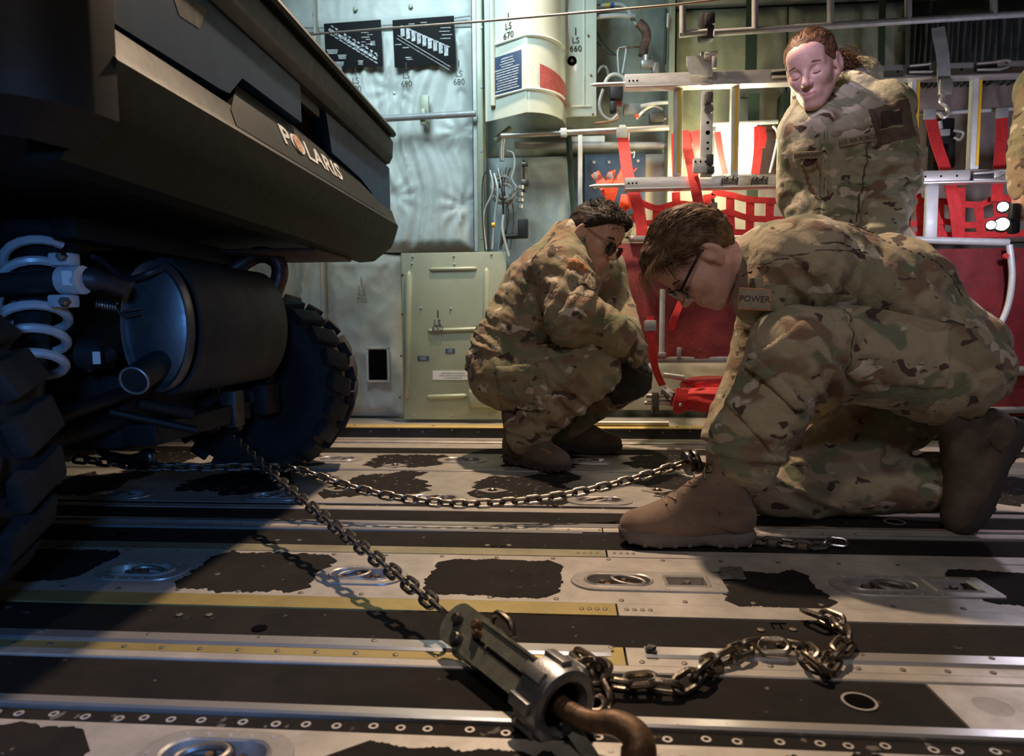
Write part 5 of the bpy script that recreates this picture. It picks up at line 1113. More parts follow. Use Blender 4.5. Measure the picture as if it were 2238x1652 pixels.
for x, y, r in ((.004, .006, .0085), (.030, -.018, .0095), (.052, .016, .008), (.064, .006, .006)): MB().lathe([(r*1.25, .011), (r*1.2, .014), (r, .014), (r, .022), (r*.75, .0245)], A, nn, n=16, xdir=ax).v; b = MB().lathe([(r*1.25, 0), (r*1.2, .003), (r, .003), (r, .010), (r*.75, .0125)], J(x, y, .012), nn, n=16, xdir=ax); b.build('pivot_pin', M_rust if r < .0085 else M_steeld, jk)
MB().tube(smooth_path([J(.060, .030, .0), J(.062, .044, .006), J(.075, .050, .010), J(.100, .048, .006), J(.112, .034, -.004)]), .0058, 8).build('release_loop', M_chainl, jk)
# ring nut
RC = J(Lj+.020, 0, -.008); b = MB()
n = 48; prof = [(.047, -.032), (.052, -.028), (.053, .004), (.050, .018), (.044, .022), (.036, .020), (.030, .010), (.030, -.03)]
b.lathe(prof, RC, ax, n=n, xdir=nn); rn = b.build('ring_nut', M_cast, jk, angle=35)
for k in range(8):
    a = 2*PI*k/8+.2; d_ = nn*math.cos(a)+side*math.sin(a); Rk = Matrix((ax, d_.cross(ax)*-1, d_)).transposed(); MB().rbox(RC+d_*.053-ax*.012, (.040, .017, .010), .002, Rk).build('lug', M_cast, rn)
MB().lathe([(.0305, -.025), (.0305, .004), (.022, .006), (.018, .0)], RC, ax, n=32).build('bore', M_dark, rn)
# threaded shaft and big hook
H0 = RC-ax*.01; hp = [H0, at(1245, 1556, .838), at(1295, 1576, .822), at(1345, 1580, .812), at(1385, 1604, .800), at(1396, 1640, .79), at(1385, 1690, .78), at(1350, 1722, .775), at(1312, 1715, .778), at(1300, 1690, .785)]
hs = smooth_path(hp, 6); rr = list(np.interp(np.linspace(0, 1, len(hs)), [0, .2, .35, .55, .75, .9, 1], [.0130, .0130, .016, .0215, .020, .015, .009])); hk = MB().tube(hs, rr, 14).build('hook', M_rust, jk)
b = MB()
for k in range(9):
    s = k/9*.17; i0 = s*(len(hs)-1); c = hs[int(i0)].lerp(hs[int(i0)+1], i0-int(i0)); b.tube([c+(side*math.cos(a)+nn*math.sin(a))*.0125 for a in np.linspace(0, 2*PI, 14, endpoint=False)], .0014, 5, closed=True)
th = b.build('thread', M_rust, jk); th['kind'] = 'stuff'
MB().strap(tp([(1236, 1572, .84), (1262, 1610, .825), (1290, 1650, .81), (1310, 1690, .80)]), .018, .005, (1, 0, .4)).build('safety_latch', M_jack, jk); MB().lathe([(.006, 0), (.006, .006)], at(1241, 1588, .828), nn, n=12).build('latch_pin', M_steeld, jk)
# ================================================================== IMPLICIT SURFACES FOR PEOPLE
def vnoise(P, seed=0):
    """smooth value noise on Nx3 points, range about -1..1"""
    P = np.asarray(P, dtype=np.float64)+seed*17.31; I = np.floor(P).astype(np.int64); Fr = P-I; Fr = Fr*Fr*(3-2*Fr)
    def hsh(i, j, k):
        n = (i*73856093) ^ (j*19349663) ^ (k*83492791) ^ (seed*2654435)
        n = (n ^ (n >> 13))*1274126177; n = n ^ (n >> 16); return ((n & 0xffff)/32767.5)-1
    out = 0
    for a in (0, 1):
        for b in (0, 1):
            for c in (0, 1):
                w = (Fr[:, 0] if a else 1-Fr[:, 0])*(Fr[:, 1] if b else 1-Fr[:, 1])*(Fr[:, 2] if c else 1-Fr[:, 2]); out = out+w*hsh(I[:, 0]+a, I[:, 1]+b, I[:, 2]+c)
    return out
M_seam = mat('seam_shadow', (.09, .072, .052), .9)
class SDF:
    def __init__(s, lo, hi, h):
        s.lo = np.array(lo, float); s.h = h; s.n = [int(math.ceil((hi[k]-lo[k])/h))+1 for k in range(3)]
        s.ax = [s.lo[k]+h*np.arange(s.n[k]) for k in range(3)]; s.D = np.full(s.n, .5, np.float32); s.ID = np.zeros(s.n, np.int8)
    def sub(s, lo, hi):
        sl = []
        for k in range(3):
            a = max(0, int((lo[k]-s.lo[k])/s.h)-1); b = min(s.n[k], int((hi[k]-s.lo[k])/s.h)+2); sl.append(slice(a, max(a, b)))
        sl = tuple(sl); X = s.ax[0][sl[0]][:, None, None]; Y = s.ax[1][sl[1]][None, :, None]; Zz = s.ax[2][sl[2]][None, None, :]
        return sl, X, Y, Zz
    def put(s, sl, d, k, mi, op='+'):
        D = s.D[sl]
        if op == '+':
            if mi is not None: s.ID[sl] = np.where(d < D, mi, s.ID[sl])
            h = np.maximum(k-np.abs(D-d), 0)/k; s.D[sl] = np.minimum(D, d)-h*h*k/4
        elif op == '-':
            h = np.maximum(k-np.abs(D+d), 0)/k; s.D[sl] = np.maximum(D, -d)+h*h*k/4
    def cone(s, a, b, ra, rb, k=.02, mi=0, op='+', flat=None):
        """tapered capsule; flat=(dir, s): stretched by s along dir"""
        a = np.array(a, float); b = np.array(b, float); m = .05+k; R = max(ra, rb)*(flat[1] if flat else 1)+m
        sl, X, Y, Zz = s.sub(np.minimum(a, b)-R, np.maximum(a, b)+R)
        if 0 in [q.stop-q.start for q in sl]: return s
        ba = b-a; L2 = max(ba@ba, 1e-9); px, py, pz = X-a[0], Y-a[1], Zz-a[2]
        t = np.clip((px*ba[0]+py*ba[1]+pz*ba[2])/L2, 0, 1); qx, qy, qz = px-t*ba[0], py-t*ba[1], pz-t*ba[2]
        if flat:
            f = np.array(flat[0], float); f /= np.linalg.norm(f); c = (qx*f[0]+qy*f[1]+qz*f[2])*(1-1/flat[1]); qx, qy, qz = qx-c*f[0], qy-c*f[1], qz-c*f[2]
        s.put(sl, (np.sqrt(qx*qx+qy*qy+qz*qz)-(ra+(rb-ra)*t)).astype(np.float32), k, mi, op); return s
    def chain(s, pts, rs, k=.02, mi=0, flat=None):
        for i in range(len(pts)-1): s.cone(pts[i], pts[i+1], rs[i], rs[i+1], k, mi, '+', flat)
        return s
    def ell(s, c, r, R=None, k=.02, mi=0, op='+'):
        c = np.array(c, float); m = max(r)+.05+k; sl, X, Y, Zz = s.sub(c-m, c+m)
        if 0 in [q.stop-q.start for q in sl]: return s
        px, py, pz = X-c[0], Y-c[1], Zz-c[2]
        if R is not None: R = np.array(R); px, py, pz = (R[0, 0]*px+R[1, 0]*py+R[2, 0]*pz, R[0, 1]*px+R[1, 1]*py+R[2, 1]*pz, R[0, 2]*px+R[1, 2]*py+R[2, 2]*pz)
        k0 = np.sqrt((px/r[0])**2+(py/r[1])**2+(pz/r[2])**2); k1 = np.sqrt((px/r[0]**2)**2+(py/r[1]**2)**2+(pz/r[2]**2)**2)+1e-6
        s.put(sl, np.broadcast_to(k0*(k0-1)/k1, s.D[sl].shape).astype(np.float32), k, mi, op); return s
    def cut(s, n, d):
        """keep the side n.p < d"""
        n = np.array(n, float); n /= np.linalg.norm(n); pd = s.ax[0][:, None, None]*n[0]+s.ax[1][None, :, None]*n[1]+s.ax[2][None, None, :]*n[2]-d
        s.D = np.maximum(s.D, pd.astype(np.float32)); return s
    def patch(s, c, ax, half, off, rnd=.006):
        """a slab of cloth lying off metres proud of the surface inside an oriented box; ax columns = box axes"""
        A = np.array(ax, float); hh = np.array(half, float); m = np.linalg.norm(hh)+.03; sl, X, Y, Zz = s.sub(np.array(c)-m, np.array(c)+m)
        px, py, pz = X-c[0], Y-c[1], Zz-c[2]; q = [np.abs(A[i, 0]*px+A[i, 1]*py+A[i, 2]*pz)-hh[i]+rnd for i in range(3)]
        o = np.sqrt(sum(np.maximum(v, 0)**2 for v in q))+np.minimum(np.maximum(q[0], np.maximum(q[1], q[2])), 0)-rnd
        n = SDF.__new__(SDF); n.h = s.h; n.lo = np.array([s.ax[k][sl[k]][0] for k in range(3)]); n.D = np.maximum(np.maximum(s.D[sl]-off, -(s.D[sl]-off+.012)), o).astype(np.float32); n.n = list(n.D.shape); n.ID = np.zeros(n.n, np.int8); n.ax = [s.ax[k][sl[k]] for k in range(3)]
        return n
    def nets(s):
        D = np.pad(s.D, 1, constant_values=.5); lo = s.lo-s.h; S = D < 0; n = D.shape
        c = [S[i:n[0]-1+i, j:n[1]-1+j, k:n[2]-1+k] for i in (0, 1) for j in (0, 1) for k in (0, 1)]
        any_ = np.zeros_like(c[0]); all_ = np.ones_like(c[0])
        for q in c: any_ |= q; all_ &= q
        act = any_ & ~all_; idx = np.argwhere(act); num = np.full(act.shape, -1, np.int64); num[act] = np.arange(len(idx))
        off = np.array([(i, j, k) for i in (0, 1) for j in (0, 1) for k in (0, 1)]); val = np.stack([D[idx[:, 0]+o[0], idx[:, 1]+o[1], idx[:, 2]+o[2]] for o in off], 1)
        acc = np.zeros((len(idx), 3)); cnt = np.zeros(len(idx))
        for a in range(8):
            for b in range(a+1, 8):
                if np.abs(off[a]-off[b]).sum() != 1: continue
                va, vb = val[:, a], val[:, b]; m = (va < 0) != (vb < 0); t = np.where(m, va/np.where(m, va-vb, 1), 0)
                acc += np.where(m[:, None], off[a]+(off[b]-off[a])*t[:, None], 0); cnt += m
        V_ = lo+(idx+acc/cnt[:, None])*s.h; F_ = []
        for axi, (u, w) in ((0, (1, 2)), (1, (2, 0)), (2, (0, 1))):
            A_ = S[tuple(slice(0, n[q]-1) if q == axi else slice(0, n[q]) for q in range(3))]; B_ = S[tuple(slice(1, n[q]) if q == axi else slice(0, n[q]) for q in range(3))]
            e = np.argwhere(A_ != B_); e = e[(e[:, u] > 0) & (e[:, w] > 0) & (e[:, u] < n[u]-1) & (e[:, w] < n[w]-1)]
            if not len(e): continue
            fl_ = A_[e[:, 0], e[:, 1], e[:, 2]]; du = np.eye(3, dtype=int)[u]; dw = np.eye(3, dtype=int)[w]
            q = [num[tuple((e-x).T)] for x in (0*du, du, du+dw, dw)]; f = np.stack(q, 1); f[~fl_] = f[~fl_][:, ::-1]; F_.append(f)
        F_ = np.concatenate(F_); I_ = np.clip(np.round((V_-s.lo)/s.h).astype(int), 0, np.array(s.n)-1); ids = s.ID[I_[:, 0], I_[:, 1], I_[:, 2]]
        return V_, F_, ids
def vnormals(Vx, Fx):
    a = Vx[Fx[:, 2]]-Vx[Fx[:, 0]]; b = Vx[Fx[:, 3]]-Vx[Fx[:, 1]]; n = np.cross(a, b); N = np.zeros_like(Vx)
    for k in range(4): np.add.at(N, Fx[:, k], n)
    return N/np.maximum(np.linalg.norm(N, axis=1), 1e-9)[:, None]
def relax(Vx, Fx, it=2, w=.5):
    for _ in range(it):
        S = np.zeros_like(Vx); C = np.zeros(len(Vx))
        for k in range(4):
            np.add.at(S, Fx[:, k], Vx[Fx[:, (k+1) % 4]]); np.add.at(S, Fx[:, k], Vx[Fx[:, (k+3) % 4]]); np.add.at(C, Fx[:, k], 2)
        Vx = Vx*(1-w)+w*S/np.maximum(C, 1)[:, None]
    return Vx
def creases(Vx, N, amp, spots=(), seed=1, freq=11, dirn=None, base=.35):
    """cloth folds: ridged noise, deeper near joints; spots = (centre, radius, direction, gain)"""
    def rid(P, sd): return 1-2*np.abs(vnoise(P, sd))
    W = vnoise(Vx*4.0, seed+3)[:, None]*.04
    d = base*(.6*rid((Vx+W)*freq*np.array([1, 1, .8]), seed)+.4*rid((Vx+W)*freq*2.1, seed+1))
    for c, r, di, g_ in spots:
        di = np.array(di, float); di /= np.linalg.norm(di); q = Vx-np.array(c); al = q@di; wgt = np.exp(-(np.linalg.norm(q, axis=1)/r)**2)
        P = (Vx+W)*freq*.5+np.outer(al, di)*freq*3.0
        d = d+g_*wgt*(rid(P, seed+7)*.8+.3*rid(P*1.9, seed+9))
    return Vx+N*(amp*d)[:, None]
def tomesh(name, Vx, Fx, ids=None):
    me = bpy.data.meshes.new(name); me.vertices.add(len(Vx)); me.vertices.foreach_set('co', np.asarray(Vx, np.float32).ravel())
    me.loops.add(Fx.size); me.loops.foreach_set('vertex_index', Fx.astype(np.int32).ravel()); me.polygons.add(len(Fx)); me.polygons.foreach_set('loop_start', np.arange(0, Fx.size, 4, dtype=np.int32)); me.polygons.foreach_set('loop_total', np.full(len(Fx), 4, np.int32))
    if ids is not None:
        fi = ids[Fx]; me.polygons.foreach_set('material_index', np.median(fi, axis=1).astype(np.int32))
    me.update(calc_edges=True); me.validate(); me.polygons.foreach_set('use_smooth', np.ones(len(me.polygons), bool)); return me
def xf(M, Vx): A = np.array(M); return Vx@A[:3, :3].T+A[:3, 3]
def frame(o, fwd, up):
    """local x = fwd, z ~ up, y = left"""
    x = Vector(fwd).normalized(); z = Vector(up); z = (z-x*z.dot(x)).normalized(); y = z.cross(x)
    return Matrix(((x.x, y.x, z.x, o[0]), (x.y, y.y, z.y, o[1]), (x.z, y.z, z.z, o[2]), (0, 0, 0, 1)))
def cloth(name, s, m, parent, amp=.006, spots=(), seed=1, freq=11, base=.35, rel=2, label=None):
    s.cre = (amp, spots, seed, freq, base)
    Vx, Fx, ids = s.nets(); Vx = relax(Vx, Fx, rel); N = vnormals(Vx, Fx); Vx = creases(Vx, N, amp, spots, seed, freq, base=base); return obj(name, tomesh(name, Vx, Fx), m, parent, label)
def patchobj(name, s, c, ax, half, off, m, parent, label=None, amp=0, seed=3, rnd=.006):
    q = s.patch(c, ax, half, off, rnd); Vx, Fx, ids = q.nets(); Vx = relax(Vx, Fx, 1)
    if hasattr(s, 'cre'):          # follow the folds of the cloth underneath
        I = np.clip(np.round((Vx-s.lo)/s.h).astype(int), 2, np.array(s.n)-3); g = np.stack([s.D[tuple((I+e).T)]-s.D[tuple((I-e).T)] for e in 2*np.eye(3, dtype=int)], 1); g /= np.maximum(np.linalg.norm(g, axis=1), 1e-6)[:, None]
        a_, sp_, sd_, fr_, ba_ = s.cre; Vx = creases(Vx, g, a_, sp_, sd_, fr_, base=ba_)
    if amp: Vx = creases(Vx, vnormals(Vx, Fx), amp, (), seed, 14)
    return obj(name, tomesh(name, Vx, Fx), m, parent, label)
def hit(s, px, py, y0=1.2, y1=3.3, step=.002):
    """first surface point of an implicit body along a photo ray, with its outward normal"""
    d = _ray(px, py); o = np.array(CAM)
    for y in np.arange(max(y0, s.lo[1]), min(y1, s.lo[1]+s.h*s.n[1]), step):
        p = o+d*y/d[1]; i = np.round((p-s.lo)/s.h).astype(int)
        if (i < 2).any() or (i >= np.array(s.n)-2).any(): continue
        if s.D[tuple(i)] < 0:
            g = np.array([s.D[i[0]+2, i[1], i[2]]-s.D[i[0]-2, i[1], i[2]], s.D[i[0], i[1]+2, i[2]]-s.D[i[0], i[1]-2, i[2]], s.D[i[0], i[1], i[2]+2]-s.D[i[0], i[1], i[2]-2]]); return Vector(p), Vector(g).normalized()
    return Vector(o+d*2), Vector((0, -1, 0))
def badge(name, s, px, py, w, hgt, xd, m, parent, txt=None, size=.018, off=.010, label=None, mt=None, thick=.004, edge=None, nrm=None):
    """sewn-on patch plate lying on the cloth"""
    p, n = hit(s, px, py); n = Vector(nrm).normalized() if nrm else n; x = Vector(xd); x = (x-n*x.dot(n)).normalized(); y = n.cross(x); R = Matrix((x, y, n)).transposed(); c = p+n*off
    o = MB().rbox(c, (w, hgt, thick), thick*.4, R).build(name, m, parent, label=label)
    if edge: MB().rbox(c-n*.001, (w+.007, hgt+.007, thick), thick*.4, R).build('edging', edge, o)
    if txt: lettering(txt, size, c+n*(thick/2+.0004), x, y, mt or M_thread, o, .0006)
    return o, c+n*thick/2, x, y, n
def pbadge(name, s, px, py, w, hgt, xd, off, m, parent, label=None):
    """patch that follows the cloth, found along a photo ray"""
    p, n = hit(s, px, py); return patchobj(name, s, tuple(p), axes(xd, n), (w/2, hgt/2, .05), off, m, parent, label, rnd=.003)
def axes(xd, nd):
    """rows: in-plane x, in-plane y, normal"""
    n = Vector(nd).normalized(); x = Vector(xd); x = (x-n*x.dot(n)).normalized(); y = n.cross(x); return [tuple(x), tuple(y), tuple(n)]
# ------------------------------------------------------------------ heads
def skin_mat(name, col, lip):
    a = mat(name, col, .48, 0, .10, 40, .12, 500, spec=.4, sss=.12); b = mat(name+'_lips', lip, .42, 0, .05, 60, sss=.1); return [a, b]
def head_mesh(Mh, neck_to, female=False, h=.0032, nr=.056):
    s = SDF((-.15, -.12, -.24), (.15, .12, .14), h); k = .018; f = .96 if female else 1.0
    s.ell((-.012, 0, .032), (.099, .077*f, .086), k=k); s.ell((.032, 0, -.028), (.062, .060*f, .088), k=.03)
    for sg in (-1, 1):
        s.cone((-.006, sg*.054*f, -.045), (.060, sg*.016, -.098), .022 if not female else .018, .018, .025); s.ell((.056, sg*.036, -.018), (.030, .026, .026), k=.025)
        s.cone((.080, sg*.012, .024), (.068, sg*.045, .020), .011, .010, .016)
    s.ell((.068, 0, -.098), (.022, .022, .020), k=.02); s.ell((.060, 0, .055), (.035, .055, .035), k=.03)
    for sg in (-1, 1): s.ell((.099, sg*.033, .002), (.018, .019, .013), k=.012, mi=None, op='-')
    for sg in (-1, 1): s.ell((.074, sg*.032, .000), (.0155, .0165, .0145), k=.006)
    s.cone((.088, 0, .020), (.113, 0, -.026), .0075, .0105, .012); s.ell((.113, 0, -.030), (.0115, .0105, .0095), k=.008)
    for sg in (-1, 1): s.ell((.101, sg*.0115, -.034), (.010, .007, .008), k=.007)
    s.ell((.078, 0, -.066), (.022, .030, .022), k=.015)
    s.cone((.0945, -.017, -.0625), (.0945, .017, -.0625), .0038, .0038, .006, mi=1); s.ell((.0975, 0, -.0615), (.0045, .012, .0042), k=.004, mi=1)
    s.cone((.0922, -.013, -.0725), (.0922, .013, -.0725), .0050, .0050, .006, mi=1); s.cone((.1010, -.021, -.0675), (.1010, .021, -.0675), .0018, .0018, .003, None, '-')
    for sg in (-1, 1):
        R = Euler((0, .25, sg*-.35)).to_matrix(); s.ell((-.010, sg*.083*f, -.002), (.023, .0085, .035), R, .006); s.ell((-.005, sg*.091*f, .001), (.012, .0060, .021), R, .005, None, '-'); s.ell((-.004, sg*.078*f, -.034), (.009, .006, .009), k=.008)
    nk = np.array(Mh.inverted() @ Vector(neck_to)); s.cone((-.025, 0, -.055), nk, nr-.004, nr+.006, .03)
    Vx, Fx, ids = s.nets(); Vx = relax(Vx, Fx, 1, .4); return xf(Mh, Vx), Fx, ids
def body_obj(parent, skin, parts):
    Vs, Fs, Is = [], [], []; o = 0
    for Vx, Fx, ids in parts: Vs.append(Vx); Fs.append(Fx+o); Is.append(ids); o += len(Vx)
    return obj('body', tomesh('body', np.concatenate(Vs), np.concatenate(Fs), np.concatenate(Is)), skin, parent)
def hair_cap(Mh, m, parent, cuts, thick=.016, seed=2, flow=(1, 0, 0), amp=.004, extra=(), h=.0036, name='hair', female=False):
    s = SDF((-.17, -.13, -.17), (.17, .13, .20), h); f = .96 if female else 1.0
    s.ell((-.012, 0, .033), (.099+thick*.8, .077*f+thick*.55, .086+thick), k=.01)
    for e in extra: s.cone(*e[:4], k=e[4] if len(e) > 4 else .03)
    for n, d in cuts: s.cut(n, d)
    Vx, Fx, ids = s.nets(); Vx = relax(Vx, Fx, 2); N = vnormals(Vx, Fx); fl_ = np.array(flow, float); fl_ /= np.linalg.norm(fl_)
    P = Vx*90-np.outer(Vx@fl_, fl_)*78; d = (1-2*np.abs(vnoise(P, seed)))*amp+(1-2*np.abs(vnoise(P*.45, seed+4)))*amp*1.1
    return obj(name, tomesh(name, xf(Mh, Vx+N*d[:, None]), Fx), m, parent)
def strands(Mh, m, parent, seeds, name='hair_strands', wid=.0011):
    """seeds: lists of local points"""
    b = MB()
    for pts in seeds:
        q = smooth_path([Mh @ Vector(p) for p in pts], 3); n = len(q); b.tube(q, [wid*(1-.75*i/(n-1)) for i in range(n)], 4, cap=False)
    o = b.build(name, m, parent, angle=80); o['kind'] = 'stuff'; return o
# ------------------------------------------------------------------ boots
SOLE = [(-.004, .0), (.000, .022), (.018, .036), (.05, .040), (.10, .036), (.15, .036), (.20, .045), (.25, .050), (.285, .044), (.308, .028), (.317, .006), (.315, -.014), (.30, -.032), (.27, -.043), (.22, -.045), (.16, -.037), (.10, -.034), (.05, -.037), (.018, -.033), (.000, -.02)]
def boot(M, m, msole, parent, shaft=((.062, 0, .12), (.05, 0, .25)), lace=True, h=.0042, seed=1, mlace=None, lift=.0, toe_m=None):
    s = SDF((-.08, -.1, -.02), (.36, .1, .34), h); z0 = .028
    s.ell((.262, 0, z0+.018), (.056, .047, .040), k=.02); s.cone((.20, 0, z0+.022), (.06, 0, z0+.024), .045, .037, .03, flat=((0, 1, 0), 1.05)); s.ell((.040, 0, z0+.040), (.044, .036, .050), k=.02)
    s.cone((.225, 0, z0+.026), (.11, 0, .125), .038, .044, .03); s.cone((.055, 0, .075), shaft[0], .042, .047, .03); s.cone(shaft[0], shaft[1], .049, .056, .02); s.cut((0, 0, -1), -.018)
    Vx, Fx, ids = s.nets(); Vx = relax(Vx, Fx, 2); N = vnormals(Vx, Fx)
    Vx = creases(Vx, N, .0032, [((.10, 0, .13), .06, (.5, 0, 1), 1.0), ((.06, 0, .18), .06, (0, 0, 1), .9)], seed, 14, base=.25)
    bt = obj('boot', tomesh('boot', xf(M, Vx), Fx), m, parent)
    for nm, c_, ax_, hf, off_, mm in (('heel_counter', (.035, 0, .07), axes((1, 0, .25), (0, 1, 0)), (.055, .032, .1), .003, m), ('heel_seam', (.086, 0, .075), axes((.35, 0, 1), (0, 1, 0)), (.045, .0016, .1), .0036, M_seam), ('toe_seam', (.196, 0, .07), axes((.45, 0, 1), (0, 1, 0)), (.05, .0016, .1), .0016, M_seam), ('vamp_seam', (.15, 0, .062), axes((1, 0, .12), (0, 1, 0)), (.055, .0015, .1), .0016, M_seam), ('ankle_seam', (.075, 0, .15), axes((1, 0, .35), (0, 1, 0)), (.08, .0016, .1), .0016, M_seam)):
        q = s.patch(c_, ax_, hf, off_, .0015); v_, f_, _ = q.nets()
        if len(f_): obj(nm, tomesh(nm, xf(M, v_), f_), mm, bt)
    b = MB(); P = loop_resample(SOLE, 60); n = len(P); c0 = np.array([.15, 0])
    lay = [(.94, .004), (1.0, .008), (1.02, .020), (1.03, .030), (.99, .038)]; vs = []; fs = []
    for sc_, z in lay:
        for x, y in P: vs.append((c0[0]+(x-c0[0])*sc_, y*sc_*1.02, z+.010*max(0, (x-.22)/.1)**2+(.004 if .10 < x < .13 and z < .006 else 0)))
    for i in range(len(lay)-1):
        for k in range(n): fs.append((i*n+k, i*n+(k+1) % n, (i+1)*n+(k+1) % n, (i+1)*n+k))
    fs += [tuple(range(n-1, -1, -1)), tuple((len(lay)-1)*n+k for k in range(n))]; b.add([M @ Vector(v) for v in vs], fs); sl = b.build('sole', msole, bt, angle=50)
    b = MB(); R3 = M.to_3x3()
    for k in range(0, n, 3):
        x, y = P[k]
        if .095 < x < .135: continue
        b.rbox(M @ Vector((c0[0]+(x-c0[0])*.97, y*.95, .008+.010*max(0, (x-.22)/.1)**2)), (.011, .010, .010), .002, R3)
    tr = b.build('sole_lugs', msole, sl); tr['kind'] = 'stuff'
    # welt stitching line + toe cap seam
    if lace:
        b = MB(); rows = [(.205, .066), (.185, .080), (.165, .098), (.146, .117), (.130, .137), (.117, .158), (.110, .18), (.104, .20)]
        def surf(x, y, z):
            o = np.array([x, y, z]); d = np.array([.35, y*6, .9 if z < .13 else .2]); d /= np.linalg.norm(d)
            for t in np.arange(.07, -.05, -.002):
                q = o+d*t; i = tuple(np.clip(np.round((q-s.lo)/s.h).astype(int), 0, np.array(s.n)-1))
                if s.D[i] < .001: return Vector(q+d*.003)
            return Vector(o)
        pts = []
        for i, (x, z) in enumerate(rows):
            l, r = surf(x-.01, .020, z), surf(x-.01, -.020, z); nx = rows[min(i+1, len(rows)-1)]; pts.append((l, r))
            if i: b.tube([M @ pts[i-1][0], M @ ((pts[i-1][0]+r)/2+Vector((.004, 0, .004))), M @ r], .0026, 6); b.tube([M @ pts[i-1][1], M @ ((pts[i-1][1]+l)/2+Vector((.005, 0, .005))), M @ l], .0026, 6)
            else: b.tube([M @ l, M @ ((l+r)/2+Vector((.004, 0, .004))), M @ r], .0026, 6)
        b.build('laces', mlace or m, bt)
        for l, r in pts:
            for q in (l, r): MB().lathe([(.0032, -.001), (.0032, .0015), (.0015, .0015)], M @ q, M.to_3x3() @ Vector((.3, q.y*20, .8)), n=8).build('eyelet', M_rust, bt)
    return bt, s
def hand(s, w, dirn, palm, r=1.0, curl=.9, k=.010, spread=1.0, thumb=1, L=1.0):
    """adds a gloved/bare hand to an SDF. w wrist, dirn to fingers, palm = direction the palm faces"""
    d = Vector(dirn).normalized(); pn = Vector(palm); pn = (pn-d*pn.dot(d)).normalized(); sd = d.cross(pn); w = Vector(w)
    s.cone(w, w+d*.045*L, .026*r, .030*r, .02, flat=(tuple(sd), 1.25)); s.cone(w+d*.04*L, w+d*.085*L, .024*r, .021*r, .018, flat=(tuple(sd), 1.7))
    for i, (o, ln) in enumerate(((-.030, .072), (-.011, .080), (.010, .076), (.029, .060))):
        p = w+d*.088*L+sd*o*r*spread; a = 0; q = p; R_ = .0098*r
        for j, fr in enumerate((.42, .33, .25)):
            a += curl*(.45, .75, .6)[j]; nd = d*math.cos(a)+pn*math.sin(a); q2 = q+nd*ln*fr*L; s.cone(q, q2, R_, R_*.93, k*.6); q = q2; R_ *= .93
    t0 = w+d*.025*L+sd*(-.026*thumb)*r; t1 = t0+(d*.6+sd*-.7*thumb+pn*.35).normalized()*.042*L; t2 = t1+(d*.9+sd*-.1*thumb+pn*.5).normalized()*.032*L
    s.cone(t0, t1, .0135*r, .011*r, k); s.cone(t1, t2, .011*r, .0095*r, k*.7); return s
# ================================================================== PEOPLE
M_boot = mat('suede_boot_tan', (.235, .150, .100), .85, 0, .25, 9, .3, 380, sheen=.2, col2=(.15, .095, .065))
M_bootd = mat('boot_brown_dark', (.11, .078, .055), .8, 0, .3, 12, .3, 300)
M_sole = mat('boot_sole', (.16, .135, .12), .75, 0, .2, 20, .2, 200)
M_soled = mat('boot_sole_dark', (.05, .042, .038), .8)
M_lace = mat('boot_lace', (.26, .18, .13), .8)
M_glove = mat('dark_glove', (.030, .034, .042), .7, 0, .3, 30, .3, 200)
M_glovec = camo('camo_glove', (.20, .14, .08), [(BRN, 14, .52, (1, 1, 1.3), 31), (DRK, 16, .60, (1, 1, 1.3), 32), (OLV, 14, .60, (1, 1, 1.3), 33)])
M_tape = mat('spice_brown_patch', (.27, .15, .075), .8, 0, .2, 60, .3, 500)
M_tapeb = mat('patch_tan', (.30, .25, .17), .8, 0, .15, 60, .3, 500)
M_thread = mat('patch_thread', (.05, .035, .03), .8)
M_orange = mat('orange_edge', (.42, .20, .085), .8, 0, .2, 60)
M_frame = mat('black_spectacle', (.012, .012, .013), .3)
M_glass = mat('dark_lens', (.010, .009, .008), .06, 0, coat=.5)
skA = skin_mat('skin_fair', (.64, .375, .30), (.50, .20, .17)); skB = skin_mat('skin_tan', (.52, .30, .215), (.40, .16, .13)); skC = skin_mat('skin_pale', (.56, .36, .31), (.50, .17, .16))
def hairm(name, a, b_): return mat(name, b_, .6, 0, .5, 50, .25, 240, col2=a, spec=.25)
M_hairK = hairm('hair_brown', (.055, .028, .014), (.20, .115, .060)); M_hairKl = mat('hair_tips', (.34, .21, .11), .4); M_hairS = hairm('hair_black', (.010, .006, .004), (.040, .026, .018)); M_hairW = hairm('hair_auburn', (.07, .034, .018), (.22, .115, .062))
# ------------------------------------------------------------------ kneeling man
def A_(px, py, y): return np.array(at(px, py, y))
K = thing('person', 'kneeling person in camouflage and tan boots, bent over with head down', 'person', (.6, 1.75, 0), 'uniformed crew members')
pel, Lh, Lk, La = A_(2052, 800, 1.86), A_(2050, 798, 1.76), A_(1738, 766, 1.645), A_(1622, 1008, 1.66)
Rh, Rk, Ra = A_(2070, 815, 1.97), A_(1722, 1072, 1.945), A_(2085, 1035, 1.86)
mid, che, nek = A_(1915, 655, 1.87), A_(1765, 612, 1.87), A_(1642, 578, 1.84)
Ls, Rs = A_(1740, 575, 1.72), A_(1705, 560, 2.03); Le, Re = A_(1715, 745, 1.84), A_(1660, 740, 2.08); Lw, Rw = A_(1600, 930, 1.92), A_(1575, 960, 2.00)
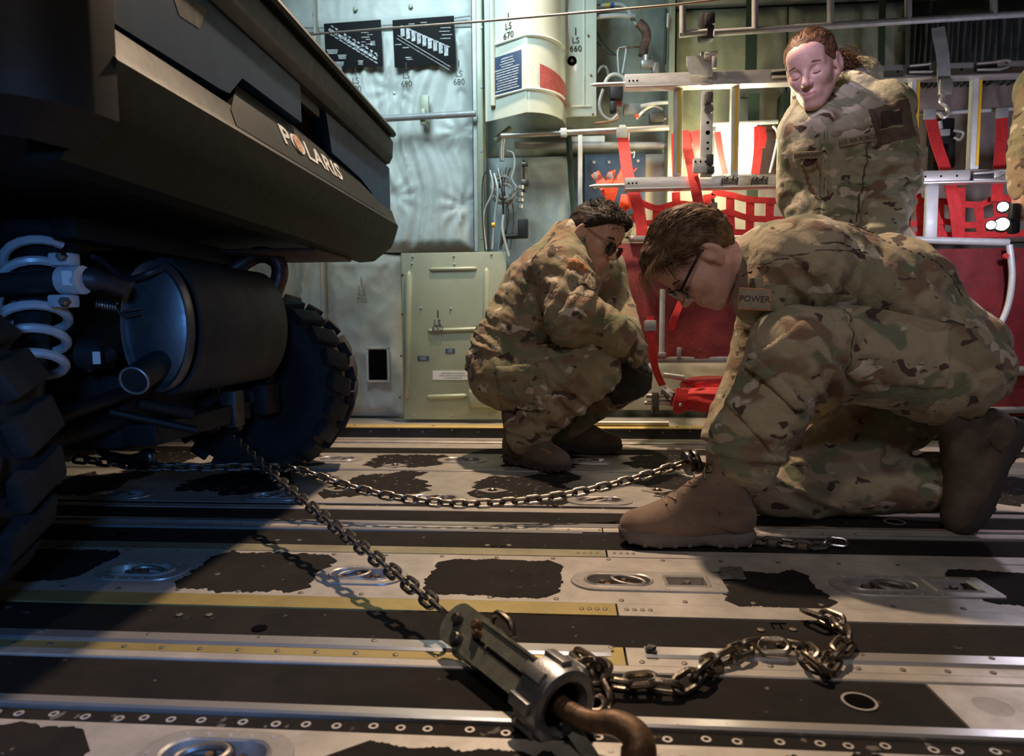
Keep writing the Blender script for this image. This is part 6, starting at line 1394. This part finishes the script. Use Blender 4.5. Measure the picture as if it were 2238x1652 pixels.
# trousers
s = SDF((.25, 1.45, -.02), (1.30, 2.20, .75), .0075)
s.cone(Lh, Lk, .118, .088, .03, flat=((0, 0, 1), 1.06)); s.cone(Lk, La, .090, .074, .03, flat=((1, 0, -.2), 1.12)); s.ell(Lk+np.array([-.012, -.005, .012]), (.080, .076, .082), k=.03)
s.cone(La+np.array([.002, 0, .04]), La+np.array([-.008, 0, .0]), .072, .064, .02)
s.cone(Rh, Rk, .118, .086, .03); s.cone(Rk, Ra+np.array([.0, 0, -.02]), .078, .070, .03, flat=((0, 0, 1), 1.0)); s.ell(Rk+np.array([-.01, 0, -.005]), (.085, .085, .075), k=.03)
s.cone(Lh, Rh, .118, .118, .04); s.ell(pel+np.array([.030, 0, .02]), (.112, .170, .130), k=.03); s.cone(pel, mid, .125, .12, .03, flat=((0, 1, 0), 1.2))
s.cut((0, 0, -1), -.006)
sp = [(Lh*.75+mid*.25, .16, (.6, 0, .7), .9), (Lk+np.array([.06, 0, -.05]), .12, (.7, 0, .7), 1.1), (La+np.array([0, 0, .03]), .10, (.1, 0, 1), 1.3), (Rk, .14, (.5, 0, 1), .9), (Ra, .12, (1, 0, .2), 1.1), (Lh+np.array([.02, 0, -.08]), .14, (1, 0, .3), 1.0), (pel+np.array([.1, 0, 0]), .16, (.3, 0, 1), .8)]
cloth('trousers', s, M_camo, K, .0150, sp, 5, 9, .50)
# pockets, knee seams, lying on the cloth
n_l = (0, -1, 0)
patchobj('cargo_pocket', s, A_(1748, 800, 1.56), axes((.62, 0, -.79), n_l), (.078, .066, .07), .010, M_camo, K, amp=.004); patchobj('pocket_flap', s, A_(1703, 842, 1.56), axes((.62, 0, -.62), n_l), (.075, .016, .07), .0155, M_camo, K, amp=.003)
patchobj('knee_patch', s, A_(1690, 905, 1.58), axes((.62, 0, -.79), n_l), (.070, .060, .07), .006, M_camo, K, amp=.002)
patchobj('hip_pocket', s, A_(1955, 770, 1.64), axes((1, 0, -.1), n_l), (.12, .075, .06), .005, M_camo, K, amp=.003)
patchobj('pocket_welt', s, A_(1950, 790, 1.64), axes((1, 0, -.12), n_l), (.115, .0035, .08), .008, M_seam, K); patchobj('thigh_seam', s, A_(1842, 760, 1.62), axes((.12, 0, 1), n_l), (.09, .0035, .08), .0045, M_seam, K)
patchobj('thigh_band', s, A_(1820, 735, 1.62), axes((.18, 0, 1), n_l), (.085, .020, .10), .004, M_camo, K)
# jacket
s = SDF((.28, 1.50, .20), (1.30, 2.30, .98), .0075)
s.cone(che, mid, .145, .145, .04, flat=((0, 1, 0), 1.28)); s.cone(mid, A_(2020, 735, 1.87), .142, .112, .04, flat=((0, 1, 0), 1.35)); s.ell(A_(1675, 650, 1.725), (.075, .085, .07), k=.03); s.cone(nek+np.array([.03, .0, -.005]), che, .090, .142, .04, flat=((0, 1, 0), 1.25))
s.cone(A_(2020, 722, 1.87), A_(2100, 728, 1.87), .098, .058, .02, flat=((0, 1, 0), 1.8))
s.cone(Ls, Rs, .095, .095, .05); s.cone(Ls, Le, .092, .070, .03); s.cone(Le, Lw, .068, .052, .03); s.cone(Rs, Re, .090, .070, .03); s.cone(Re, Rw, .068, .052, .03)
s.cone(nek+np.array([-.005, 0, .0]), nek+np.array([.04, 0, .0]), .075, .085, .02)                      # collar roll
hollow = nek+np.array([-.10, 0, -.01]); s.cone(hollow, nek+np.array([.012, 0, 0]), .058, .058, .008, None, '-')
sp = [(mid, .22, (.8, 0, .6), 1.2), (Ls+np.array([.05, -.03, 0]), .14, (.6, 0, .8), 1.0), (A_(2080, 700, 1.7), .16, (.5, 0, .9), 1.2), (A_(1850, 640, 1.7), .16, (1, 0, -.4), 1.0), (Le, .1, (0, 0, 1), 1.0)]
cloth('jacket', s, M_camo, K, .0165, sp, 8, 8, .50)
sj = s
patchobj('shoulder_seam', s, A_(1770, 560, 1.64), axes((1, 0, .12), (0, -1, .25)), (.14, .0035, .1), .004, M_seam, K); patchobj('back_seam', s, A_(1990, 560, 1.72), axes((.8, 0, -.62), (0, -1, .3)), (.16, .003, .12), .004, M_seam, K)
patchobj('armhole_seam', s, A_(1850, 545, 1.66), axes((1, 0, .25), (0, -.8, .6)), (.10, .003, .1), .004, M_seam, K)
# chest pocket flap, name tape reading POWER
badge('rank_tab', sj, 1652, 622, .032, .026, (1, 0, -.05), M_camo_dark, K, off=.016, nrm=(-.25, -.95, .1))
badge('pocket_flap', sj, 1690, 652, .05, .062, (1, 0, -.1), M_camo, K, off=.014, nrm=(-.15, -.97, .05))
o_, c_, x_, y_, n_2 = badge('patch', sj, 1650, 656, .066, .044, (1, 0, -.08), M_tapeb, K, 'POWER', .0195, .028, edge=M_orange, nrm=(-.28, -.95, .05))
MB().strap(smooth_path(tp([(1845, 690, 1.66), (1900, 696, 1.645), (1980, 712, 1.64), (2060, 730, 1.65), (2120, 732, 1.70), (2158, 722, 1.78)]), 6), .052, .006, (.1, -.25, 1)).build('jacket_hem', M_camo, K)
# boots
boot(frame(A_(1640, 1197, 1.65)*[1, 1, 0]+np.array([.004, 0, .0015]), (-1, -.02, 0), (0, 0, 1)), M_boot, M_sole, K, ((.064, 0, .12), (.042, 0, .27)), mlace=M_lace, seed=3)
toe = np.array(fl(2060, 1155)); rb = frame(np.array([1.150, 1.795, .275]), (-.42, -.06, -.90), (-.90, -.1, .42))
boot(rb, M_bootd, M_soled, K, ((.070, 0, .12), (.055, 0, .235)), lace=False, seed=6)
# head
Mh = frame(A_(1527, 566, 1.81), (-.50, -.06, -.86), (-.86, -.08, .50))
hv = head_mesh(Mh, nek+np.array([.06, 0, 0]))
s = SDF((.2, 1.5, -.02), (1.32, 2.3, .98), .011)
for a, b_, r1_, r2_ in ((Lh, Lk, .09, .065), (Lk, La, .06, .045), (Rh, Rk, .09, .06), (Rk, Ra, .055, .045), (Lh, Rh, .1, .1), (pel, mid, .11, .10), (mid, che, .11, .115), (che, nek, .11, .06), (Ls, Rs, .06, .06), (Ls, Le, .05, .042), (Le, Lw, .042, .03), (Rs, Re, .05, .042), (Re, Rw, .042, .03)): s.cone(a, b_, r1_, r2_, .03)
hand(s, Lw, A_(1590, 985, 1.95)-Lw, (-1, .2, -.2)); hand(s, Rw, A_(1570, 1000, 2.0)-Rw, (-1, -.2, -.2))
body_obj(K, skA, [s.nets(), hv])
hair_cap(Mh, M_hairK, K, [((1, 0, -1.1), .026), ((.9, 0, -1), -.012), ((1, 0, .0), .098)], .020, 3, (.8, 0, .35), .0026, extra=[((.06, -.03, .085), (.09, .0, .075), .030, .022, .03), ((.06, .03, .085), (.088, .02, .07), .030, .02, .03), ((-.04, 0, .085), (.05, 0, .098), .035, .032, .04)])
rnd = random.Random(5); sd = []
for i in range(420):
    y = rnd.uniform(-.07, .07); x = rnd.uniform(-.095, .04); z = .033+.106*math.sqrt(max(0, 1-(y/.093)**2-((x+.012)/.118)**2)); z = z if z > .05 else .05
    L_ = rnd.uniform(.05, .10); li = rnd.uniform(.002, .012); x2 = min(x+L_, .088); z2 = .033+.106*math.sqrt(max(0, 1-(y/.095)**2-((x2+.012)/.121)**2))
    xm = (x+x2)/2; zm = .033+.108*math.sqrt(max(0, 1-(y/.095)**2-((xm+.012)/.121)**2)); sd.append([(x, y, z), (xm, y+rnd.uniform(-.004, .004), zm+li), (x2, y*1.02+rnd.uniform(-.006, .006), z2+li*.6)])
for i in range(90):
    y = rnd.uniform(-.05, .065); x = rnd.uniform(.05, .085); q_ = rnd.random(); sd.append([(x, y, .105), (.095+.03*q_, y+rnd.uniform(-.008, .008), .098+rnd.uniform(-.015, .01)), (.112+.055*q_, y+rnd.uniform(-.022, .022), .070+rnd.uniform(-.045, .012))])
for i in range(160):   # side, combed back-down above the ear
    x = rnd.uniform(-.09, .05); z = rnd.uniform(.03, .085); yy = .0835*math.sqrt(max(.05, 1-((z-.033)/.11)**2-((x+.012)/.122)**2))+.006; sd.append([(x+.02, yy-.001, z+.012), (x, yy+.002, z), (x-.012, yy, z-.022)])
strands(Mh, M_hairK, K, sd[:420]+sd[510:], wid=.0012); strands(Mh, M_hairKl, K, sd[420:510], 'hair_fringe', .0009)
def L2W(M, *p): return M @ Vector(p)
gl = MB().tube([L2W(Mh, -.020, .083, .012), L2W(Mh, .004, .084, .022), L2W(Mh, .055, .079, .018), L2W(Mh, .104, .066, .012)], .0034, 8).tube([L2W(Mh, .004, -.084, .022), L2W(Mh, .055, -.079, .018), L2W(Mh, .104, -.066, .012)], .0034, 8)
for sg in (-1, 1): gl.tube([L2W(Mh, .107-.004*abs(math.cos(a)), sg*.034+.027*math.cos(a), .000+.019*math.sin(a)) for a in np.linspace(0, 2*PI, 24, endpoint=False)], .0026, 6, closed=True)
gl.tube([L2W(Mh, .108, -.008, .006), L2W(Mh, .111, 0, .008), L2W(Mh, .108, .008, .006)], .0024, 6); g_ = gl.build('glasses', M_frame, K)
MB().cyl(L2W(Mh, .107, .034, 0), L2W(Mh, .1085, .034, 0), .019, 20).cyl(L2W(Mh, .107, -.034, 0), L2W(Mh, .1085, -.034, 0), .019, 20).build('lens', mat('clear_lens', (.35, .35, .36), .08, 0), g_)
for sg in (-1, 1): MB().tube([L2W(Mh, .0935, sg*.014, .026), L2W(Mh, .0915, sg*.032, .030), L2W(Mh, .081, sg*.051, .024)], [.003, .0038, .0015], 6).build('eyebrow', M_hairK, K); MB().tube([L2W(Mh, .0875, sg*.020, -.005), L2W(Mh, .0905, sg*.032, -.007), L2W(Mh, .0850, sg*.045, -.005)], .0014, 5).build('eyelashes', M_frame, K)
# ------------------------------------------------------------------ squatting man
S = thing('person', 'squatting person in brownish camouflage with sunglasses and gloves by the green panel', 'person', (0, 2.6, 0), 'uniformed crew members')
pel = A_(1112, 812, 2.68); rH, lH = A_(1108, 818, 2.58), A_(1135, 818, 2.80); rK, lK = A_(1296, 806, 2.42), A_(1368, 826, 2.74); rA, lA = A_(1150, 945, 2.50), A_(1215, 938, 2.82)
low, che, nek = A_(1122, 752, 2.68), A_(1195, 640, 2.66), A_(1255, 535, 2.64); rS, lS = A_(1226, 592, 2.50), A_(1312, 592, 2.82); rE, lE = A_(1250, 692, 2.40), A_(1345, 690, 2.80); rW, lW = A_(1352, 738, 2.42), A_(1375, 742, 2.60)
s = SDF((-.55, 2.2, -.02), (.50, 3.05, .62), .0085)
s.cone(rH, rK, .115, .085, .03); s.cone(rK, rA, .085, .064, .03, flat=((.7, 0, -.7), 1.08)); s.cone(lH, lK, .12, .085, .03); s.cone(lK, lA, .084, .068, .03)
s.ell(pel+np.array([-.01, 0, .0]), (.125, .19, .115), k=.04); s.cone(rH, lH, .11, .11, .04); s.cone(pel, low, .15, .15, .04, flat=((0, 1, 0), 1.2)); s.cone(rA, rA+np.array([-.01, 0, -.005]), .066, .062, .02)
sp = [(rK+np.array([-.08, 0, -.08]), .14, (.7, 0, .7), 1.2), (rA, .1, (.2, 0, 1), 1.3), (rH, .14, (1, 0, .3), .9), (lK, .12, (.5, 0, .8), .9)]
cloth('trousers', s, M_camo_dark, S, .015, sp, 12, 9, .5)
patchobj('cargo_pocket', s, A_(1155, 845, 2.47), axes((1, 0, .1), (0, -1, 0)), (.11, .085, .08), .010, M_camo_dark, S, amp=.004); patchobj('pocket_welt', s, A_(1155, 832, 2.47), axes((1, 0, .05), (0, -1, 0)), (.10, .004, .09), .013, M_tapeb, S)
patchobj('knee_pad', s, A_(1388, 832, 2.68), axes((0, .8, .2), (.9, -.5, .1)), (.07, .075, .09), .007, M_glove, S, 'dark knee patch')
s = SDF((-.55, 2.2, .10), (.52, 3.08, 1.02), .0085)
s.cone(low+np.array([-.01, 0, -.03]), che, .145, .150, .05, flat=((0, 1, 0), 1.3)); s.cone(che, nek, .150, .10, .05, flat=((0, 1, 0), 1.2)); s.ell(pel+np.array([-.015, 0, .035]), (.135, .20, .10), k=.04)
s.cone(rS, lS, .095, .095, .05); s.cone(rS, rE, .098, .085, .03); s.cone(rE, rW, .083, .062, .03); s.cone(lS, lE, .092, .075, .03); s.cone(lE, lW, .075, .06, .03)
s.cone(nek+np.array([.01, 0, .0]), nek+np.array([.0, 0, .035]), .085, .078, .02); s.cone(nek+np.array([.0, 0, .02]), nek+np.array([.02, 0, .16]), .060, .075, .008, None, '-')
sp = [(rE, .13, (.8, 0, -.5), 1.4), (low, .22, (.5, 0, 1), 1.2), (pel, .2, (.4, 0, 1), 1.0), (rS+np.array([0, -.05, -.06]), .13, (.5, 0, .8), .9), (rW, .1, (1, 0, -.3), 1.2), (che, .15, (1, 0, .6), .8)]
cloth('jacket', s, M_camo_dark, S, .019, sp, 15, 8, .5)
pbadge('sleeve_pocket', s, 1268, 612, .11, .17, (.8, 0, -.25), .005, M_tapeb, S); pbadge('flag_patch', s, 1262, 584, .078, .046, (1, 0, -.2), .009, M_orange, S, 'orange-brown flag patch')
pbadge('unit_patch', s, 1280, 622, .062, .088, (.85, 0, -.35), .009, M_thread, S, 'dark outlined unit patch'); pbadge('unit_emblem', s, 1280, 622, .040, .066, (.85, 0, -.35), .012, M_tapeb, S, 'pale emblem on the patch')
patchobj('armhole_seam', s, A_(1165, 590, 2.45), axes((.4, 0, 1), (-.2, -1, .1)), (.11, .0035, .09), .004, M_seam, S)
# gloves
s = SDF((.02, 2.25, .25), (.45, 2.85, .75), .0055); hand(s, rW, A_(1412, 772, 2.40)-rW, (-.3, .6, -.6), 1.25, 1.1, L=.85, thumb=-1); s.cone(rW-(rW-rE)*.10, rW+(rW-rE)*.12, .056, .054, .02)
cloth('glove', s, M_glovec, S, .003, (), 4, 16, .5); s = SDF((.02, 2.25, .25), (.45, 2.85, .75), .0055); hand(s, lW, A_(1415, 762, 2.50)-lW, (-.2, -.7, -.5), 1.25, 1.0, L=.85, thumb=1); cloth('glove', s, M_glovec, S, .003, (), 6, 16, .5)
# boots
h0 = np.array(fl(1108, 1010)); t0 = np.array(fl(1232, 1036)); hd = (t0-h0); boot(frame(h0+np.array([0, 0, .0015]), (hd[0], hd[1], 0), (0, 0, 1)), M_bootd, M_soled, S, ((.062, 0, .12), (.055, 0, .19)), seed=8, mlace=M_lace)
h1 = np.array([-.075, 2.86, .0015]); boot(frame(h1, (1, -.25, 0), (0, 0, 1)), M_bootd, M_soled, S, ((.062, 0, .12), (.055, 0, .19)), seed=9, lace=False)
MB().rbox(np.array(frame(h0, (hd[0], hd[1], 0), (0, 0, 1)) @ Vector((.235, -.012, .088))), (.075, .055, .010), .004, frame(h0, (hd[0], hd[1], 0), (0, 0, 1)).to_3x3() @ Euler((.25, .28, 0)).to_matrix()).build('boot_patch', mat('suede_orange', (.30, .15, .06), .85, 0, .2, 30), S)
# head
Mh = frame(A_(1298, 520, 2.585), (.72, -.50, -.48), (.42, -.06, .90)); hv = head_mesh(Mh, nek+np.array([-.02, 0, -.04]), nr=.06)
s = SDF((-.5, 2.2, -.02), (.5, 3.05, 1.0), .012)
for a, b_, r1_, r2_ in ((rH, rK, .09, .06), (rK, rA, .055, .045), (lH, lK, .09, .06), (lK, lA, .055, .045), (rH, lH, .1, .1), (pel, low, .12, .12), (low, che, .13, .12), (che, nek, .12, .06), (rS, lS, .07, .07), (rS, rE, .055, .045), (rE, rW, .045, .032), (lS, lE, .055, .045), (lE, lW, .045, .032)): s.cone(a, b_, r1_, r2_, .03)
hand(s, rW, A_(1412, 772, 2.40)-rW, (-.3, .6, -.6), .95, 1.1, L=.8, thumb=-1); hand(s, lW, A_(1415, 762, 2.50)-lW, (-.2, -.7, -.5), .95, 1.0, L=.8)
body_obj(S, skB, [s.nets(), hv])
hair_cap(Mh, M_hairS, S, [((1, 0, -1.2), .016), ((.9, 0, -1), -.012), ((1, 0, 0), .105)], .016, 7, (.75, -.45, .4), .002, extra=[((.05, .04, .09), (.085, -.02, .075), .032, .026, .03), ((.03, -.05, .085), (.08, -.045, .06), .026, .020, .03), ((-.02, 0, .095), (.06, .02, .10), .035, .03, .03)])
sd = []
for i in range(260):
    y = rnd.uniform(-.07, .07); x = rnd.uniform(-.07, .085); z = .033+.104*math.sqrt(max(.05, 1-(y/.092)**2-((x+.012)/.118)**2)); sd.append([(x, y, z), (x+.02, y+rnd.uniform(-.03, .02), z+rnd.uniform(.002, .014)), (x+.035, y+rnd.uniform(-.045, .02), z-rnd.uniform(-.004, .02))])
strands(Mh, M_hairS, S, sd, wid=.0013)
gl = MB()
for sg in (-1, 1):
    c = (.108, sg*.033, -.004); gl.tube([L2W(Mh, c[0]-.006*abs(math.cos(a))*(1 if math.cos(a)*sg > 0 else 0), c[1]+.026*math.cos(a), c[2]+.022*math.sin(a)-(.003 if math.sin(a) < 0 else 0)) for a in np.linspace(0, 2*PI, 24, endpoint=False)], .0013, 6, closed=True)
    gl.tube([L2W(Mh, -.005, sg*.083, .018), L2W(Mh, .05, sg*.077, .014), L2W(Mh, .104, sg*.060, .010)], .0014, 6)
gl.tube([L2W(Mh, .110, -.010, .008), L2W(Mh, .113, 0, .010), L2W(Mh, .110, .010, .008)], .0012, 6); g_ = gl.build('sunglasses', M_frame, S)
for sg in (-1, 1): MB().lathe([(.0255, -.001), (.0255, .0005), (.018, .0022), (.004, .003)], L2W(Mh, .1075, sg*.033, -.005), Mh.to_3x3() @ Vector((1, sg*.15, 0)), n=24, xdir=Mh.to_3x3() @ Vector((0, 1, 0)), sy=.88).build('lens', M_glass, g_)
for sg in (-1, 1): MB().tube([L2W(Mh, .0935, sg*.014, .026), L2W(Mh, .0920, sg*.032, .031), L2W(Mh, .081, sg*.052, .024)], [.003, .004, .002], 6).build('eyebrow', M_hairS, S)
# ------------------------------------------------------------------ standing woman
Wm = thing('person', 'standing person in a hooded camouflage parka with auburn hair looking down', 'person', (1.0, 2.6, 0), 'uniformed crew members')
Lsh, Rsh = A_(1935, 245, 2.50), A_(1760, 290, 2.56); nek = A_(1815, 225, 2.56); che = A_(1822, 330, 2.56); bel = A_(1830, 470, 2.58); pel = np.array([1.03, 2.62, .80]); Le, Re = A_(1950, 400, 2.48), A_(1752, 420, 2.60); Lw, Rw = A_(1925, 500, 2.40), A_(1770, 515, 2.56)
s = SDF((.68, 2.2, .62), (1.42, 2.95, 1.50), .008)
s.cone(che, bel, .135, .130, .05, flat=((1, 0, 0), 1.02)); s.cone(bel, pel, .130, .14, .05, flat=((1, 0, 0), 1.1)); s.cone(nek, che, .10, .135, .05, flat=((1, 0, 0), 1.3)); s.cone(Lsh, Rsh, .085, .080, .05); s.cone(Lsh, Le, .086, .076, .008); s.cone(Le, Lw, .076, .060, .008); s.cone(Rsh, Re, .082, .068, .02); s.cone(Re, Rw, .068, .054, .02)
s.cone(A_(1790, 262, 2.46), A_(1868, 212, 2.55), .036, .050, .03); s.cone(A_(1868, 212, 2.55), A_(1878, 172, 2.66), .055, .06, .03); s.cone(A_(1790, 262, 2.46), A_(1762, 262, 2.50), .036, .036, .03); s.cone(A_(1875, 175, 2.66), A_(1790, 200, 2.70), .07, .06, .03)
s.cone(nek+np.array([0, -.03, .01]), nek+np.array([-.04, -.07, .16]), .060, .085, .01, None, '-'); s.cut((0, 0, -1), -.72)
sp = [(Le, .14, (.2, 0, 1), 1.2), (Lsh, .13, (1, 0, .5), .9), (che, .2, (1, 0, .15), 1.0), (bel, .2, (1, 0, .2), 1.0), (A_(1850, 210, 2.5), .12, (.6, 0, .8), 1.1), (Lw, .1, (0, 0, 1), 1.2)]
cloth('parka', s, M_camo_parka, Wm, .016, sp, 21, 9, .55)
fa = axes((1, -.1, .12), (0, -1, .1))
zx = patchobj('zip_placket', s, A_(1815, 380, 2.40), axes((.10, 0, -1), (0, -1, .1)), (.16, .012, .1), .007, M_camo_parka, Wm); patchobj('zip', s, A_(1815, 380, 2.40), axes((.10, 0, -1), (0, -1, .1)), (.155, .0035, .1), .0095, M_thread, Wm)
badge('name_tape', s, 1868, 309, .118, .024, (1, -.1, .16), M_tapeb, Wm, 'U.S. AIR FORCE', .0178, .018); badge('name_tape', s, 1768, 338, .085, .024, (1, -.1, .02), M_tapeb, Wm, 'HAWKINS', .0178, .020); badge('rank_patch', s, 1772, 309, .032, .040, (1, 0, .08), M_tapeb, Wm, off=.012)
pbadge('arm_panel', s, 1946, 270, .12, .13, (1, .3, .25), .006, M_bootd, Wm, 'brown sleeve panel'); pbadge('arm_patch', s, 1946, 262, .066, .062, (1, .3, .1), .010, M_thread, Wm, 'dark shield patch'); pbadge('arm_rocker', s, 1946, 281, .072, .013, (1, .3, .1), .012, M_tapeb, Wm)
for i, px in enumerate((1760, 1782, 1803)): patchobj('stripe', s, A_(px+4, 385, 2.42), axes((.42, 0, -1), (0, -1, .1)), (.075, .004, .1), .007, M_tape, Wm, 'brown diagonal stripe')
patchobj('pocket_edge', s, A_(1885, 390, 2.42), axes((-.05, 0, -1), (0, -1, .1)), (.14, .004, .1), .008, M_seam, Wm)
s = SDF((.75, 2.35, .0), (1.35, 2.95, .95), .012); hp = [np.array([.96, 2.62, .80]), np.array([1.15, 2.62, .80])]; kn = [np.array([.955, 2.60, .44]), np.array([1.16, 2.62, .44])]; an = [np.array([.95, 2.64, .12]), np.array([1.17, 2.66, .12])]
for i in range(2): s.cone(hp[i], kn[i], .10, .078, .03); s.cone(kn[i], an[i], .078, .068, .03)
s.cone(hp[0], hp[1], .115, .115, .04); cloth('trousers', s, M_camo, Wm, .008, [(kn[0], .12, (0, 0, 1), 1), (kn[1], .12, (0, 0, 1), 1)], 25, 9, .4)
for i in range(2): boot(frame(an[i]*[1, 1, 0]+np.array([.01*i, .06, .0015]), (-.12+.25*i, -1, 0), (0, 0, 1)), M_boot, M_sole, Wm, ((.062, 0, .12), (.055, 0, .22)), lace=False, seed=30+i)
Mh = frame(A_(1776, 152, 2.44), (-.50, -.76, -.40), (-.32, -.27, .91)); hv = head_mesh(Mh, nek+np.array([.0, .02, -.03]), True, nr=.05)
s = SDF((.7, 2.2, 0), (1.4, 2.95, 1.4), .013)
for a, b_, r1_, r2_ in ((che, bel, .12, .12), (bel, pel, .12, .13), (nek, che, .055, .12), (Lsh, Rsh, .06, .06), (Lsh, Le, .05, .042), (Le, Lw, .042, .03), (Rsh, Re, .05, .042), (Re, Rw, .042, .03), (hp[0], kn[0], .08, .06), (hp[1], kn[1], .08, .06), (kn[0], an[0], .055, .045), (kn[1], an[1], .055, .045), (hp[0], hp[1], .1, .1)): s.cone(a, b_, r1_, r2_, .03)
hand(s, Lw, (-.1, -.3, -1), (-1, 0, 0), .9, .5); hand(s, Rw, (.1, -.3, -1), (1, 0, 0), .9, .5)
body_obj(Wm, skC, [s.nets(), hv])
hair_cap(Mh, M_hairW, Wm, [((1, 0, -.62), .036), ((.9, 0, -.25), .064), ((.7, 0, -1), .0)], .012, 9, (-.9, 0, .1), .0012, extra=[((-.09, 0, .01), (-.13, 0, -.01), .035, .03, .02)], female=True)
sd = []; base = Mh.inverted() @ Vector(at(1832, 125, 2.56))
for i in range(300):   # curly ponytail flaring behind the collar
    o = Vector((rnd.gauss(0, .012), rnd.gauss(0, .012), rnd.gauss(0, .012))); e = Mh.inverted() @ Vector(at(1878+rnd.gauss(0, 16), 150+rnd.gauss(0, 16), 2.60+rnd.gauss(0, .03))); p = [base+o]
    for j in range(1, 6): q = base.lerp(e, j/5)+o+Vector((rnd.gauss(0, .010), rnd.gauss(0, .010), rnd.gauss(0, .010))); p.append(q)
    sd.append(p)
for i in range(160):
    y = rnd.uniform(-.07, .07); x = rnd.uniform(-.03, .06); z = .033+.0985*math.sqrt(max(.05, 1-(y/.084)**2-((x+.012)/.110)**2)); pts = []
    for t_ in (0, .5, 1): xx = x-.06*t_; yy = y*(1+.02*t_); zz = .033+.0995*math.sqrt(max(.03, 1-(yy/.086)**2-((xx+.012)/.112)**2)); pts.append((xx, yy, zz))
    sd.append(pts)
strands(Mh, M_hairW, Wm, sd, wid=.0012)
for sg in (-1, 1): MB().tube([L2W(Mh, .0935, sg*.014, .026), L2W(Mh, .0915, sg*.032, .030), L2W(Mh, .081, sg*.051, .024)], [.0024, .0032, .001], 6).build('eyebrow', M_hairW, Wm); MB().tube([L2W(Mh, .0870, sg*.020, -.006), L2W(Mh, .0900, sg*.032, -.0085), L2W(Mh, .0845, sg*.045, -.006)], .0020, 5).build('eyelashes', M_hairK, Wm)
# ------------------------------------------------------------------ person at the right edge holding a torch
Pr = thing('person', 'person cut off at the right edge, only a sleeve and dark glove showing', 'person', (2.05, 2.5, 0), 'uniformed crew members')
sh = A_(2290, 190, 2.5); el = A_(2262, 330, 2.46); wr = A_(2242, 400, 2.43); bx_ = np.array([2.05, 2.58, 0]); s = SDF((1.5, 2.2, .7), (2.6, 2.95, 1.62), .012)
s.cone(bx_+[0, 0, .85], bx_+[0, 0, 1.30], .16, .16, .05, flat=((1, 0, 0), 1.25)); s.cone(sh, bx_+[.2, 0, sh[2]], .09, .09, .05); s.cone(sh, el, .085, .070, .03); s.cone(el, wr, .070, .058, .03); s.cone(bx_+[.22, 0, 1.38], bx_+[.26, -.05, 1.0], .08, .065, .03); s.cone(bx_+[0, 0, 1.3], bx_+[0, 0, 1.45], .12, .07, .05)
cloth('parka', s, M_camo_dark, Pr, .009, [(el, .15, (0, 0, 1), 1.2)], 33, 9, .4)
s = SDF((1.55, 2.2, .75), (2.1, 2.75, 1.2), .006); hand(s, wr, A_(2236, 590, 2.42)-wr, (-1, -.2, 0), 1.35, .6, L=1.25); s.cone(wr+(el-wr)*.45, wr, .078, .060, .02); cloth('glove', s, M_glove, Pr, .003, (), 7, 16, .5)
s = SDF((1.8, 2.35, .0), (2.3, 2.95, 1.0), .013)
for dx in (-.10, .10): s.cone(bx_+[dx, 0, .85], bx_+[dx*1.05, 0, .45], .10, .08, .03); s.cone(bx_+[dx*1.05, 0, .45], bx_+[dx*1.1, .03, .12], .08, .068, .03)
cloth('trousers', s, M_camo, Pr, .008, (), 35, 9, .4)
for dx in (-.11, .11): boot(frame(bx_+[dx, .08, .0015], (dx, -1, 0), (0, 0, 1)), M_boot, M_sole, Pr, ((.062, 0, .12), (.055, 0, .22)), lace=False, seed=40)
Mh = frame(bx_+[0, -.03, 1.62], (-.7, -.6, -.35), (-.1, -.2, 1)); hv = head_mesh(Mh, bx_+[0, 0, 1.42], h=.005); s = SDF((1.5, 2.2, 0), (2.6, 2.95, 1.6), .016)
for a, b_, r1_, r2_ in ((bx_+[0, 0, .85], bx_+[0, 0, 1.3], .13, .12), (bx_+[0, 0, 1.3], bx_+[0, 0, 1.45], .1, .06), (sh, el, .055, .045), (el, wr, .045, .035), (bx_+[-.1, 0, .85], bx_+[-.11, .03, .12], .08, .05), (bx_+[.1, 0, .85], bx_+[.11, .03, .12], .08, .05)): s.cone(a, b_, r1_, r2_, .03)
hand(s, wr, A_(2232, 590, 2.40)-wr, (-1, -.2, 0), 1.0, .8); body_obj(Pr, skA, [s.nets(), hv]); hair_cap(Mh, M_hairS, Pr, [((1, 0, -1.2), .020), ((.2, 0, -1), .030)], .014, 11, (1, 0, 0))
# torch with glaring lenses
to = thing('torch', 'hand torch with three glaring white lenses at the right edge', 'torch', at(2205, 480, 2.40)); M_tl = emis('torch_glow', (.85, .82, 1), 60)
MB().rbox(at(2216, 478, 2.42), (.03, .03, .10), .010).build('housing', M_black, to)
for px, py, r in ((2192, 452, .016), (2166, 492, .014), (2190, 490, .021)): 
    c = at(px, py, 2.36); MB().lathe([(r*1.2, -.012), (r*1.2, 0), (r, .001)], c, (-.5, -.8, .1), n=18).build('bezel', M_black, to); MB().lathe([(r, 0), (r*.8, .003), (r*.3, .004)], c, (-.5, -.8, .1), n=18).build('lens', M_tl, to)
MB().cyl(at(2212, 482, 2.39), at(2166, 490, 2.37), .009, 10).build('arm', M_black, to)
